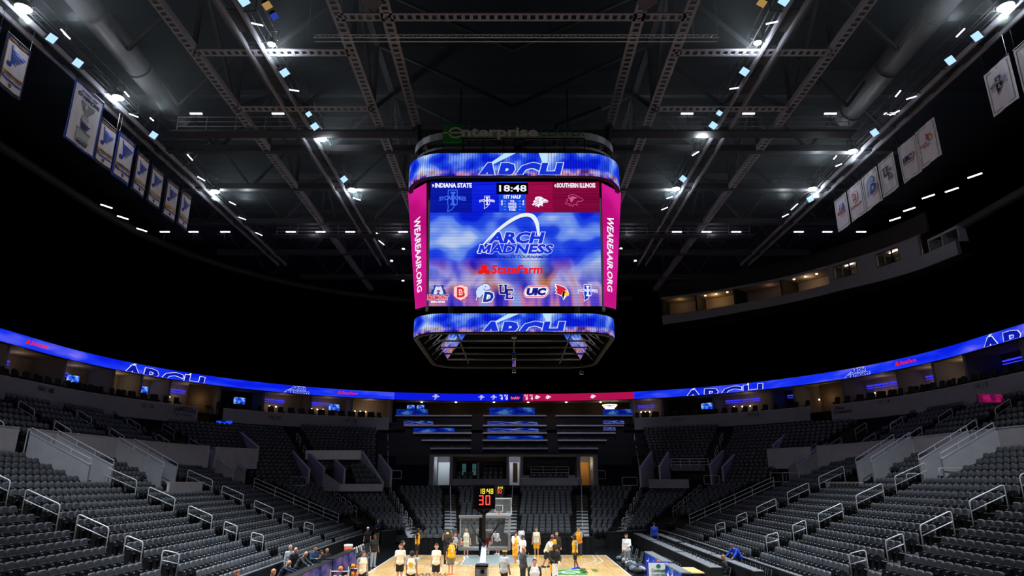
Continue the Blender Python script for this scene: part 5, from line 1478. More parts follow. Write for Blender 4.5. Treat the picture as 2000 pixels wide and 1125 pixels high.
# rounded-square rings
def rsq(t, h, rc, cx=SX, cy=SY):
    """t = distance along the front from its middle, + to the right"""
    st = h - rc; q4 = rc * PI / 2; P = 8 * st + 4 * q4
    t = (t + P / 2) % P - P / 2
    sg = 1 if t >= 0 else -1; a = abs(t)
    if a <= st: x, y = a, -h
    elif a <= st + q4: k = (a - st) / rc; x, y = st + rc * math.sin(k), -st - rc * math.cos(k)
    elif a <= 3 * st + q4: x, y = h, -st + (a - st - q4)
    elif a <= 3 * st + 2 * q4: k = (a - 3 * st - q4) / rc; x, y = st + rc * math.cos(k), st + rc * math.sin(k)
    else: x, y = st - (a - 3 * st - 2 * q4), h
    return (cx + sg * x, cy + y)
def rlen(h, rc): return 8 * (h - rc) + 2 * PI * rc
def zat(y, h): return float(atY(1003, y, SY - h)[2])
CITY_R = screen_city('ring_screen_picture', 1.0, 300, True, .62, 7.7, 9.0, .35)
def ring_screen(name, h, rc, y0, y1, word, uw, x_off):
    z1, z0 = zat(y0, h), zat(y1, h); H = z1 - z0
    m = MB(); P = rlen(h, rc); n = 96
    for i in range(n):
        t0, t1 = -P / 2 + P * i / n, -P / 2 + P * (i + 1) / n
        a, b = rsq(t0, h, rc), rsq(t1, h, rc)
        m.poly([a + (z0,), b + (z0,), b + (z1,), a + (z1,)], CITY_R, [(i / n, 0), ((i + 1) / n, 0), ((i + 1) / n, 1), (i / n, 1)])
        ai, bi = rsq(t0 * (h - .25) / h, h - .25, rc - .2), rsq(t1 * (h - .25) / h, h - .25, rc - .2)
        m.poly([a + (z1 + .03,), b + (z1 + .03,), bi + (z1 + .03,), ai + (z1 + .03,)], M_BLACKP); m.poly([bi + (z0 - .03,), ai + (z0 - .03,), a + (z0 - .03,), b + (z0 - .03,)][::-1], M_BLACKP)
        m.poly([bi + (z0 - .03,), bi + (z1 + .03,), ai + (z1 + .03,), ai + (z0 - .03,)], M_VOID)
    f = lambda u, v, d: ((lambda e: (e[0], e[1] - d))(rsq(u, h, rc))) + (z0 + v,)
    gg = Gfx(m, f, (.02, H - .02), .02)
    gg.text('ARCH', x_off - uw / 2, -H * .38, x_off + uw / 2, H * .86, BLUEL, 3, .05, .25, outline=emit('#cfe4ff', 1.0), ow=.03)
    gg.poly([(x_off - uw * .36, H * .40), (x_off - uw * .29, H * .44), (x_off + uw * .02, H), (x_off - uw * .12, H)], SKY, 2)
    gg.poly([(x_off + uw * .36, H * .3), (x_off + uw * .39, H * .3), (x_off + uw * .39, H), (x_off + uw * .29, H)], SKY, 2)
    m.build(name, sb)
    return z0, z1
UH, UR, LH, LR = 5.95, 2.1, 5.35, 1.8
uz0, uz1 = ring_screen('upper_ring_screen', UH, UR, 299, 343, 'ARCH', 4.4, .05)
lz0, lz1 = ring_screen('lower_ring_screen', LH, LR, 612, 648, 'ARCH', 4.1, .25)
# housing
m = MB()
def frustum(mb, h0, z0, h1, z1, mt, rc=1.2):
    n = 64; a = [rsq(rlen(h0, rc) * i / n, h0, rc) + (z0,) for i in range(n)]; b = [rsq(rlen(h1, rc) * i / n, h1, rc) + (z1,) for i in range(n)]
    for i in range(n): mb.poly([a[i], a[(i + 1) % n], b[(i + 1) % n], b[i]], mt)
    mb.poly(b, mt); mb.poly(a[::-1], mt)
frustum(m, 3.6, BL.z - .5, 4.45, TL.z + .35, M_VOID)
frustum(m, 5.6, TL.z + .14, 5.6, uz1, M_VOID)
for a, b in ((TL, BL), (TR, BR)):
    sx = -1 if a is TL else 1
    m.prism([a + Vector((sx * .02, .08, .25)), b + Vector((sx * .02, .08, -.2)), b + Vector((sx * .2, .25, -.2)), a + Vector((sx * .2, .25, .25))], (0, .3, 0), M_BLACKP)
m.prism([TL + Vector((-.2, .05, .02)), TR + Vector((.2, .05, .02)), TR + Vector((.2, .05, .4)), TL + Vector((-.2, .05, .4))], (0, .5, 0), M_BLACKP)
m.build('housing', sb)
# underside: rim pipe, cross pipes, braces, slanted screens, small cameras
m = MB(); P = rlen(LH, LR)
m.tube([rsq(P * i / 80, LH - .1, LR - .1) + (lz0 - .06,) for i in range(80)], .06, M_STEELD, 6, True)
for y in (-2.6, -.8, 1.2, 3.2): m.tube([(SX - 4.2, SY + y, lz0 + .1), (SX + 4.2, SY + y, lz0 + .1)], .05, M_STEELD, 6)
for x in (-3.0, 0, 3.0): m.tube([(SX + x, SY - 4.8, lz0 + .15), (SX + x, SY + 4.8, lz0 + .15)], .05, M_STEELD, 6)
for sx in (-1, 1):
    for k in range(5):
        y = -3.6 + 1.7 * k; m.tube([(SX + sx * 5.0, SY + y, lz0 + .1), (SX + sx * 3.9, SY + y, BL.z - .4)], .05, M_STEELD, 5)
        if k: m.tube([(SX + sx * 5.0, SY + y - 1.7, lz0 + .1), (SX + sx * 3.9, SY + y, BL.z - .4)], .035, M_STEELD, 5)
m.build('pipe_frame', sb)
for sx in (-1, 1):
    m = MB()
    pts = ((885, 644, 34.2), (917, 644, 34.2), (874, 701, 40.2), (861, 678, 38.4)) if sx < 0 else ((1125, 644, 34.2), (1094, 644, 34.2), (1134, 702, 40.2), (1147, 678, 38.4))
    k = [Vector(atY(*p)) for p in pts]
    m.poly(k, screen_city('under_screen_picture', .9, 26, True, 1.3, 2.2), [(0, 1), (1, 1), (1, 0), (0, 0)]); up = Vector((0, .1, .15))
    m.hexa([p + up * .1 for p in k] + [p + up for p in k], M_BLACKP)
    m.build('underside_screen', sb)
for i, (x, y, z) in enumerate(((0, -5.0, -.15), (0, 4.9, -.35), (0, 1.2, -.1), (4.4, 4.6, -.5))):
    m = MB(); c = (SX + x, SY + y, lz0 + z); m.box(c, (.25, .3, .2), M_METAL); m.cyl((c[0], c[1], c[2] + .1), (c[0], c[1], lz0 + .1), .03, M_DARKM, None, 6); ch_ = m.build('camera_head', sb)
    m = MB(); m.cyl((c[0], c[1] - .15, c[2] - .05), (c[0], c[1] - .3, c[2] - .08), .07, M_DARKM, None, 10); m.build('lens', ch_)
# halo ring and lettering on top
hz = float(atY(1003, 262, SY - 5.8)[2])
m = MB(); P = rlen(5.75, 2.3); n = 80
for z, hh, w in ((hz - .05, .42, 5.75), (hz - .75, .14, 5.7)):
    for i in range(n):
        a, b = rsq(P * i / n, w, 2.3), rsq(P * (i + 1) / n, w, 2.3); c, d = rsq(P * (i + 1) / n, w - .12, 2.2), rsq(P * i / n, w - .12, 2.2)
        m.hexa([a + (z - hh / 2,), b + (z - hh / 2,), c + (z - hh / 2,), d + (z - hh / 2,), a + (z + hh / 2,), b + (z + hh / 2,), c + (z + hh / 2,), d + (z + hh / 2,)], mat('silver_paint', '#b4b6b8', .4, .15))
for i in range(12):
    a = rsq(P * i / 12, 5.6, 2.2); m.tube([a + (uz1,), a + (hz + .2,)], .05, M_DARKM, 5)
m.build('halo_ring', sb)
Yl = SY - 6.05
m = MB(); x0, x1 = atY(865, 260, Yl)[0], atY(902, 260, Yl)[0]; z0, z1 = atY(865, 277, Yl)[2], atY(865, 242, Yl)[2]
m.box(((x0 + x1) / 2, Yl + .08, (z0 + z1) / 2), (x1 - x0, .12, z1 - z0), mat('green_sign_panel', '#22903a', .5))
M_SIGN = mat('pale_sign_face', '#f2f4f2', .5); M_SIGNG = mat('green_sign_face', '#1c7a3a', .5)
gg = Gfx(m, lambda u, v, d: (u, Yl - d, v), None, .05)
ec = ((x0 + x1) / 2 + .18, (z0 + z1) / 2 - .02)
gg.ring(*ec, .34, .29, .1, M_SIGN, 1, 20, 320); gg.rect(x0 + .02, ec[1] - .05, ec[0] + .34, ec[1] + .05, M_SIGN, 1)
xa, xb, xc, xd = (atY(x, 260, Yl)[0] for x in (903, 1049, 1053, 1142)); zb = atY(1000, 266.5, Yl)[2]
hgt = atY(1000, 250, Yl)[2] - zb
gg.text('nterprise', xa, zb, xb, hgt * 1.05, M_SIGN, 1, .035); gg.text('CENTER', xc, zb, xd, hgt * .85, M_SIGNG, 1, .0)
m.bar((x0, Yl + .12, zb - .06), (xd, Yl + .12, zb - .06), .06, .06, M_DARKM)
for x in np.linspace(x0, xd, 8): m.bar((x, Yl + .12, zb - .06), (x, SY - 5.6, uz1), .05, .05, M_DARKM)
m.build('sign_lettering', sb)
m = MB()
for x, y in ((-3.2, -3.2), (3.2, -3.2), (-3.2, 3.2), (3.2, 3.2)):
    m.tube([(SX + x, SY + y, uz1), (SX + x, SY + y, ZB)], .05, M_DARKM, 6)
m.tube([(SX + 2.2, SY - 2.5, uz1), (SX + 2.6, SY - 2.3, 26), (SX + 5.5, SY - 1, ZB)], .16, M_BLACKP, 8); m.tube([(SX - 5.6, SY + 1, uz1), (SX - 6.2, SY + 1, 26), (SX - 6.4, SY + 1, ZB)], .2, M_BLACKP, 8); m.tube([(SX + 5.6, SY + 1, uz1), (SX + 6.1, SY + 1, 26), (SX + 6.4, SY + 1, ZB)], .2, M_BLACKP, 8)
m.build('hoist_cable', sb)

# ------------------------------------------------------------------ banners
M_CLOTH = mat('white_banner_cloth', '#cfcbd8', .8, noise=.06, scale=1.5); M_BNAVY = mat('navy_banner_cloth', '#12225e', .8); M_BBLUE = mat('blue_banner_cloth', '#1c3fa0', .8); M_BGOLD = mat('gold_banner_ink', '#b98a2a', .7)
M_BGREY = mat('grey_banner_ink', '#77787e', .7); M_BGREYL = mat('pale_grey_banner_ink', '#a5a6ac', .7); M_BRED = mat('red_banner_ink', '#a82a34', .7); M_BYEL = mat('yellow_banner_ink', '#d8b23c', .7); M_BBLACK = mat('black_banner_ink', '#1c1a22', .7); M_BSKY = mat('pale_blue_banner_ink', '#93a9c8', .7)
def banner(tl, tr, bl_, X, label, draw, edge):
    A, B, C = atX(*tl, X), atX(*tr, X), atX(*bl_, X)
    y0, y1 = A[1], B[1]; z1 = A[2]; z0 = C[2]; w = abs(y1 - y0); h = z1 - z0
    sg = 1 if X < 0 else -1
    rip = lambda u, v: .035 * math.sin(u * 3.1 + y0) * (1 - .5 * v / h) + .015 * math.sin(u * 9 + v)
    f = lambda u, v, d: (X + sg * (d + rip(u, v)), y0 + sg * u, z0 + v)
    t = thing('hanging_banner', label, 'banner', f(w / 2, 0, 0))
    m = MB(); n, k = 10, 6
    for d in (0, -.012):
        for i in range(n):
            for j in range(k):
                ps = [f(w * i / n, h * j / k, d), f(w * (i + 1) / n, h * j / k, d), f(w * (i + 1) / n, h * (j + 1) / k, d), f(w * i / n, h * (j + 1) / k, d)]
                m.poly(ps if d == 0 else ps[::-1], edge)
    def fine(u0, v0, u1, v1, mt, lay):
        for i in range(8):
            for j in range(4):
                a, b = u0 + (u1 - u0) * i / 8, u0 + (u1 - u0) * (i + 1) / 8; c, d = v0 + (v1 - v0) * j / 4, v0 + (v1 - v0) * (j + 1) / 4
                g.poly([(a, c), (b, c), (b, d), (a, d)], mt, lay)
    g = Gfx(m, f, None, .02); g.fine = fine
    draw(g, w, h)
    m.build('cloth', t)
    m = MB()
    m.tube([f(0, h + .03, 0), f(w, h + .03, 0)], .03, M_DARKM, 6)
    for u in (.05 * w, .95 * w): m.tube([f(u, h, 0), f(u, h + 1.2, 0)], .008, M_DARKM, 4)
    m.build('hanging_rod', t)
def note(g, u, v, h, m=M_BNAVY, e=M_BGOLD):
    """musical note with a wing of five feathers"""
    g.ell(u + .16 * h, v + .15 * h, .155 * h, .135 * h, e, 2, 14); g.ell(u + .16 * h, v + .15 * h, .135 * h, .115 * h, m, 3, 14)
    g.poly([(u + .26 * h, v + .16 * h), (u + .32 * h, v + .2 * h), (u + .16 * h, v + .98 * h), (u + .10 * h, v + 1.0 * h)], m, 3)
    for i in range(5):
        y = .74 - .115 * i; x1 = .98 - .10 * i
        g.poly([(u + (.20 + .02 * i) * h, v + (y + .10) * h), (u + (x1 * .7) * h, v + (y + .055) * h), (u + x1 * h, v + (y + .04 - .02 * i) * h), (u + (x1 - .1) * h, v + (y - .05) * h), (u + (.25 + .015 * i) * h, v + (y - .015) * h)], m, 3)
def blues(year, l1, l2):
    def d(g, w, h):
        g.text(year, .16 * w, .925 * h, .88 * w, .04 * h, M_BGOLD, 1, .04)
        g.fine(.08 * w, .05 * h, .94 * w, .90 * h, M_BGOLD, 1); g.fine(.105 * w, .06 * h, .915 * w, .89 * h, M_CLOTH, 2)
        note(g, .17 * w, .42 * h, .72 * w, M_BNAVY if 0 else M_BBLUE)
        g.fine(.105 * w, .265 * h, .915 * w, .335 * h, M_BGOLD, 3); g.fine(.105 * w, .18 * h, .915 * w, .26 * h, M_BBLUE, 3)
        g.text(l1, .16 * w, .283 * h, .88 * w, .036 * h, M_BNAVY, 5, .04); g.text(l2, .16 * w, .198 * h, .88 * w, .045 * h, M_CLOTH, 5, .04)
        g.shape([(0, 1), (1, 1), (1, .3), (.5, 0), (0, .3)], M_BBLACK if l1 == '' else mat('rust_banner_ink', '#7a4a1e', .7), 3, (.45 * w, .075 * h), .08 * h, .12 * w)
    return d
def cup(g, w, h):
    g.fine(.05 * w, .03 * h, .95 * w, .965 * h, M_CLOTH, 1)
    g.text('STANLEY CUP', .24 * w, .885 * h, .80 * w, .035 * h, M_BNAVY, 2, .04); g.text('CHAMPIONS', .14 * w, .80 * h, .88 * w, .062 * h, M_BNAVY, 2, .05)
    # tiered silver trophy
    for (x0, y0, x1, y1, mm) in ((.30, .09, .74, .30, M_BGREYL), (.27, .28, .77, .31, M_BGREY), (.27, .14, .77, .16, M_BGREY), (.40, .31, .64, .55, M_BGREYL), (.38, .37, .66, .385, M_BGREY), (.38, .44, .66, .455, M_BGREY), (.38, .51, .66, .525, M_BGREY), (.45, .55, .60, .62, M_BGREY)):
        g.rect(x0 * w, y0 * h, x1 * w, y1 * h, mm, 2)
    g.shape([(.42, .60), (.62, .60), (.74, .70), (.76, .755), (.28, .755), (.30, .70)], M_BGREY, 2, (0, 0), h, w); g.ell(.52 * w, .75 * h, .24 * w, .02 * h, M_BGREYL, 4, 16); g.ell(.45 * w, .69 * h, .05 * w, .04 * h, M_BGREYL, 4, 10)
    note(g, .34 * w, .20 * h, .40 * w, M_BNAVY); g.text('2019', .33 * w, .06 * h, .70 * w, .055 * h, M_BNAVY, 5, .05)
BX = -23.3
banner((148, 153), (202, 205), (121, 265), BX, 'large white banner with a silver trophy and the year 2019, blue border', cup, M_BBLUE)
for pts, yr, l1, l2, lab in ((((14, 62), (60, 108), (-4, 165)), '1986-1987', 'NORRIS DIVISION', 'CHAMPIONS', 'navy edged blue winged note banner at the left edge, left of the trophy banner'),
    (((-42, 18), (2, 58), (-66, 112)), '1984-1985', 'NORRIS DIVISION', 'CHAMPIONS', 'navy edged winged note banner cut off by the left picture edge'),
    (((197, 228), (229, 259), (182, 311)), '1999-2000', 'CENTRAL DIVISION', 'CHAMPIONS', 'navy edged winged note banner first right of the trophy banner'),
    (((233.5, 255), (265, 285), (218, 340)), '1999-2000', "PRESIDENTS'", 'TROPHY', 'blue edged winged note banner second right of the trophy banner'),
    (((269, 293), (293, 316), (254, 368)), '2011-2012', '', 'CHAMPIONS', 'navy edged winged note banner third right of the trophy banner'),
    (((297, 320), (321, 342), (284, 390)), '2014-2015', '', 'CHAMPIONS', 'navy edged winged note banner fourth right of the trophy banner'),
    (((328, 347), (350, 367), (315, 417)), '2018-2019', '', 'CHAMPIONS', 'navy edged winged note banner fifth right of the trophy banner'),
    (((355, 370), (374.5, 388), (343, 435)), '2019-2020', '', 'CHAMPIONS', 'navy edged winged note banner sixth and last right of the trophy banner')):
    banner(*pts, BX, lab, blues(yr, l1, l2), M_BBLUE if 'blue edged winged' in lab else M_BNAVY)
class _P: pass
def mvc(kind):
    def d(g, w, h):
        g.line([(.08 * w, .06 * h), (.92 * w, .06 * h), (.92 * w, .94 * h), (.08 * w, .94 * h)], .025 * w, M_BGREY, 1, True)
        global W1, LBW, DB, RD, PKW, YL, BKD
        keep = (W1, LBW, DB, RD, PKW, YL, BKD); W1, LBW, DB, RD, PKW, YL, BKD = M_CLOTH, M_BSKY, M_BBLUE, M_BRED, M_CLOTH, M_BYEL, M_BBLACK
        k = .5 * w
        if kind == 'bear': m_bear(g, .27 * w, .42 * h, k, 2)
        elif kind == 'shield': m_shield(g, .3 * w, .47 * h, .42 * w, 2, M_BRED, M_CLOTH); g.text('BRADLEY', .15 * w, .34 * h, .87 * w, .07 * h, M_BRED, 2, .04)
        elif kind == 'hound': m_hound(g, .22 * w, .34 * h, .62 * w, 2, M_BSKY, M_BBLUE)
        elif kind == 'ue': m_ue(g, .2 * w, .36 * h, .55 * w, M_BBLACK, 2, M_CLOTH)
        elif kind == 'uic': m_uic(g, .18 * w, .42 * h, .28 * w, M_BNAVY, M_BRED, 2)
        elif kind == 'bird': m_bird(g, .46 * w, .46 * h, .38 * w, 2); g.text('Illinois', .14 * w, .50 * h, .5 * w, .05 * h, M_BRED, 4, .05, .2); g.text('State', .28 * w, .43 * h, .6 * w, .05 * h, M_BRED, 4, .05, .2)
        elif kind == 'syc': syc(g, .5 * w, .36 * h, .52 * w, M_BNAVY, M_CLOTH, 2); syc(g, .5 * w, .36 * h, .52 * w, M_CLOTH, M_BNAVY, 2)
        else: dog(g, .2 * w, .42 * h, .36 * w, M_BRED, 2)
        W1, LBW, DB, RD, PKW, YL, BKD = keep
    return d
BXR = 25.5
for pts, k, lab in ((((1629.6, 394), (1652, 377), (1640, 453)), 'bear', 'white banner with a blue bear head, nearest the scoreboard on the right'), (((1654.5, 373.5), (1681, 353), (1665, 434)), 'shield', 'white banner with a red shield letter B on the right'),
    (((1682, 349.5), (1712, 326), (1696, 411)), 'hound', 'white banner with a blue hound and letter D on the right'), (((1715, 321), (1744, 296.7), (1728, 386)), 'ue', 'white banner with dark interlocked letters U and E'),
    (((1752.8, 291), (1785.7, 262.5), (1768, 358)), 'uic', 'white banner with a red lozenge of three slanted letters'), (((1787, 260), (1824, 228.6), (1803, 329)), 'bird', 'white banner with a red bird head mark on the right'),
    (((1920.7, 148), (1968.7, 105), (1943, 227)), 'syc', 'white banner with a navy state outline mark near the right edge'), (((1980, 100), (2030, 55), (2003, 182)), 'dog', 'white banner cut off by the right picture edge')):
    banner(*pts, BXR, lab, mvc(k), M_CLOTH)
# ------------------------------------------------------------------ stairs and handrails
def rail_loop(name, a, b, label, h=1.0, mid=.55, r=.03, lower_loop=False, cat='handrail', group=None):
    """pipe handrail: two posts, rounded top rail, mid rail"""
    a, b = Vector(a), Vector(b); m = MB(); d = (b - a); e = min(.12, d.length * .2)
    du = d.normalized()
    P = [a, a + Vector((0, 0, h - .1)), a + Vector((0, 0, h - .03)) + du * e * .3, a + Vector((0, 0, h)) + du * e, b + Vector((0, 0, h)) - du * e, b + Vector((0, 0, h - .03)) - du * e * .3, b + Vector((0, 0, h - .1)), b]
    m.tube(P, r, M_RAIL, 7)
    m.tube([a + Vector((0, 0, mid)), b + Vector((0, 0, mid))], r * .85, M_RAIL, 6)
    return tag(m.build(name, None, True), label, cat, group)
PAIRS = [(24.1, 22.1), (21.3, 19.6), (18.7, 17.2), (16.5, 15.75), (14.9, 14.3)]
for side, ais, zf in (('left', L_AISLE, zl), ('right', R_AISLE, zr)):
    for i, y in enumerate(ais):
        if i == 0: continue
        st = MB()
        for k in range(19):
            x = (LX if side == 'left' else RX)[k]; o = DEP / 2 * (1 if side == 'left' else -1)
            st.box((x + o * .5, y, zf(x) - .36 + .09), (.42, 1.2, .18), M_TREAD)
        tag(st.build('aisle_steps'), 'dark concrete aisle steps in the %s stand, %s visible aisle from the camera' % (side, nth(i)), 'steps')
        for j, (xa, xb) in enumerate(PAIRS):
            off = .0 if side == 'left' else 1.95
            A = xa + off; B = xb + off
            if side == 'left': A, B = -A, -B
            bend = .0 if j < 3 else (.35, .9)[j - 3]
            rail_loop('handrail', (A, y + .05 + bend * .6, zf(A)), (B, y + .05 + bend, zf(B)), 'pale pipe handrail, %s visible aisle of the %s stand, %s from the top' % (nth(i), side, nth(j + 1)), 1.42 - .05 * j, .95 - .04 * j)
    for i, y in enumerate(UP_L if side == 'left' else UP_R):
        for j, k in enumerate((0, 3)):
            u = L_UP if side == 'left' else R_UP
            a, b = u[k + 1], u[k]
            rail_loop('handrail', (a[0] + (.3 if side == 'right' else -.3), y, a[1] + .2), (b[0], y, b[1]), 'dim pipe handrail behind the %s parapet, aisle %s from the camera, %s' % (side, nth(i + 1), ('front', 'back')[j]))
def end_rail(name, P, label, bars=(1.0, .6, .25)):
    m = MB()
    for h in bars: m.tube([(x, y, z + h) for x, y, z in P], .032, M_RAIL, 6)
    for i in range(len(P)):
        x, y, z = P[i]; m.tube([(x, y, z), (x, y, z + bars[0])], .03, M_RAIL, 6)
    return tag(m.build(name), label, 'railing')
end_rail('stand_railing', [(x, 62.45, zl(x)) for x in (-22.8, -20.8, -19.0, -17.6, -16.2, -14.8)], 'long sloping three bar railing closing the far end of the left stand', (1.35, 1.0, .65))
end_rail('stand_railing', [(x, 60.85, zr(x)) for x in (24.4, 22.4, 20.8, 19.4, 18.0, 16.6)], 'long sloping three bar railing closing the far end of the right stand', (1.35, 1.0, .65))
def stairs(key, t0, t1, n, w, label, light_t):
    m = MB()
    for k in range(n):
        t = t0 + (t1 - t0) * k / n; p = Vector(bl(key, t)); p2 = Vector(bl(key, t + .02)); d = (p2 - p); d.z = 0; d.normalize()
        rz = math.atan2(d.y, d.x) - PI / 2
        m.box((p.x, p.y, p.z - .06), (w, .46, .13), M_NOSE if t < light_t else M_NOSEY, rz); m.box((p.x, p.y + .05, p.z - .24), (w, .4, .3), M_TREAD, rz)
    return tag(m.build('aisle_stairs'), label, 'stairs')
SL = {'A': 'left of the middle end sections', 'M': 'between the two middle end sections', 'a': 'right of the middle end sections', 'B': 'slanting in the left corner', 'b': 'slanting in the right corner', 'C': 'beside the left corner box', 'c': 'beside the right corner box'}
for key in 'AMaBbCc':
    stairs(key, .02 if key in 'AMaBb' else .3, 1.0, 30 if key in 'AMaBb' else 20, 1.05, 'stairs with pale nosings, %s' % SL[key], .58 if key in 'AMa' else .5 if key in 'Bb' else .3)
for key in 'AMa':
    for i, (t0, t1) in enumerate(((.04, .28), (.3, .5), (.52, .72), (.75, .97))):
        a, b = bl(key, t0), bl(key, t1); rail_loop('handrail', b, a, 'centre pipe handrail on the stairs %s, %s from the bottom' % (SL[key], nth(i + 1)))
for key in 'BbCc':
    for i in range(6):
        t = (.12 + .15 * i) if key in 'Bb' else .38 + .1 * i
        a, b = bl(key, t), bl(key, t + .07); rail_loop('handrail', b, a, 'short looped handrail on the stairs %s, %s from the bottom' % (SL[key], nth(i + 1)), .95, .55)
    for i in range(3):
        if key in 'BbCc' and len(BND[key]) > 2:
            a, b = bl(key, 1.25 + .22 * i), bl(key, 1.37 + .22 * i); rail_loop('handrail', b, a, 'dim handrail in the dark upper seats %s, %s going up' % (SL[key].replace('slanting in', 'above').replace('beside', 'above'), nth(i + 1)))
for i, (px, py, Y) in enumerate(((137, 925, 41.0), (215, 932, 45.4), (470, 925, 66), (500, 925, 69), (583, 938, 66.5), (1795, 935, 42), (1860, 925, 39.2), (1545, 930, 61), (1520, 930, 63.5), (1390, 935, 66), (1230, 938, 68), (1168, 925, 70), (770, 925, 70))):
    p = atY(px, py, Y); w = .75
    rail_loop('guard_rail', (p[0] - w, p[1], p[2] - .5), (p[0] + w, p[1], p[2] - .5), 'small upright pipe guard in front of a portal, %s in picture order from the left' % nth(sorted([137, 215, 470, 500, 583, 1795, 1860, 1545, 1520, 1390, 1230, 1168, 770]).index(px) + 1), .8, .0)

# ------------------------------------------------------------------ baskets
M_GLASS = bpy.data.materials.new('backboard_glass'); M_GLASS.use_nodes = True
_b = M_GLASS.node_tree.nodes['Principled BSDF']; _b.inputs['Base Color'].default_value = (.8, .88, .9, 1); _b.inputs['Roughness'].default_value = .05; _b.inputs['Alpha'].default_value = .10
M_PAD = mat('grey_pad', '#c4c9d2', .5); M_PADW = mat('white_blue_pad', '#c9d2e2', .45); M_RIM = mat('orange_rim', '#d8401c', .4); M_NET = mat('white_net', '#e4e2dc', .8); M_REDP = mat('red_pad', '#c01f24', .5)
D_Y = emit('#ffe636', 1.3); D_R = emit('#ff4a3c', 1.4); M_DISP = mat('display_black', '#14121a', .25)
def seven(g, t, u, v, h, m, lay=1):
    """seven-segment figures"""
    seg = {'0': 'abcdef', '1': 'bc', '3': 'abgcd', '4': 'fgbc', '8': 'abcdefg'}
    w, k = h * .52, h * .13
    for ch in t:
        if ch == ':':
            for y in (.28, .68): g.rect(u + .02 * h, v + y * h, u + .02 * h + k, v + y * h + k, m, lay)
            u += h * .26; continue
        S_ = {'a': (k * .3, h - k, w - k * .3, h), 'd': (k * .3, 0, w - k * .3, k), 'g': (k * .3, h / 2 - k / 2, w - k * .3, h / 2 + k / 2), 'f': (0, h / 2 + .02 * h, k, h - .02 * h), 'b': (w - k, h / 2 + .02 * h, w, h - .02 * h), 'e': (0, .02 * h, k, h / 2 - .02 * h), 'c': (w - k, .02 * h, w, h / 2 - .02 * h)}
        for s in seg[ch]: x0, y0, x1, y1 = S_[s]; g.rect(u + x0, v + y0, u + x1, v + y1, m, lay)
        u += h * (.72 if ch != '1' else .72)
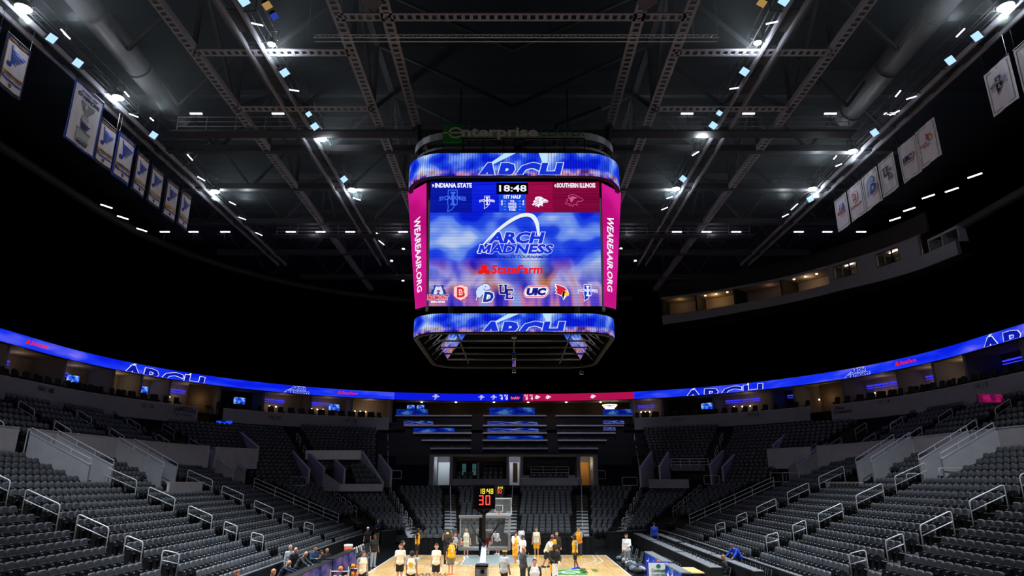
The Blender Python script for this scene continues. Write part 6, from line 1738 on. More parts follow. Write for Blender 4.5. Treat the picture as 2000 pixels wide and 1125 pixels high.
def basket(X, Y, sg, base_y, lab, clock):
    """sg: +1 rim points away from the camera, -1 towards it"""
    t = thing('basketball_hoop', lab, 'basketball hoop', (X, base_y, 0))
    m = MB(); m.box((X, Y, 3.435), (1.79, .012, 1.03), M_GLASS); m.build('backboard_glass', t)
    m = MB()
    for z in (2.92, 3.95): m.box((X, Y, z), (1.83, .03, .05), M_WHITE)
    for x in (-.89, .89): m.box((X + x, Y, 3.435), (.05, .03, 1.07), M_WHITE)
    for (x, z, a, b) in ((0, 3.05 + .45, .61, .05), (0, 3.05, .61, .05), (-.28, 3.275, .05, .45), (.28, 3.275, .05, .45)): m.box((X + x, Y + sg * .01, z), (a, .012, b), M_WHITE)
    m.build('backboard_frame', t)
    m = MB(); m.box((X, Y, 2.86), (1.87, .1, .09), M_PAD)
    for x in (-.92, .92): m.box((X + x, Y, 3.1), (.07, .09, .5), M_PAD)
    m.box((X, Y - sg * .06, 3.97), (1.9, .08, .09), M_PAD); m.build('edge_padding', t)
    m = MB()
    m.tube([(X + .228 * math.cos(2 * PI * k / 24), Y + sg * (.38 + .228 * math.sin(2 * PI * k / 24)), 3.05) for k in range(24)], .012, M_RIM, 6, True)
    m.box((X, Y + sg * .08, 3.04), (.18, .16, .06), M_RIM); m.build('rim', t)
    m = MB(); n = 12
    for k in range(n):
        for s in (1, -1):
            pts = []
            for i in range(5):
                a = 2 * PI * (k + s * i * .5) / n; r = .225 - .02 * i - .008 * i * (i < 3); pts.append((X + r * math.cos(a), Y + sg * (.38 + r * math.sin(a)), 3.04 - .1 * i))
            m.tube(pts, .006, M_NET, 4)
    m.build('net', t)
    s = sg
    m = MB()
    ba, bz = (base_y + .1, 2.3) if s > 0 else (base_y, 1.9)
    m.hexa([(X - .1, ba, bz), (X + .1, ba, bz), (X + .1, ba, bz + .26), (X - .1, ba, bz + .26), (X - .08, Y - s * .15, 2.9), (X + .08, Y - s * .15, 2.9), (X + .08, Y - s * .15, 3.08), (X - .08, Y - s * .15, 3.08)], M_PADW if s > 0 else M_BLACKP)
    for x in (-.5, .5): m.tube([(X, Y - s * .5, 3.0), (X + x, Y - s * .05, 3.7)], .03, M_DARKM, 6)
    m.build('boom_arm', t)
    hz_ = 2.5 if s > 0 else 1.9
    m = MB(); m.box((X, base_y - s * .2, hz_ / 2), (.38 if s > 0 else .5, .5, hz_), M_PAD if s > 0 else M_BLACKP); m.box((X - .02, base_y + s * .1, hz_ / 2), (.44, .12, hz_ - .05), M_BLACKP)
    if s > 0:
        for k in range(8): m.box((X + .03, base_y - .46, .4 + .28 * k), (.12, .03, .12), M_BLACKP)
        m.box((X, base_y - .2, 2.52), (.42, .54, .05), M_DARKM)
    m.build('base_unit', t)
    m = MB(); m.box((X, base_y - s * .6, .12), (1.1, 1.8, .24), M_BLACKP); m.build('wheel_base', t)
    if s > 0:
        m = MB(); m.prism([(X + .0, Y - .25, 2.86), (X + .14, Y - .25, 2.94), (X + .18, Y - .25, 3.12), (X + .1, Y - .25, 3.3), (X + .02, Y - .25, 3.22)], (0, .1, 0), M_REDP); m.box((X - .06, Y - .3, 3.2), (.12, .08, .12), M_WHITE); m.build('red_pad', t)
        m = MB(); m.box((X - .13, Y - .3, 3.3), (.12, .1, 1.3), M_BLACKP); m.build('support_post', t)
    # shot clock standing on the board
    cz, cw, cy = clock
    m = MB(); m.tube([(X, Y - s * .3, 3.0), (X, cy, cz - cw * .5)], .06 if s > 0 else .04, M_DARKM, 8); m.prism([(X - .3, cy, cz - cw * .53), (X + .3, cy, cz - cw * .53), (X + .05, cy, cz - cw * .75), (X - .05, cy, cz - cw * .75)], (0, .12, 0), M_DARKM); m.build('clock_post', t)
    m = MB(); m.box((X, cy + .08, cz), (cw, .16, cw * 1.04), M_DARKM); m.box((X, cy - .005, cz), (cw * .84, .02, cw * .88), M_DISP)
    so_ = m.build('shot_clock', t); m = MB()
    g = Gfx(m, lambda u, v, d: (X - cw / 2 + u * cw, cy - .02 - d, cz - cw / 2 + v * cw), None, .006)
    seven(g, '18:48', .26, .63, .22, D_Y, 1); seven(g, '30', .26, .15, .42, D_R, 1)
    m.build('clock_digits', so_)
Xn = float(atY(946.5, 1038, 25.3)[0]); Xf = float(atY(974.4, 987, 49.9)[0])
basket(Xn, 25.3, 1, 23.7, 'near glass basketball backboard seen from behind with a large shot clock', (4.68, .80, 24.5))
basket(Xf, 49.9, -1, 52.0, 'far glass basketball backboard facing the camera with a smaller shot clock', (4.55, .66, 50.2))

# ------------------------------------------------------------------ court side furniture
def drape(name, x0, x1, y, h, lab):
    m = MB(); n = int((x1 - x0) / .12)
    for i in range(n):
        a, b = x0 + (x1 - x0) * i / n, x0 + (x1 - x0) * (i + 1) / n
        ya, yb = y + .03 * math.sin(i * 1.7), y + .03 * math.sin((i + 1) * 1.7)
        m.hexa([(a, ya, 0.0), (b, yb, 0.0), (b, yb + .02, 0.0), (a, ya + .02, 0.0), (a, ya, h), (b, yb, h), (b, yb + .02, h), (a, ya + .02, h)], M_BLACK)
    m.tube([(x0, y, h), (x1, y, h)], .02, M_DARKM, 5)
    return tag(m.build(name), lab, 'drape')
drape('black_drape', -7.25, .2, 52.6, 1.05, 'long black drape behind the far baseline, left of the basket post')
drape('black_drape', .9, 7.2, 52.6, 1.1, 'long black drape behind the far baseline, right of the basket post')
fl = thing('floor_chair', '', 'seat', (0, 0, 0), 0, 'grey floor seats behind the left drape')
for nm, b in zip(('backrest', 'seat_pan', 'armrest'), (seat_parts(2)[0], seat_parts(2)[1], seat_parts(2)[3])): b.build(nm, fl, False, True)
first = True
for r_ in range(2):
    for i in range(8):
        loc = (-6.6 + .56 * i + .2 * r_, 54.0 + .95 * r_, .25 + .3 * r_); lab = 'grey floor seat behind the black drape left of the basket, %s row' % ('front', 'back')[r_]
        gr = 'floor seats, %s row' % ('front', 'back')[r_]
        if first: fl.location = loc; fl['label'] = lab; fl['group'] = gr; first = False
        else: dup(fl, loc, 0, lab, gr)
mb = MB(); mb.box((-4.6, 54.4, .1), (5.4, 2.2, .3), M_TREAD); structure(mb.build('slab_riser'), 'low riser under the floor seats')
M_TOP = mat('grey_table_top', '#6a6c72', .45); M_SKIRT = mat('black_table_skirt', '#0b0b0c', .9); M_FOLD = mat('folding_chair_shell', '#1a1b1e', .4); M_FOLDM = mat('folding_chair_tube', '#8a8c90', .35, .4)
def table(x, y0, y1, top, lab, w=.62):
    t = thing('press_table', lab, 'table', (x, (y0 + y1) / 2, 0))
    m = MB(); m.box((x, (y0 + y1) / 2, top), (w, y1 - y0 - .06, .05), M_TOP); m.build('table_top', t)
    m = MB()
    m.box((x - w / 2 + .03, (y0 + y1) / 2, top / 2), (.03, y1 - y0 - .1, top - .06), M_SKIRT); m.box((x, y0 + .06, top / 2), (w - .06, .03, top - .06), M_SKIRT); m.box((x, y1 - .06, top / 2), (w - .06, .03, top - .06), M_SKIRT)
    m.build('table_skirt', t)
    m = MB(); k = int((y1 - y0) / .9)
    for i in range(k):
        y = y0 + .5 + .9 * i; m.tube([(x + .1, y, top), (x + .1, y, top + .1), (x + .04, y + .03, top + .17)], .012, M_DARKM, 5)
    m.build('cable_loop', t)
ch = thing('folding_chair', '', 'chair', (0, 0, 0), 0, '')
m = MB(); pad(m, rounded(.44, .30, .06, .05, 2), (0, .16, .55), .2, .03, M_FOLD, M_FOLD, .01); m.build('backrest', ch, False, True)
m = MB(); m.box((0, -.04, .45), (.43, .40, .04), M_FOLD); m.build('seat', ch, False, True)
m = MB()
for s in (-1, 1):
    m.tube([(s * .22, -.24, 0), (s * .22, .12, .5), (s * .22, .22, .86)], .014, M_FOLDM, 5); m.tube([(s * .2, .26, 0), (s * .2, -.2, .45)], .014, M_FOLDM, 5)
m.build('chair_frame', ch, False, True)
_fc = [True]
def chair(x, y, z, yaw, lab, gr):
    if _fc[0]: ch.location = (x, y, z); ch.rotation_euler = (0, 0, yaw); ch['label'] = lab; ch['group'] = gr; _fc[0] = False
    else: dup(ch, (x, y, z), yaw, lab, gr)
FR = [(50.9, 57.8), (43.3, 50.6), (35.6, 43.0)]; RR = [(48.6, 55.6), (40.7, 47.7), (33.2, 40.4)]
for i, (a, b) in enumerate(FR):
    table(11.35, a, b, 1.0, 'long press table in the front row right of the court, %s from the far end' % nth(i + 1))
    for k in range(int((b - a) / .72)): chair(11.95, a + .5 + .72 * k, .12, -PI / 2, 'dark folding chair behind the front press tables, %s table from the far end' % nth(i + 1), 'press chairs, front row, table %d' % (i + 1))
for i, (a, b) in enumerate(RR):
    table(12.65, a, b, 1.12, 'long press table in the rear row beside the right wall, %s from the far end' % nth(i + 1), .5)
    for k in range(int((b - a) / .72)): chair(13.15, a + .5 + .72 * k, .3, -PI / 2, 'dark folding chair behind the rear press tables, %s table from the far end' % nth(i + 1), 'press chairs, rear row, table %d' % (i + 1))
mb = MB(); mb.box((12.3, 44.5, .06), (2.6, 27, .12), M_BLACKP); structure(mb.build('slab_press'), 'low black platform under the press rows')
# LED court side boards
def led_board(x, y0, y1, h, lean, m_face, lab, side):
    t = thing('courtside_led_board', lab, 'display', (x, (y0 + y1) / 2, 0))
    sg = -1 if side == 'R' else 1
    m = MB(); a = (x + sg * lean, x)
    m.poly([(x + sg * lean, y0, .1), (x + sg * lean, y1, .1), (x, y1, h), (x, y0, h)] if sg > 0 else [(x + sg * lean, y1, .1), (x + sg * lean, y0, .1), (x, y0, h), (x, y1, h)], m_face, [(0, 0), (1, 0), (1, 1), (0, 1)])
    if side == 'R':
        W_ = emit('#dfe6ff', .9); g = Gfx(m, lambda u, v, d: (x + sg * (lean * (1 - v)) + sg * d, y1 - u * (y1 - y0), .1 + v * (h - .1)), None, .01)
        for cu, cv in ((.22, .5), (.5, .55)):
            st = [(cu + .10 * (1 if k % 2 == 0 else .42) * math.sin(PI * k / 5), cv + .30 * (1 if k % 2 == 0 else .42) * math.cos(PI * k / 5)) for k in range(10)]
            g.shape(st, W_, 1)
    m.build('led_face', t)
    m = MB(); m.prism([(x + sg * (lean - .01), y0, 0), (x - .01 * sg, y0, h), (x - sg * .22, y0, h), (x - sg * .22, y0, 0)], (0, y1 - y0, 0), M_DARKM); m.build('housing', t)
    m = MB(); m.box((x - sg * .2, (y0 + y1) / 2, h + .03), (.5, y1 - y0, .05), M_TOP if side == 'R' else M_DARKM); m.build('table_top', t)
def two_tone(name, c1, c2, c3):
    return led_blend(name, [(.35, c1), (.5, c2), (.65, c3)], .8, 3, .8, 8.0)
M_LEDR = bpy.data.materials.new('flag_picture'); M_LEDR.use_nodes = True
nt = M_LEDR.node_tree; nt.nodes.clear(); o_ = nt.nodes.new('ShaderNodeOutputMaterial'); e_ = nt.nodes.new('ShaderNodeEmission'); u_ = nt.nodes.new('ShaderNodeUVMap'); s_ = nt.nodes.new('ShaderNodeSeparateXYZ'); r_ = nt.nodes.new('ShaderNodeValToRGB')
nt.links.new(u_.outputs[0], s_.inputs[0]); nt.links.new(s_.outputs[0], r_.inputs[0]); nt.links.new(r_.outputs[0], e_.inputs[0]); nt.links.new(e_.outputs[0], o_.inputs[0])
for el, (p_, c_) in zip([r_.color_ramp.elements[0], r_.color_ramp.elements[1]] + [r_.color_ramp.elements.new(.5) for _ in range(2)], ((0, '#1c2e8c'), (1, '#8a8ac0'), (.55, '#2a4cb8'), (.62, '#a83c50'))): el.position = p_; el.color = lin(c_)
led_board(9.15, 37.6, 42.9, 1.0, .12, M_LEDR, 'courtside LED board with a flag picture of stars, right of the court', 'R')
led_board(9.05, 33.4, 36.9, 1.0, .12, two_tone('right_led_blue', '#16225c', '#2a4cb8', '#7a88c8'), 'second courtside LED board at the bottom edge, right of the court', 'R')
M_LEDL = led_blend('left_led_violet', [(.3, '#3a3a78'), (.45, '#5a5894'), (.55, '#7a70a8'), (.66, '#a86a9a')], .55, 5, 1.2, 2.2)
led_board(-8.95, 38.9, 44.2, 1.0, .12, M_LEDL, 'courtside LED board with a violet picture behind the ball rack, left', 'L')
led_board(-8.9, 32.0, 38.4, 1.0, .12, M_LEDL, 'second courtside LED board with a violet picture at the bottom edge, left', 'L')
t = thing('sign_board', 'upright white sign with green letters and a blue edge beside the flag LED board', 'sign', (8.7, 36.9, 0))
m = MB(); m.box((8.75, 37.3, .55), (1.2, .1, 1.1), mat('blue_sign_edge', '#2238b0', .5)); m.build('sign_edge', t)
m = MB(); m.box((8.75, 37.24, .55), (1.05, .03, .98), M_WHITE); g = Gfx(m, lambda u, v, d: (8.25 + u, 37.22 - d, .1 + v), None, .008); g.text('Community', .12, .5, .95, .16, M_GREEN, 1, .03); g.text('Credit Union', .12, .32, .95, .1, M_GREEN, 1, .02); g.ell(.5, .78, .12, .1, M_GREEN, 1); m.build('sign_face', t)
t = thing('officials_table', 'small light wooden table top behind the LED boards, right of the court', 'table', (10.1, 36.4, 0))
m = MB(); m.box((10.2, 36.4, .78), (.9, 2.2, .05), mat('light_wood_top', '#c9a064', .5)); m.build('table_top', t)
m = MB()
for x, y in ((9.85, 35.5), (10.55, 35.5), (9.85, 37.3), (10.55, 37.3)): m.cyl((x, y, 0), (x, y, .76), .03, M_DARKM, None, 6)
m.build('leg', t)
for k in range(7): chair(9.95, 38.4 + .62 * k, 0, -PI / 2, 'dark folding chair behind the flag LED board, right bench', 'right bench chairs')
for k in range(10): chair(8.9 + .12 * (k % 3), 43.6 + .62 * k, 0, -PI / 2 + .1 * (k % 2), 'dark folding bench chair among the bags right of the court', 'right team bench chairs')
for k in range(9): chair(-9.75, 34.0 + .66 * k, 0, PI / 2, 'dark folding chair behind the violet LED boards, left', 'left table chairs')
for k in range(11): chair(-9.3 - .05 * (k % 2), 44.9 + .66 * k, 0, PI / 2, 'dark folding bench chair with a white cover left of the court', 'left team bench chairs')
# white towels over the left bench chairs, bags by the right bench
for k in range(7):
    y = 45.2 + .66 * k; m = MB(); pad(m, rounded(.36, .42, .06, .05, 2), (0, 0, 0), .15, .03, M_WHITE, M_WHITE, .02)
    o = m.build('white_towel'); o.location = (-9.50, y, .52); o.rotation_euler = (0, 0, PI / 2); tag(o, 'white towel hung over the left bench, %s chair back from the cooler' % nth(k + 1), 'towel')
M_BAGS = [mat('dark_bag', '#1e2228', .6, noise=.3, scale=6), mat('grey_bag', '#5c6672', .6, noise=.3, scale=6), mat('white_bag', '#b9bec6', .6, noise=.2, scale=6)]
rnd = random.Random(11)
for k in range(16):
    x, y = 8.15 + .5 * rnd.random() + .3 * (k % 2), 41.2 + .6 * k * .8; m = MB(); r0 = .2 + .12 * rnd.random(); mt = M_BAGS[(k * 2) % 3 if k % 4 else 0]
    bagt = thing('sports_bag', 'soft %s sports bag on the floor by the right bench, %s from the camera' % (('dark', 'grey', 'white')[M_BAGS.index(mt)], nth(k + 1)), 'bag', (x, y, 0), rnd.random() * 3)
    m.sphere((0, 0, r0 * .7), r0, mt, 14, 9, (1.25, .85, .7)); m.build('bag_body', bagt, True, True)
    m = MB(); m.tube([(-r0 * .8, 0, r0 * 1.15), (-r0 * .3, 0, r0 * 1.75), (r0 * .3, 0, r0 * 1.75), (r0 * .8, 0, r0 * 1.15)], .018, M_BAGS[0] if mt != M_BAGS[0] else M_BAGS[1], 5); m.build('bag_strap', bagt, True, True)
# drinks cooler, ball racks
t = thing('drinks_cooler', 'orange drinks cooler with a white lid at the end of the left bench', 'cooler', (-9.45, 44.4, .75))
m = MB(); m.cyl((-9.45, 44.4, .8), (-9.45, 44.4, 1.22), .24, mat('orange_cooler', '#e85a1c', .5), .27, 18); m.build('cooler_body', t, True)
m = MB(); m.cyl((-9.45, 44.4, 1.22), (-9.45, 44.4, 1.32), .29, M_WHITE, .27, 18); m.cyl((-9.45, 44.4, .74), (-9.45, 44.4, .8), .26, mat('red_cooler_base', '#b02a2a', .5), None, 18); m.box((-9.22, 44.28, .9), (.06, .06, .06), M_WHITE); m.build('cooler_lid', t)
t = thing('cooler_stand', 'small dark draped stand under the drinks cooler', 'table', (-9.45, 44.4, 0))
m = MB(); m.box((-9.45, 44.4, .36), (.62, .62, .7), M_SKIRT); m.build('stand_body', t)
m = MB(); m.box((-9.45, 44.4, .72), (.68, .68, .04), M_TOP); m.build('table_top', t)
M_BALL = mat('orange_ball', '#e0781e', .55, noise=.06, scale=30); M_SEAM = mat('ball_seam', '#24140a', .7)
def ball(x, y, z, lab, gr=None):
    m = MB(); m.sphere((x, y, z), .12, M_BALL, 16, 10)
    for ax in range(3):
        pts = []
        for k in range(16):
            a = 2 * PI * k / 16; c, s = .1205 * math.cos(a), .1205 * math.sin(a); pts.append(((x + c, y + s, z), (x + c, y, z + s), (x, y + c, z + s))[ax])
        m.tube(pts, .004, M_SEAM, 4, True)
    return tag(m.build('basketball', None, True), lab, 'ball', gr)
for i, (x, y, w) in enumerate(((-7.35, 34.3, 'left'), (-6.75, 35.4, 'right'))):
    t = thing('ball_rack', 'wheeled metal ball rack at the bottom left of the court, %s of two' % ('left', 'right')[i], 'rack', (x, y, 0))
    m = MB()
    for dx in (-.45, .45):
        for dy in (-.18, .18): m.box((x + dx, y + dy, .62), (.05, .05, 1.1), M_BLACKP)
        m.box((x + dx, y - .2, .62), (.03, .02, 1.0), M_WHITE)
    m.build('upright', t)
    m = MB()
    for z in (.25, .62, .99):
        for dy in (-.09, .09): m.tube([(x - .45, y + dy, z), (x + .45, y + dy, z)], .015, M_FOLDM, 6)
    m.build('shelf_rail', t)
    m = MB()
    for dx in (-.42, .42): m.sphere((x + dx, y, .06), .06, M_BLACKP, 8, 6)
    m.build('caster', t)
    for z, wd in ((.25, 'bottom'), (.62, 'middle'), (.99, 'top')):
        if i == 0 and z > .9: continue
        for k in range(3): ball(x - .26 + .26 * k, y, z + .10, 'orange basketball on the %s shelf of the %s ball rack, %s from the left' % (wd, w, nth(k + 1)))
ball(-7.36, 34.3, 1.11, 'single orange basketball resting on top of the left ball rack')
# ------------------------------------------------------------------ people
def nets(f, lo, hi, h):
    """closed surface f = 0 on a grid (surface nets)"""
    ax = [np.arange(lo[i], hi[i] + h, h) for i in range(3)]
    G = np.stack(np.meshgrid(*ax, indexing='ij'), -1)
    V = f(G.reshape(-1, 3)).reshape(G.shape[:3])
    ins = V < 0
    n = [s - 1 for s in V.shape]
    acc = np.zeros(n + [3]); cnt = np.zeros(n)
    cor = [(a, b, c) for a in (0, 1) for b in (0, 1) for c in (0, 1)]
    def sub(A, o): return A[o[0]:o[0] + n[0], o[1]:o[1] + n[1], o[2]:o[2] + n[2]]
    for o in cor:
        for d in range(3):
            if o[d]: continue
            o2 = list(o); o2[d] = 1
            a, b = sub(V, o), sub(V, o2)
            cr = (a < 0) != (b < 0)
            t = np.where(cr, a / np.where(cr, a - b, 1), 0)
            for k in range(3):
                acc[..., k] += cr * (o[k] + (t if k == d else 0))
            cnt += cr
    act = cnt > 0
    idx = -np.ones(n, int); idx[act] = np.arange(act.sum())
    base = np.stack(np.meshgrid(*[np.arange(m) for m in n], indexing='ij'), -1)
    P = (base[act] + acc[act] / cnt[act][:, None]) * h + np.array(lo)
    faces = []
    for d in range(3):
        u, v = (d + 1) % 3, (d + 2) % 3
        sl = [slice(1, n[k]) for k in range(3)]; sl[d] = slice(0, n[d])
        A = ins[tuple(slice(s.start, s.stop) for s in sl)]
        s2 = list(sl); s2[d] = slice(1, n[d] + 1); B = ins[tuple(s2)]
        w = np.argwhere(A != B)
        off = np.array([s.start for s in sl])
        w0 = w + off
        flip = A[tuple(w.T)]
        e = np.eye(3, dtype=int)
        q = [idx[tuple((w0 - a * e[u] - b * e[v]).T)] for a, b in ((0, 0), (1, 0), (1, 1), (0, 1))]
        q = np.stack(q, -1)
        q[~flip] = q[~flip][:, ::-1]
        faces.append(q)
    F = np.concatenate(faces)
    return P, F[(F >= 0).all(1)]

def caps_sdf(P, prims, k=.035):
    out = None
    for a, b, ra, rb in prims:
        a, b = np.asarray(a, float), np.asarray(b, float); ba = b - a; L = max(ba @ ba, 1e-9)
        t = np.clip((P - a) @ ba / L, 0, 1)
        d = np.linalg.norm(P - a - t[:, None] * ba, axis=1) - (ra + (rb - ra) * t)
        if out is None: out = d
        else:
            hh = np.clip(.5 + .5 * (out - d) / k, 0, 1); out = out * (1 - hh) + d * hh - k * hh * (1 - hh)
    return out

def surf(prims, h=.022, k=.035, clip=None):
    pts = np.array([p for a, b, ra, rb in prims for p in (np.asarray(a) - max(ra, rb), np.asarray(a) + max(ra, rb), np.asarray(b) - max(ra, rb), np.asarray(b) + max(ra, rb))])
    lo, hi = pts.min(0) - .05, pts.max(0) + .05
    f = (lambda P: caps_sdf(P, prims, k)) if clip is None else (lambda P: np.maximum(caps_sdf(P, prims, k), clip(P)))
    return nets(f, lo, hi, h)

SKIN = {'fair': '#c98f74', 'tan': '#a8704e', 'brown': '#6b432c', 'dark': '#40281c'}
HAIR = {'brown': '#4a3020', 'dark': '#17110d', 'ginger': '#8a4a28', 'blond': '#8a6a3c', 'grey': '#8a8a88'}
CLOTH = {'cream': '#e9e2c4', 'yellow': '#f0a808', 'white': '#dfdfe2', 'grey': '#7f8288', 'lgrey': '#a0a3a8', 'black': '#121214', 'dgrey': '#303338', 'navy': '#16243f', 'blue': '#1040c0', 'teal': '#1d3c58', 'khaki': '#a08a66', 'olive': '#6b6a52', 'orange': '#e86a1c', 'brownj': '#2c211c'}
def cmat(c): return mat('cloth_' + c, CLOTH[c], .85, noise=.08, scale=25)

def person(label, x, y, z=0.0, yaw=0, H=1.85, skin='fair', hair='brown', hairstyle='short', top='cream', sleeve=None, bottom='black', pants=False, shoes='white', under=None,
           lean=0.0, legs=((0, 0), (0, 0)), arms=((.05, .14, .15, 0), (.05, .14, .15, 0)), head=0.0, nod=0.0, cap=None, long_sleeve=False, spread=.0, number=None, seated=False, group=None):
    """legs: (forward swing, knee bend) left, right; arms: (pitch, abduct, elbow, inward) left, right; yaw 0 faces the camera, 90 faces right"""
    s = H / 1.82
    A = lambda *v: np.array(v, float)
    up = A(0, -math.sin(lean), math.cos(lean))
    hip = A(0, 0, .95); chest = hip + up * .33; neck = hip + up * .56
    hd = A(math.sin(head), -math.cos(head), 0)
    hc = neck + up * .17 + A(0, -.02, 0) + hd * (.02 + .10 * math.sin(nod))
    sh = [hip + up * .50 + A(k * .185, 0, 0) for k in (-1, 1)]
    J = {}
    for i, k in enumerate((1, -1)):           # 0 = person's left (+x when facing the camera)
        a, kn = legs[i]; hj = hip + A(k * .095, 0, -.02)
        kneep = hj + .44 * A(k * spread, -math.sin(a), -math.cos(a)); ank = kneep + .44 * A(k * spread * .5, -math.sin(a - kn), -math.cos(a - kn))
        fd = A(k * .25, -1, 0); fd /= np.linalg.norm(fd)
        J['leg%d' % i] = (hj, kneep, ank, ank + fd * .17 + A(0, 0, -.045), ank - fd * .05 + A(0, 0, -.04))
        p, q_, e, inn = arms[i]; sp = hip + up * .49 + A(k * .19, 0, 0)
        d1 = A(k * math.sin(q_), -math.sin(p) * math.cos(q_), -math.cos(p) * math.cos(q_)); el = sp + d1 * .30
        d2 = A(k * (math.sin(q_) * .6 - inn), -math.sin(p + e), -math.cos(p + e)); d2 /= np.linalg.norm(d2); wr = el + d2 * .26
        J['arm%d' % i] = (sp, el, wr, d2)
    zmin = min(J['leg0'][2][2], J['leg1'][2][2]) - .085
    sk = []; X = {}
    for i in (0, 1):
        hj, kn_, an, toe, heel = J['leg%d' % i]; sp, el, wr, d2 = J['arm%d' % i]
        X['leg%d' % i] = [(hj, kn_, .085, .055), (kn_, an, .058, .038)]
        X['foot%d' % i] = [(heel, toe, .045, .036), (an, heel, .042, .042)]
        sk += [(hj, kn_, .082, .054), (kn_, an, .056, .036), (heel, toe, .035, .03), (an, heel, .036, .036)]
        sk += [(sp, el, .05, .04), (el, wr, .042, .028), (wr, wr + d2 * .09, .03, .034)]
    lr = lambda c, w, r_: (c + A(-w, 0, 0), c + A(w, 0, 0), r_, r_)
    torso = [lr(hip, .075, .115), lr(hip + up * .17, .065, .108), lr(chest, .085, .125), lr(hip + up * .45, .12, .09), (hip, chest, .12, .13)]
    sk += torso + [(neck - up * .05, neck + up * .07, .055, .052)]
    hdup = up
    sk += [(hc + hdup * .03, hc - hdup * .035 + hd * .012, .098, .082), (hc - hdup * .06 + hd * .03, hc - hdup * .075 + hd * .045, .05, .042)]
    side = np.cross(hd, A(0, 0, 1))
    sk += [(hc + hd * .09 + hdup * .01, hc + hd * .108 - hdup * .025, .010, .017)]
    sk += [(hc + side * k * .092, hc + side * k * .098 - hdup * .03, .016, .012) for k in (-1, 1)]
    off = A(0, 0, -zmin)
    root = thing('person', label, 'person', (x, y, z), R(yaw), group)
    def put(name, PF, m, extra=None):
        P, F = PF; mb = MB(); mb.mesh((P + off) * s, [tuple(f) for f in F], m)
        if extra: extra(mb)
        return mb.build(name, root, True, True)
    skm = mat('skin_' + skin, SKIN[skin], .55, noise=.05, scale=12); dk = mat('eye_dark', '#120c0a', .3)
    def fingers(mb):
        for i in (0, 1):
            sp, el, wr, d2 = J['arm%d' % i]; k = 1 if i == 0 else -1
            pl = np.cross(d2, A(k, 0, 0)); pl = pl / max(np.linalg.norm(pl), 1e-6); sd = np.cross(pl, d2)
            for j, Ls in enumerate((.070, .080, .075, .058)):
                b0 = wr + d2 * .095 + sd * (j - 1.5) * .019; b1 = b0 + d2 * Ls * .55 + pl * .008; b2 = b0 + d2 * Ls * .85 + pl * (.03 + .006 * j)
                mb.tube([(p + off) * s for p in (b0 - d2 * .03, b0, b1, b2)], [.010 * s, .0095 * s, .0085 * s, .007 * s], skm, 6)
            t0 = wr + d2 * .035 + sd * -.03; mb.tube([(p + off) * s for p in (t0, t0 + d2 * .03 - sd * .022, t0 + d2 * .062 - sd * .03 + pl * .014)], [.012 * s, .0105 * s, .008 * s], skm, 6)
        for k in (-1, 1): mb.sphere(tuple((hc + hd * .088 + side * k * .033 + hdup * .018 + off) * s), .011 * s, dk, 8, 6); mb.tube([tuple((hc + hd * (.095 - .012 * abs(a_)) + side * (k * .033 + .02 * a_) + hdup * .042 + off) * s) for a_ in (-1, 0, 1)], .005 * s, dk, 4)
        mb.tube([tuple((hc + hd * (.082 - .01 * abs(a_)) + side * .025 * a_ - hdup * .058 + off) * s) for a_ in (-1, 0, 1)], .005 * s, mat('lips', '#7a3c34', .5), 4)
    put('body', surf(sk), skm, fingers)
    inf = lambda pr, d: [(a, b, ra + d, rb + d) for a, b, ra, rb in pr]
    tor = inf(torso, .022) + [(neck - up * .1, neck - up * .07, .10, .085)]
    hem = hip - up * .05
    tor += [lr(hem, .08, .13)]
    sl = []
    for i in (0, 1):
        sp, el, wr, d2 = J['arm%d' % i]
        sl.append([(sp, sp + (el - sp) * .75, .072, .066)] if not long_sleeve else [(sp, el, .072, .058), (el, wr, .058, .043)])
    if sleeve is None: put('shirt' if not long_sleeve else 'jacket', surf(tor + sl[0] + sl[1]), cmat(top))
    elif sleeve == 'none': jo = put('jersey', surf(tor), cmat(top))
    else:
        jo = put('jersey', surf(tor), cmat(top)); put('undershirt', surf([lr(hip + up * .46, .15, .10)] + sl[0] + sl[1]), cmat(sleeve))
    if number:
        mb = MB(); yb = .165 if number[1] == 'back' else -.165; c = hip + up * .30
        g = Gfx(mb, lambda u, v, d: tuple((c + A(u * (-1 if yb > 0 else 1) * 1.0, yb, v) + off) * s)); g.text(number[0], -.05, -.08, .05, .17, cmat(number[2]), 1, .04)
        mb.build('jersey_number', jo, False, True)
    bt = [lr(hip - up * .02, .085, .128)]
    for i in (0, 1):
        hj, kn_, an, toe, heel = J['leg%d' % i]
        if pants: bt += [(hj, kn_, .105, .078), (kn_, an + (kn_ - an) * .08, .078, .062)]
        else: bt += [(hj, hj + (kn_ - hj) * .82, .108, .108)]
    put('trousers' if pants else 'shorts', surf(bt), cmat(bottom))
    for i in (0, 1): put('shoe', surf(inf(X['foot%d' % i], .012), .02), cmat(shoes))
    hm = mat('hair_' + hair, HAIR.get(hair, '#17110d'), .8, noise=.2, scale=40) if hair else None
    if hair and not cap or cap and hair:
        r_ = {'short': .106, 'curly': .125, 'long': .112, 'dreads': .12, 'buzz': .102}[hairstyle]
        low = {'short': -.06, 'curly': -.07, 'long': -.14, 'dreads': -.12, 'buzz': -.05}[hairstyle]
        pr = [(hc + hdup * .035 - hd * .008, hc - hdup * (.02 if low > -.1 else .08) - hd * .02, r_, r_ * .9)]
        if hairstyle in ('short', 'curly'): pr.append((hc + hdup * .09 + hd * .05, hc + hdup * .095 - hd * .02, .045, .05))
        cl = lambda P: np.maximum(np.minimum((P - hc) @ hd - .035, (hc - P) @ hdup + .052), (hc - P) @ hdup + low)
        put('hair', surf(pr, .018, .03, cl), hm)
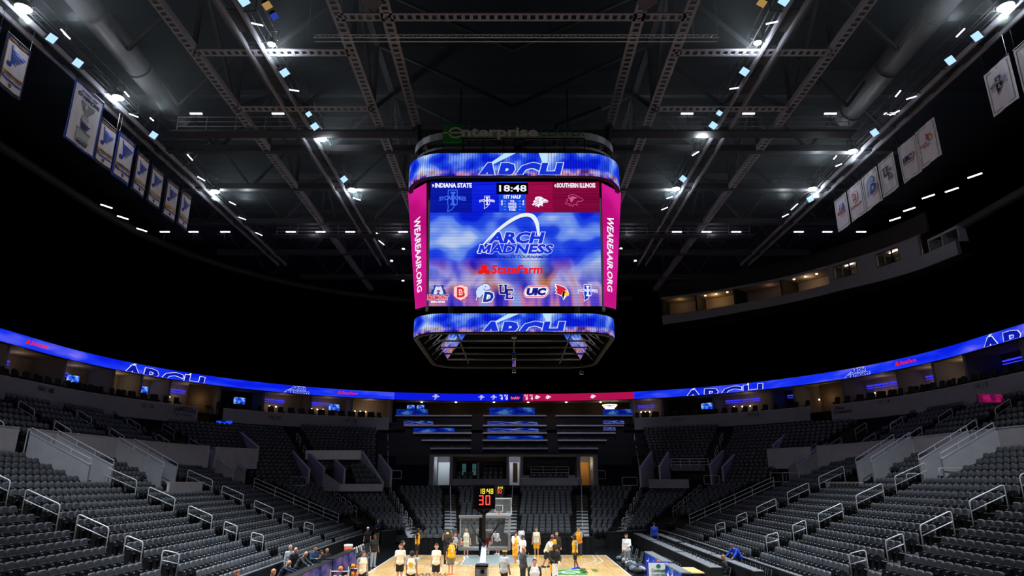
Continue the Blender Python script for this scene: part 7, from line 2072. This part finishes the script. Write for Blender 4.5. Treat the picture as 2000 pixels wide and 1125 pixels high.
    if cap:
        pr = [(hc + hdup * .045, hc + hdup * .045, .112, .112)]; cl = lambda P: (hc - P) @ hdup + .045
        cs = -1 if cap.endswith('-') else 1; cc = cap.rstrip('-')
        def brim(mb):
            mb.prism([tuple((hc + hdup * .052 + hd * cs * d_ + side * w_ + off) * s) for d_, w_ in ((.07, -.075), (.16, -.06), (.185, 0), (.16, .06), (.07, .075))], (0, 0, .012), cmat(cc))
        put('cap', surf(pr, .018, .03, cl), cmat(cc), brim)
    return root, J, off, s

STAND = ((0, 0), (0, 0)); WALK = ((.28, .1), (-.2, .25)); CASUAL = ((.06, .02), (-.05, .05))
HANG = ((.05, .13, .2, 0), (.05, .13, .2, 0)); FOLD = ((.35, .1, 1.7, .9), (.35, .1, 1.7, .9))
def hp(px, py, H=1.92): p = atZ(px, py, H); return p[0], p[1]
def fp(px, py): p = atZ(px, py, 0); return p[0], p[1]
Y9 = 'yellow'
person('player in a cream jersey over a grey tee walking by the ball racks', *hp(709.5, 1075), yaw=40, head=.5, top='cream', sleeve='grey', bottom='black', hair='brown', legs=WALK, H=1.90)
person('man in a black polo and pale grey trousers standing by the left bench, looking right', *fp(728, 1108), yaw=30, head=.9, skin='brown', hair='dark', hairstyle='buzz', top='black', bottom='lgrey', pants=True, shoes='grey', arms=((.05, .2, .5, .1), (.05, .2, .5, .1)), H=1.9)
person('player in a cream jersey and white tee with black shorts, facing the camera at left', *hp(783, 1063), yaw=5, top='cream', sleeve='white', hair='brown', bottom='black', H=1.92)
person('player half hidden behind the cream jersey with white tee, dark hair, looking right', *hp(786, 1056), yaw=95, hair='dark', top='dgrey', bottom='black', H=1.9)
person('player seen from behind in a cream jersey over a grey tee, curly dark hair', *hp(805, 1077), yaw=170, skin='tan', hair='dark', hairstyle='curly', top='cream', sleeve='grey', bottom='black', number=('1', 'back', 'yellow'), H=1.9)
person('player in a yellow jersey with black sleeves in profile by the left arc', *fp(814, 1092), yaw=85, skin='brown', hair='dark', hairstyle='curly', top=Y9, sleeve='black', bottom='black', arms=((.6, .1, 2.1, .3), (.05, .1, .1, 0)), H=1.98)
person('player in a sleeveless cream jersey and black shorts, centre left, facing the camera', *hp(853, 1064), yaw=0, top='cream', sleeve='none', hair='brown', bottom='black', H=1.95)
person('player all in black with a yellow cap raising both arms to the head', *fp(872, 1106), yaw=20, skin='brown', hair='dark', cap='yellow', top='black', bottom='black', pants=True, arms=((1.6, .5, 2.0, .5), (1.6, .5, 2.0, .5)), H=1.98)
person('player seen from behind in a yellow jersey with a white number, orange shoes', *fp(880, 1123), yaw=200, hair='dark', hairstyle='buzz', top=Y9, sleeve='black', bottom='olive', shoes='orange', number=('3', 'back', 'white'), H=1.92)
person('player in a grey tee behind the yellow number jersey, looking right', *hp(888, 1040), yaw=60, top='lgrey', bottom='black', hair='brown', H=1.92, arms=((.3, .2, 1.0, .3), (.3, .2, 1.0, .3)))
p_ball, J_, o_, s_ = person('player in a pale jersey facing the camera behind the near backboard, ball under the arm', *fp(910, 1090), yaw=0, top='cream', sleeve='black', hair='brown', hairstyle='buzz', bottom='cream', H=1.98, arms=((.05, .2, .3, 0), (.1, .35, .6, .0)))
person('man in a white tee bending over behind the near backboard', *fp(972, 1084), yaw=-30, lean=.6, top='white', bottom='black', hair='dark', hairstyle='buzz', arms=((.8, .2, .3, .1), (.8, .35, .6, .1)), H=1.9)
person('player in a yellow uniform with white sleeves, turned to his right-hand neighbour', *fp(1006, 1106), yaw=60, top=Y9, sleeve='white', bottom=Y9, shoes='yellow', hair='dark', arms=((.4, .15, 1.5, .6), (.05, .12, .15, 0)), H=2.0)
person('man in a white tee facing left beside the yellow uniform with white sleeves', *hp(1021, 1045), yaw=-45, skin='brown', hair='dark', hairstyle='buzz', top='white', bottom='grey', pants=True, H=1.9)
person('player with long dark hair in a white jersey behind the near backboard edge', *hp(1018, 1030), yaw=10, skin='dark', hair='dark', hairstyle='dreads', top='white', sleeve='none', bottom='white', H=2.0)
person('player in a white tee hidden behind the yellow uniform, by the backboard edge', *hp(1007, 1038), yaw=20, skin='brown', hair='dark', hairstyle='buzz', top='white', bottom='white', H=1.92)
person('bald man in a dark grey pullover seen from the side near the bottom centre', *hp(1021, 1069), yaw=120, skin='tan', hair=None, hairstyle='buzz', top='dgrey', long_sleeve=True, bottom='black', pants=True, shoes='black', arms=((.5, .1, 1.9, .5), (.1, .1, .2, 0)), H=1.92)
person('man with a yellow cap, grey tee and black trousers seen from behind, bottom centre', *hp(985, 1075), yaw=150, skin='brown', hair='dark', hairstyle='buzz', cap='yellow', top='lgrey', bottom='black', pants=True, shoes='black', legs=CASUAL, H=1.92)
person('player in a pale sleeveless jersey and yellow shorts under the far basket, facing the camera', *fp(1048, 1089), yaw=-15, top='cream', sleeve='none', bottom=Y9, shoes='yellow', hair='brown', H=2.0)
person('player in a white jersey over black sleeves, head and chest at the bottom edge', *hp(1044, 1094), yaw=0, top='white', sleeve='black', hair='dark', hairstyle='buzz', bottom='black', nod=.3, H=1.95)
person('player with white sleeves bending forward left of the black jacket', *fp(1068, 1109), yaw=70, lean=.45, skin='tan', hair='dark', top='cream', sleeve='white', bottom='black', shoes='black', legs=((.35, .5), (-.1, .3)), arms=((.6, .1, .3, 0), (.5, .1, .4, 0)), H=1.92)
person('man in a bright yellow hooded top behind the black jacket, looking left', *hp(1080, 1044), yaw=-50, hair='brown', hairstyle='buzz', top=Y9, long_sleeve=True, bottom='black', pants=True, H=1.92)
person('bearded man in a dark brown jacket at the drape, facing the camera', *hp(1087, 1039), yaw=0, hair='dark', hairstyle='buzz', top='brownj', long_sleeve=True, bottom='black', pants=True, H=1.92)
person('player in a black warm-up jacket and yellow shorts looking down at a white towel', *hp(1081, 1065), yaw=15, skin='dark', hair='dark', hairstyle='dreads', top='black', long_sleeve=True, bottom=Y9, shoes='yellow', lean=.2, nod=.5, arms=((.35, .3, .9, .5), (.35, .3, .9, .5)), H=1.98)
person('player in a yellow jersey with grey sleeves and blue shoes at the right arc', *fp(1124, 1112), yaw=-75, skin='brown', hair='dark', hairstyle='curly', top=Y9, sleeve='grey', bottom='black', shoes='blue', legs=((.12, .05), (-.12, .2)), H=1.96)
person('player in a yellow jersey and grey leggings at the back right, holding two balls', *fp(1132, 1089), yaw=-30, hair='dark', hairstyle='buzz', top=Y9, sleeve='grey', bottom='dgrey', pants=True, shoes='yellow', cap=None, arms=((.6, .3, 1.1, .2), (.6, .3, 1.1, .2)), H=2.0)
person('man in a white sweatshirt and grey trousers standing on the right sideline', *fp(1226, 1106), yaw=-15, hair='dark', top='white', long_sleeve=True, bottom='grey', pants=True, shoes='black', arms=((.4, .1, .9, .6), (.1, .12, .2, 0)), H=1.92)
person('man in a blue shirt seen from behind at the far end of the press tables', *hp(1277, 1022, 2.05), z=.2, yaw=170, hair='dark', top='blue', bottom='black', pants=True, H=1.88)
person('person in a blue jacket bending over the front row of the right stand', 13.35, 38.1, z=.3, yaw=-60, lean=.75, hair='brown', top='blue', long_sleeve=True, bottom='black', pants=True, arms=((.7, .1, .3, 0), (.7, .2, .4, 0)), H=1.8)
person('blond person seated at the front press tables, seen from behind', 12.0, 36.4, z=.12, yaw=-130, hair='blond', hairstyle='long', top='black', long_sleeve=True, bottom='black', pants=True, legs=((1.45, 1.45), (1.45, 1.45)), H=1.75)
person('man in a navy jacket and khaki trousers standing in the left corner tunnel', *fp(736, 1061), yaw=0, hair='grey', top='navy', long_sleeve=True, bottom='khaki', pants=True, shoes='black', arms=((.3, .1, 1.3, .7), (.3, .1, 1.3, .7)), H=1.88)
person('person in a white cap and dark clothes in the left corner tunnel', *hp(719, 1027), yaw=10, hair='dark', cap='white', top='black', bottom='black', pants=True, H=1.8)
person('bald man in a black shirt leaning towards the left LED boards', -10.6, 36.9, yaw=60, hair=None, lean=.25, top='black', bottom='dgrey', pants=True, H=1.85)
person('grey haired man behind the bald man in black, left wall', -11.0, 37.7, yaw=40, hair='grey', hairstyle='buzz', top='lgrey', long_sleeve=True, bottom='dgrey', pants=True, H=1.86)
person('bald man in a grey sweater bending over the left LED boards', -10.1, 36.3, yaw=80, hair=None, lean=.55, top='dgrey', long_sleeve=True, bottom='black', pants=True, arms=((.8, .1, .3, 0), (.8, .1, .3, 0)), H=1.8)
person('bald man in a blue jacket reaching towards the left LED boards at the bottom edge', -10.3, 34.3, yaw=90, hair=None, lean=.5, top='navy', long_sleeve=True, bottom='black', pants=True, legs=((1.2, 1.3), (1.2, 1.3)), arms=((1.2, .1, .1, 0), (1.2, .1, .1, 0)), H=1.85)
person('man in a dark teal sweater and khaki trousers looking down at his hands, left', *hp(615, 1066, 1.88), yaw=45, nod=.5, hair='dark', top='teal', long_sleeve=True, bottom='khaki', pants=True, arms=((.4, .1, 1.3, .5), (.4, .1, 1.3, .5)), H=1.88)
person('man in black seated behind the violet LED board, looking right', -9.75, 39.2, yaw=95, hair='dark', top='black', long_sleeve=True, bottom='black', pants=True, legs=((1.45, 1.45), (1.45, 1.45)), H=1.85)
person('bald bearded man in black seated beside him, facing the camera', -9.7, 40.3, yaw=40, skin='tan', hair=None, top='black', long_sleeve=True, bottom='black', pants=True, legs=((1.45, 1.45), (1.45, 1.45)), H=1.85)
person('ginger haired person at the bottom left edge below the first seats', *hp(463, 1115, 1.8), yaw=30, hair='ginger', top='black', bottom='black', pants=True, H=1.8)
person('bald man at the bottom edge beside a video camera, left', *hp(527, 1113, 1.8), yaw=70, hair=None, lean=.2, top='black', bottom='black', pants=True, H=1.85)
# balls in hand
pB = fp(1132, 1089); ball(pB[0] - .40, pB[1] - .36, 1.38, 'orange basketball held high in the left arm of the back right player'); ball(pB[0] + .02, pB[1] - .48, 1.22, 'orange basketball held at the chest of the back right player')
pB = fp(910, 1090); ball(pB[0] - .33, pB[1] - .16, 1.0, 'orange basketball held at the hip of the player behind the near backboard')
pT = hp(1081, 1065); m = MB(); m.prism([(pT[0] - .12, pT[1] - .36, .45), (pT[0] + .2, pT[1] - .36, .5), (pT[0] + .16, pT[1] - .33, 1.05), (pT[0] - .1, pT[1] - .33, 1.05)], (0, .04, 0), M_WHITE); tag(m.build('white_towel'), 'white towel in the hands of the player in the black jacket', 'towel')
# ------------------------------------------------------------------ thin haze under the roof
hz_m = bpy.data.materials.new('roof_haze'); hz_m.use_nodes = True
_nt = hz_m.node_tree; _nt.nodes.clear(); _o = _nt.nodes.new('ShaderNodeOutputMaterial'); _v = _nt.nodes.new('ShaderNodeVolumeScatter')
_v.inputs['Color'].default_value = (.85, .95, 1.0, 1); _v.inputs['Density'].default_value = 0.02; _v.inputs['Anisotropy'].default_value = 0.3
_nt.links.new(_v.outputs[0], _o.inputs['Volume'])
mb = MB(); mb.box((AX, 40, 30.9), (66, 70, 7.4), hz_m)
hz = mb.build('roof_haze'); tag(hz, 'thin haze hanging under the roof and glowing round the lamps', 'haze', None, 'stuff')
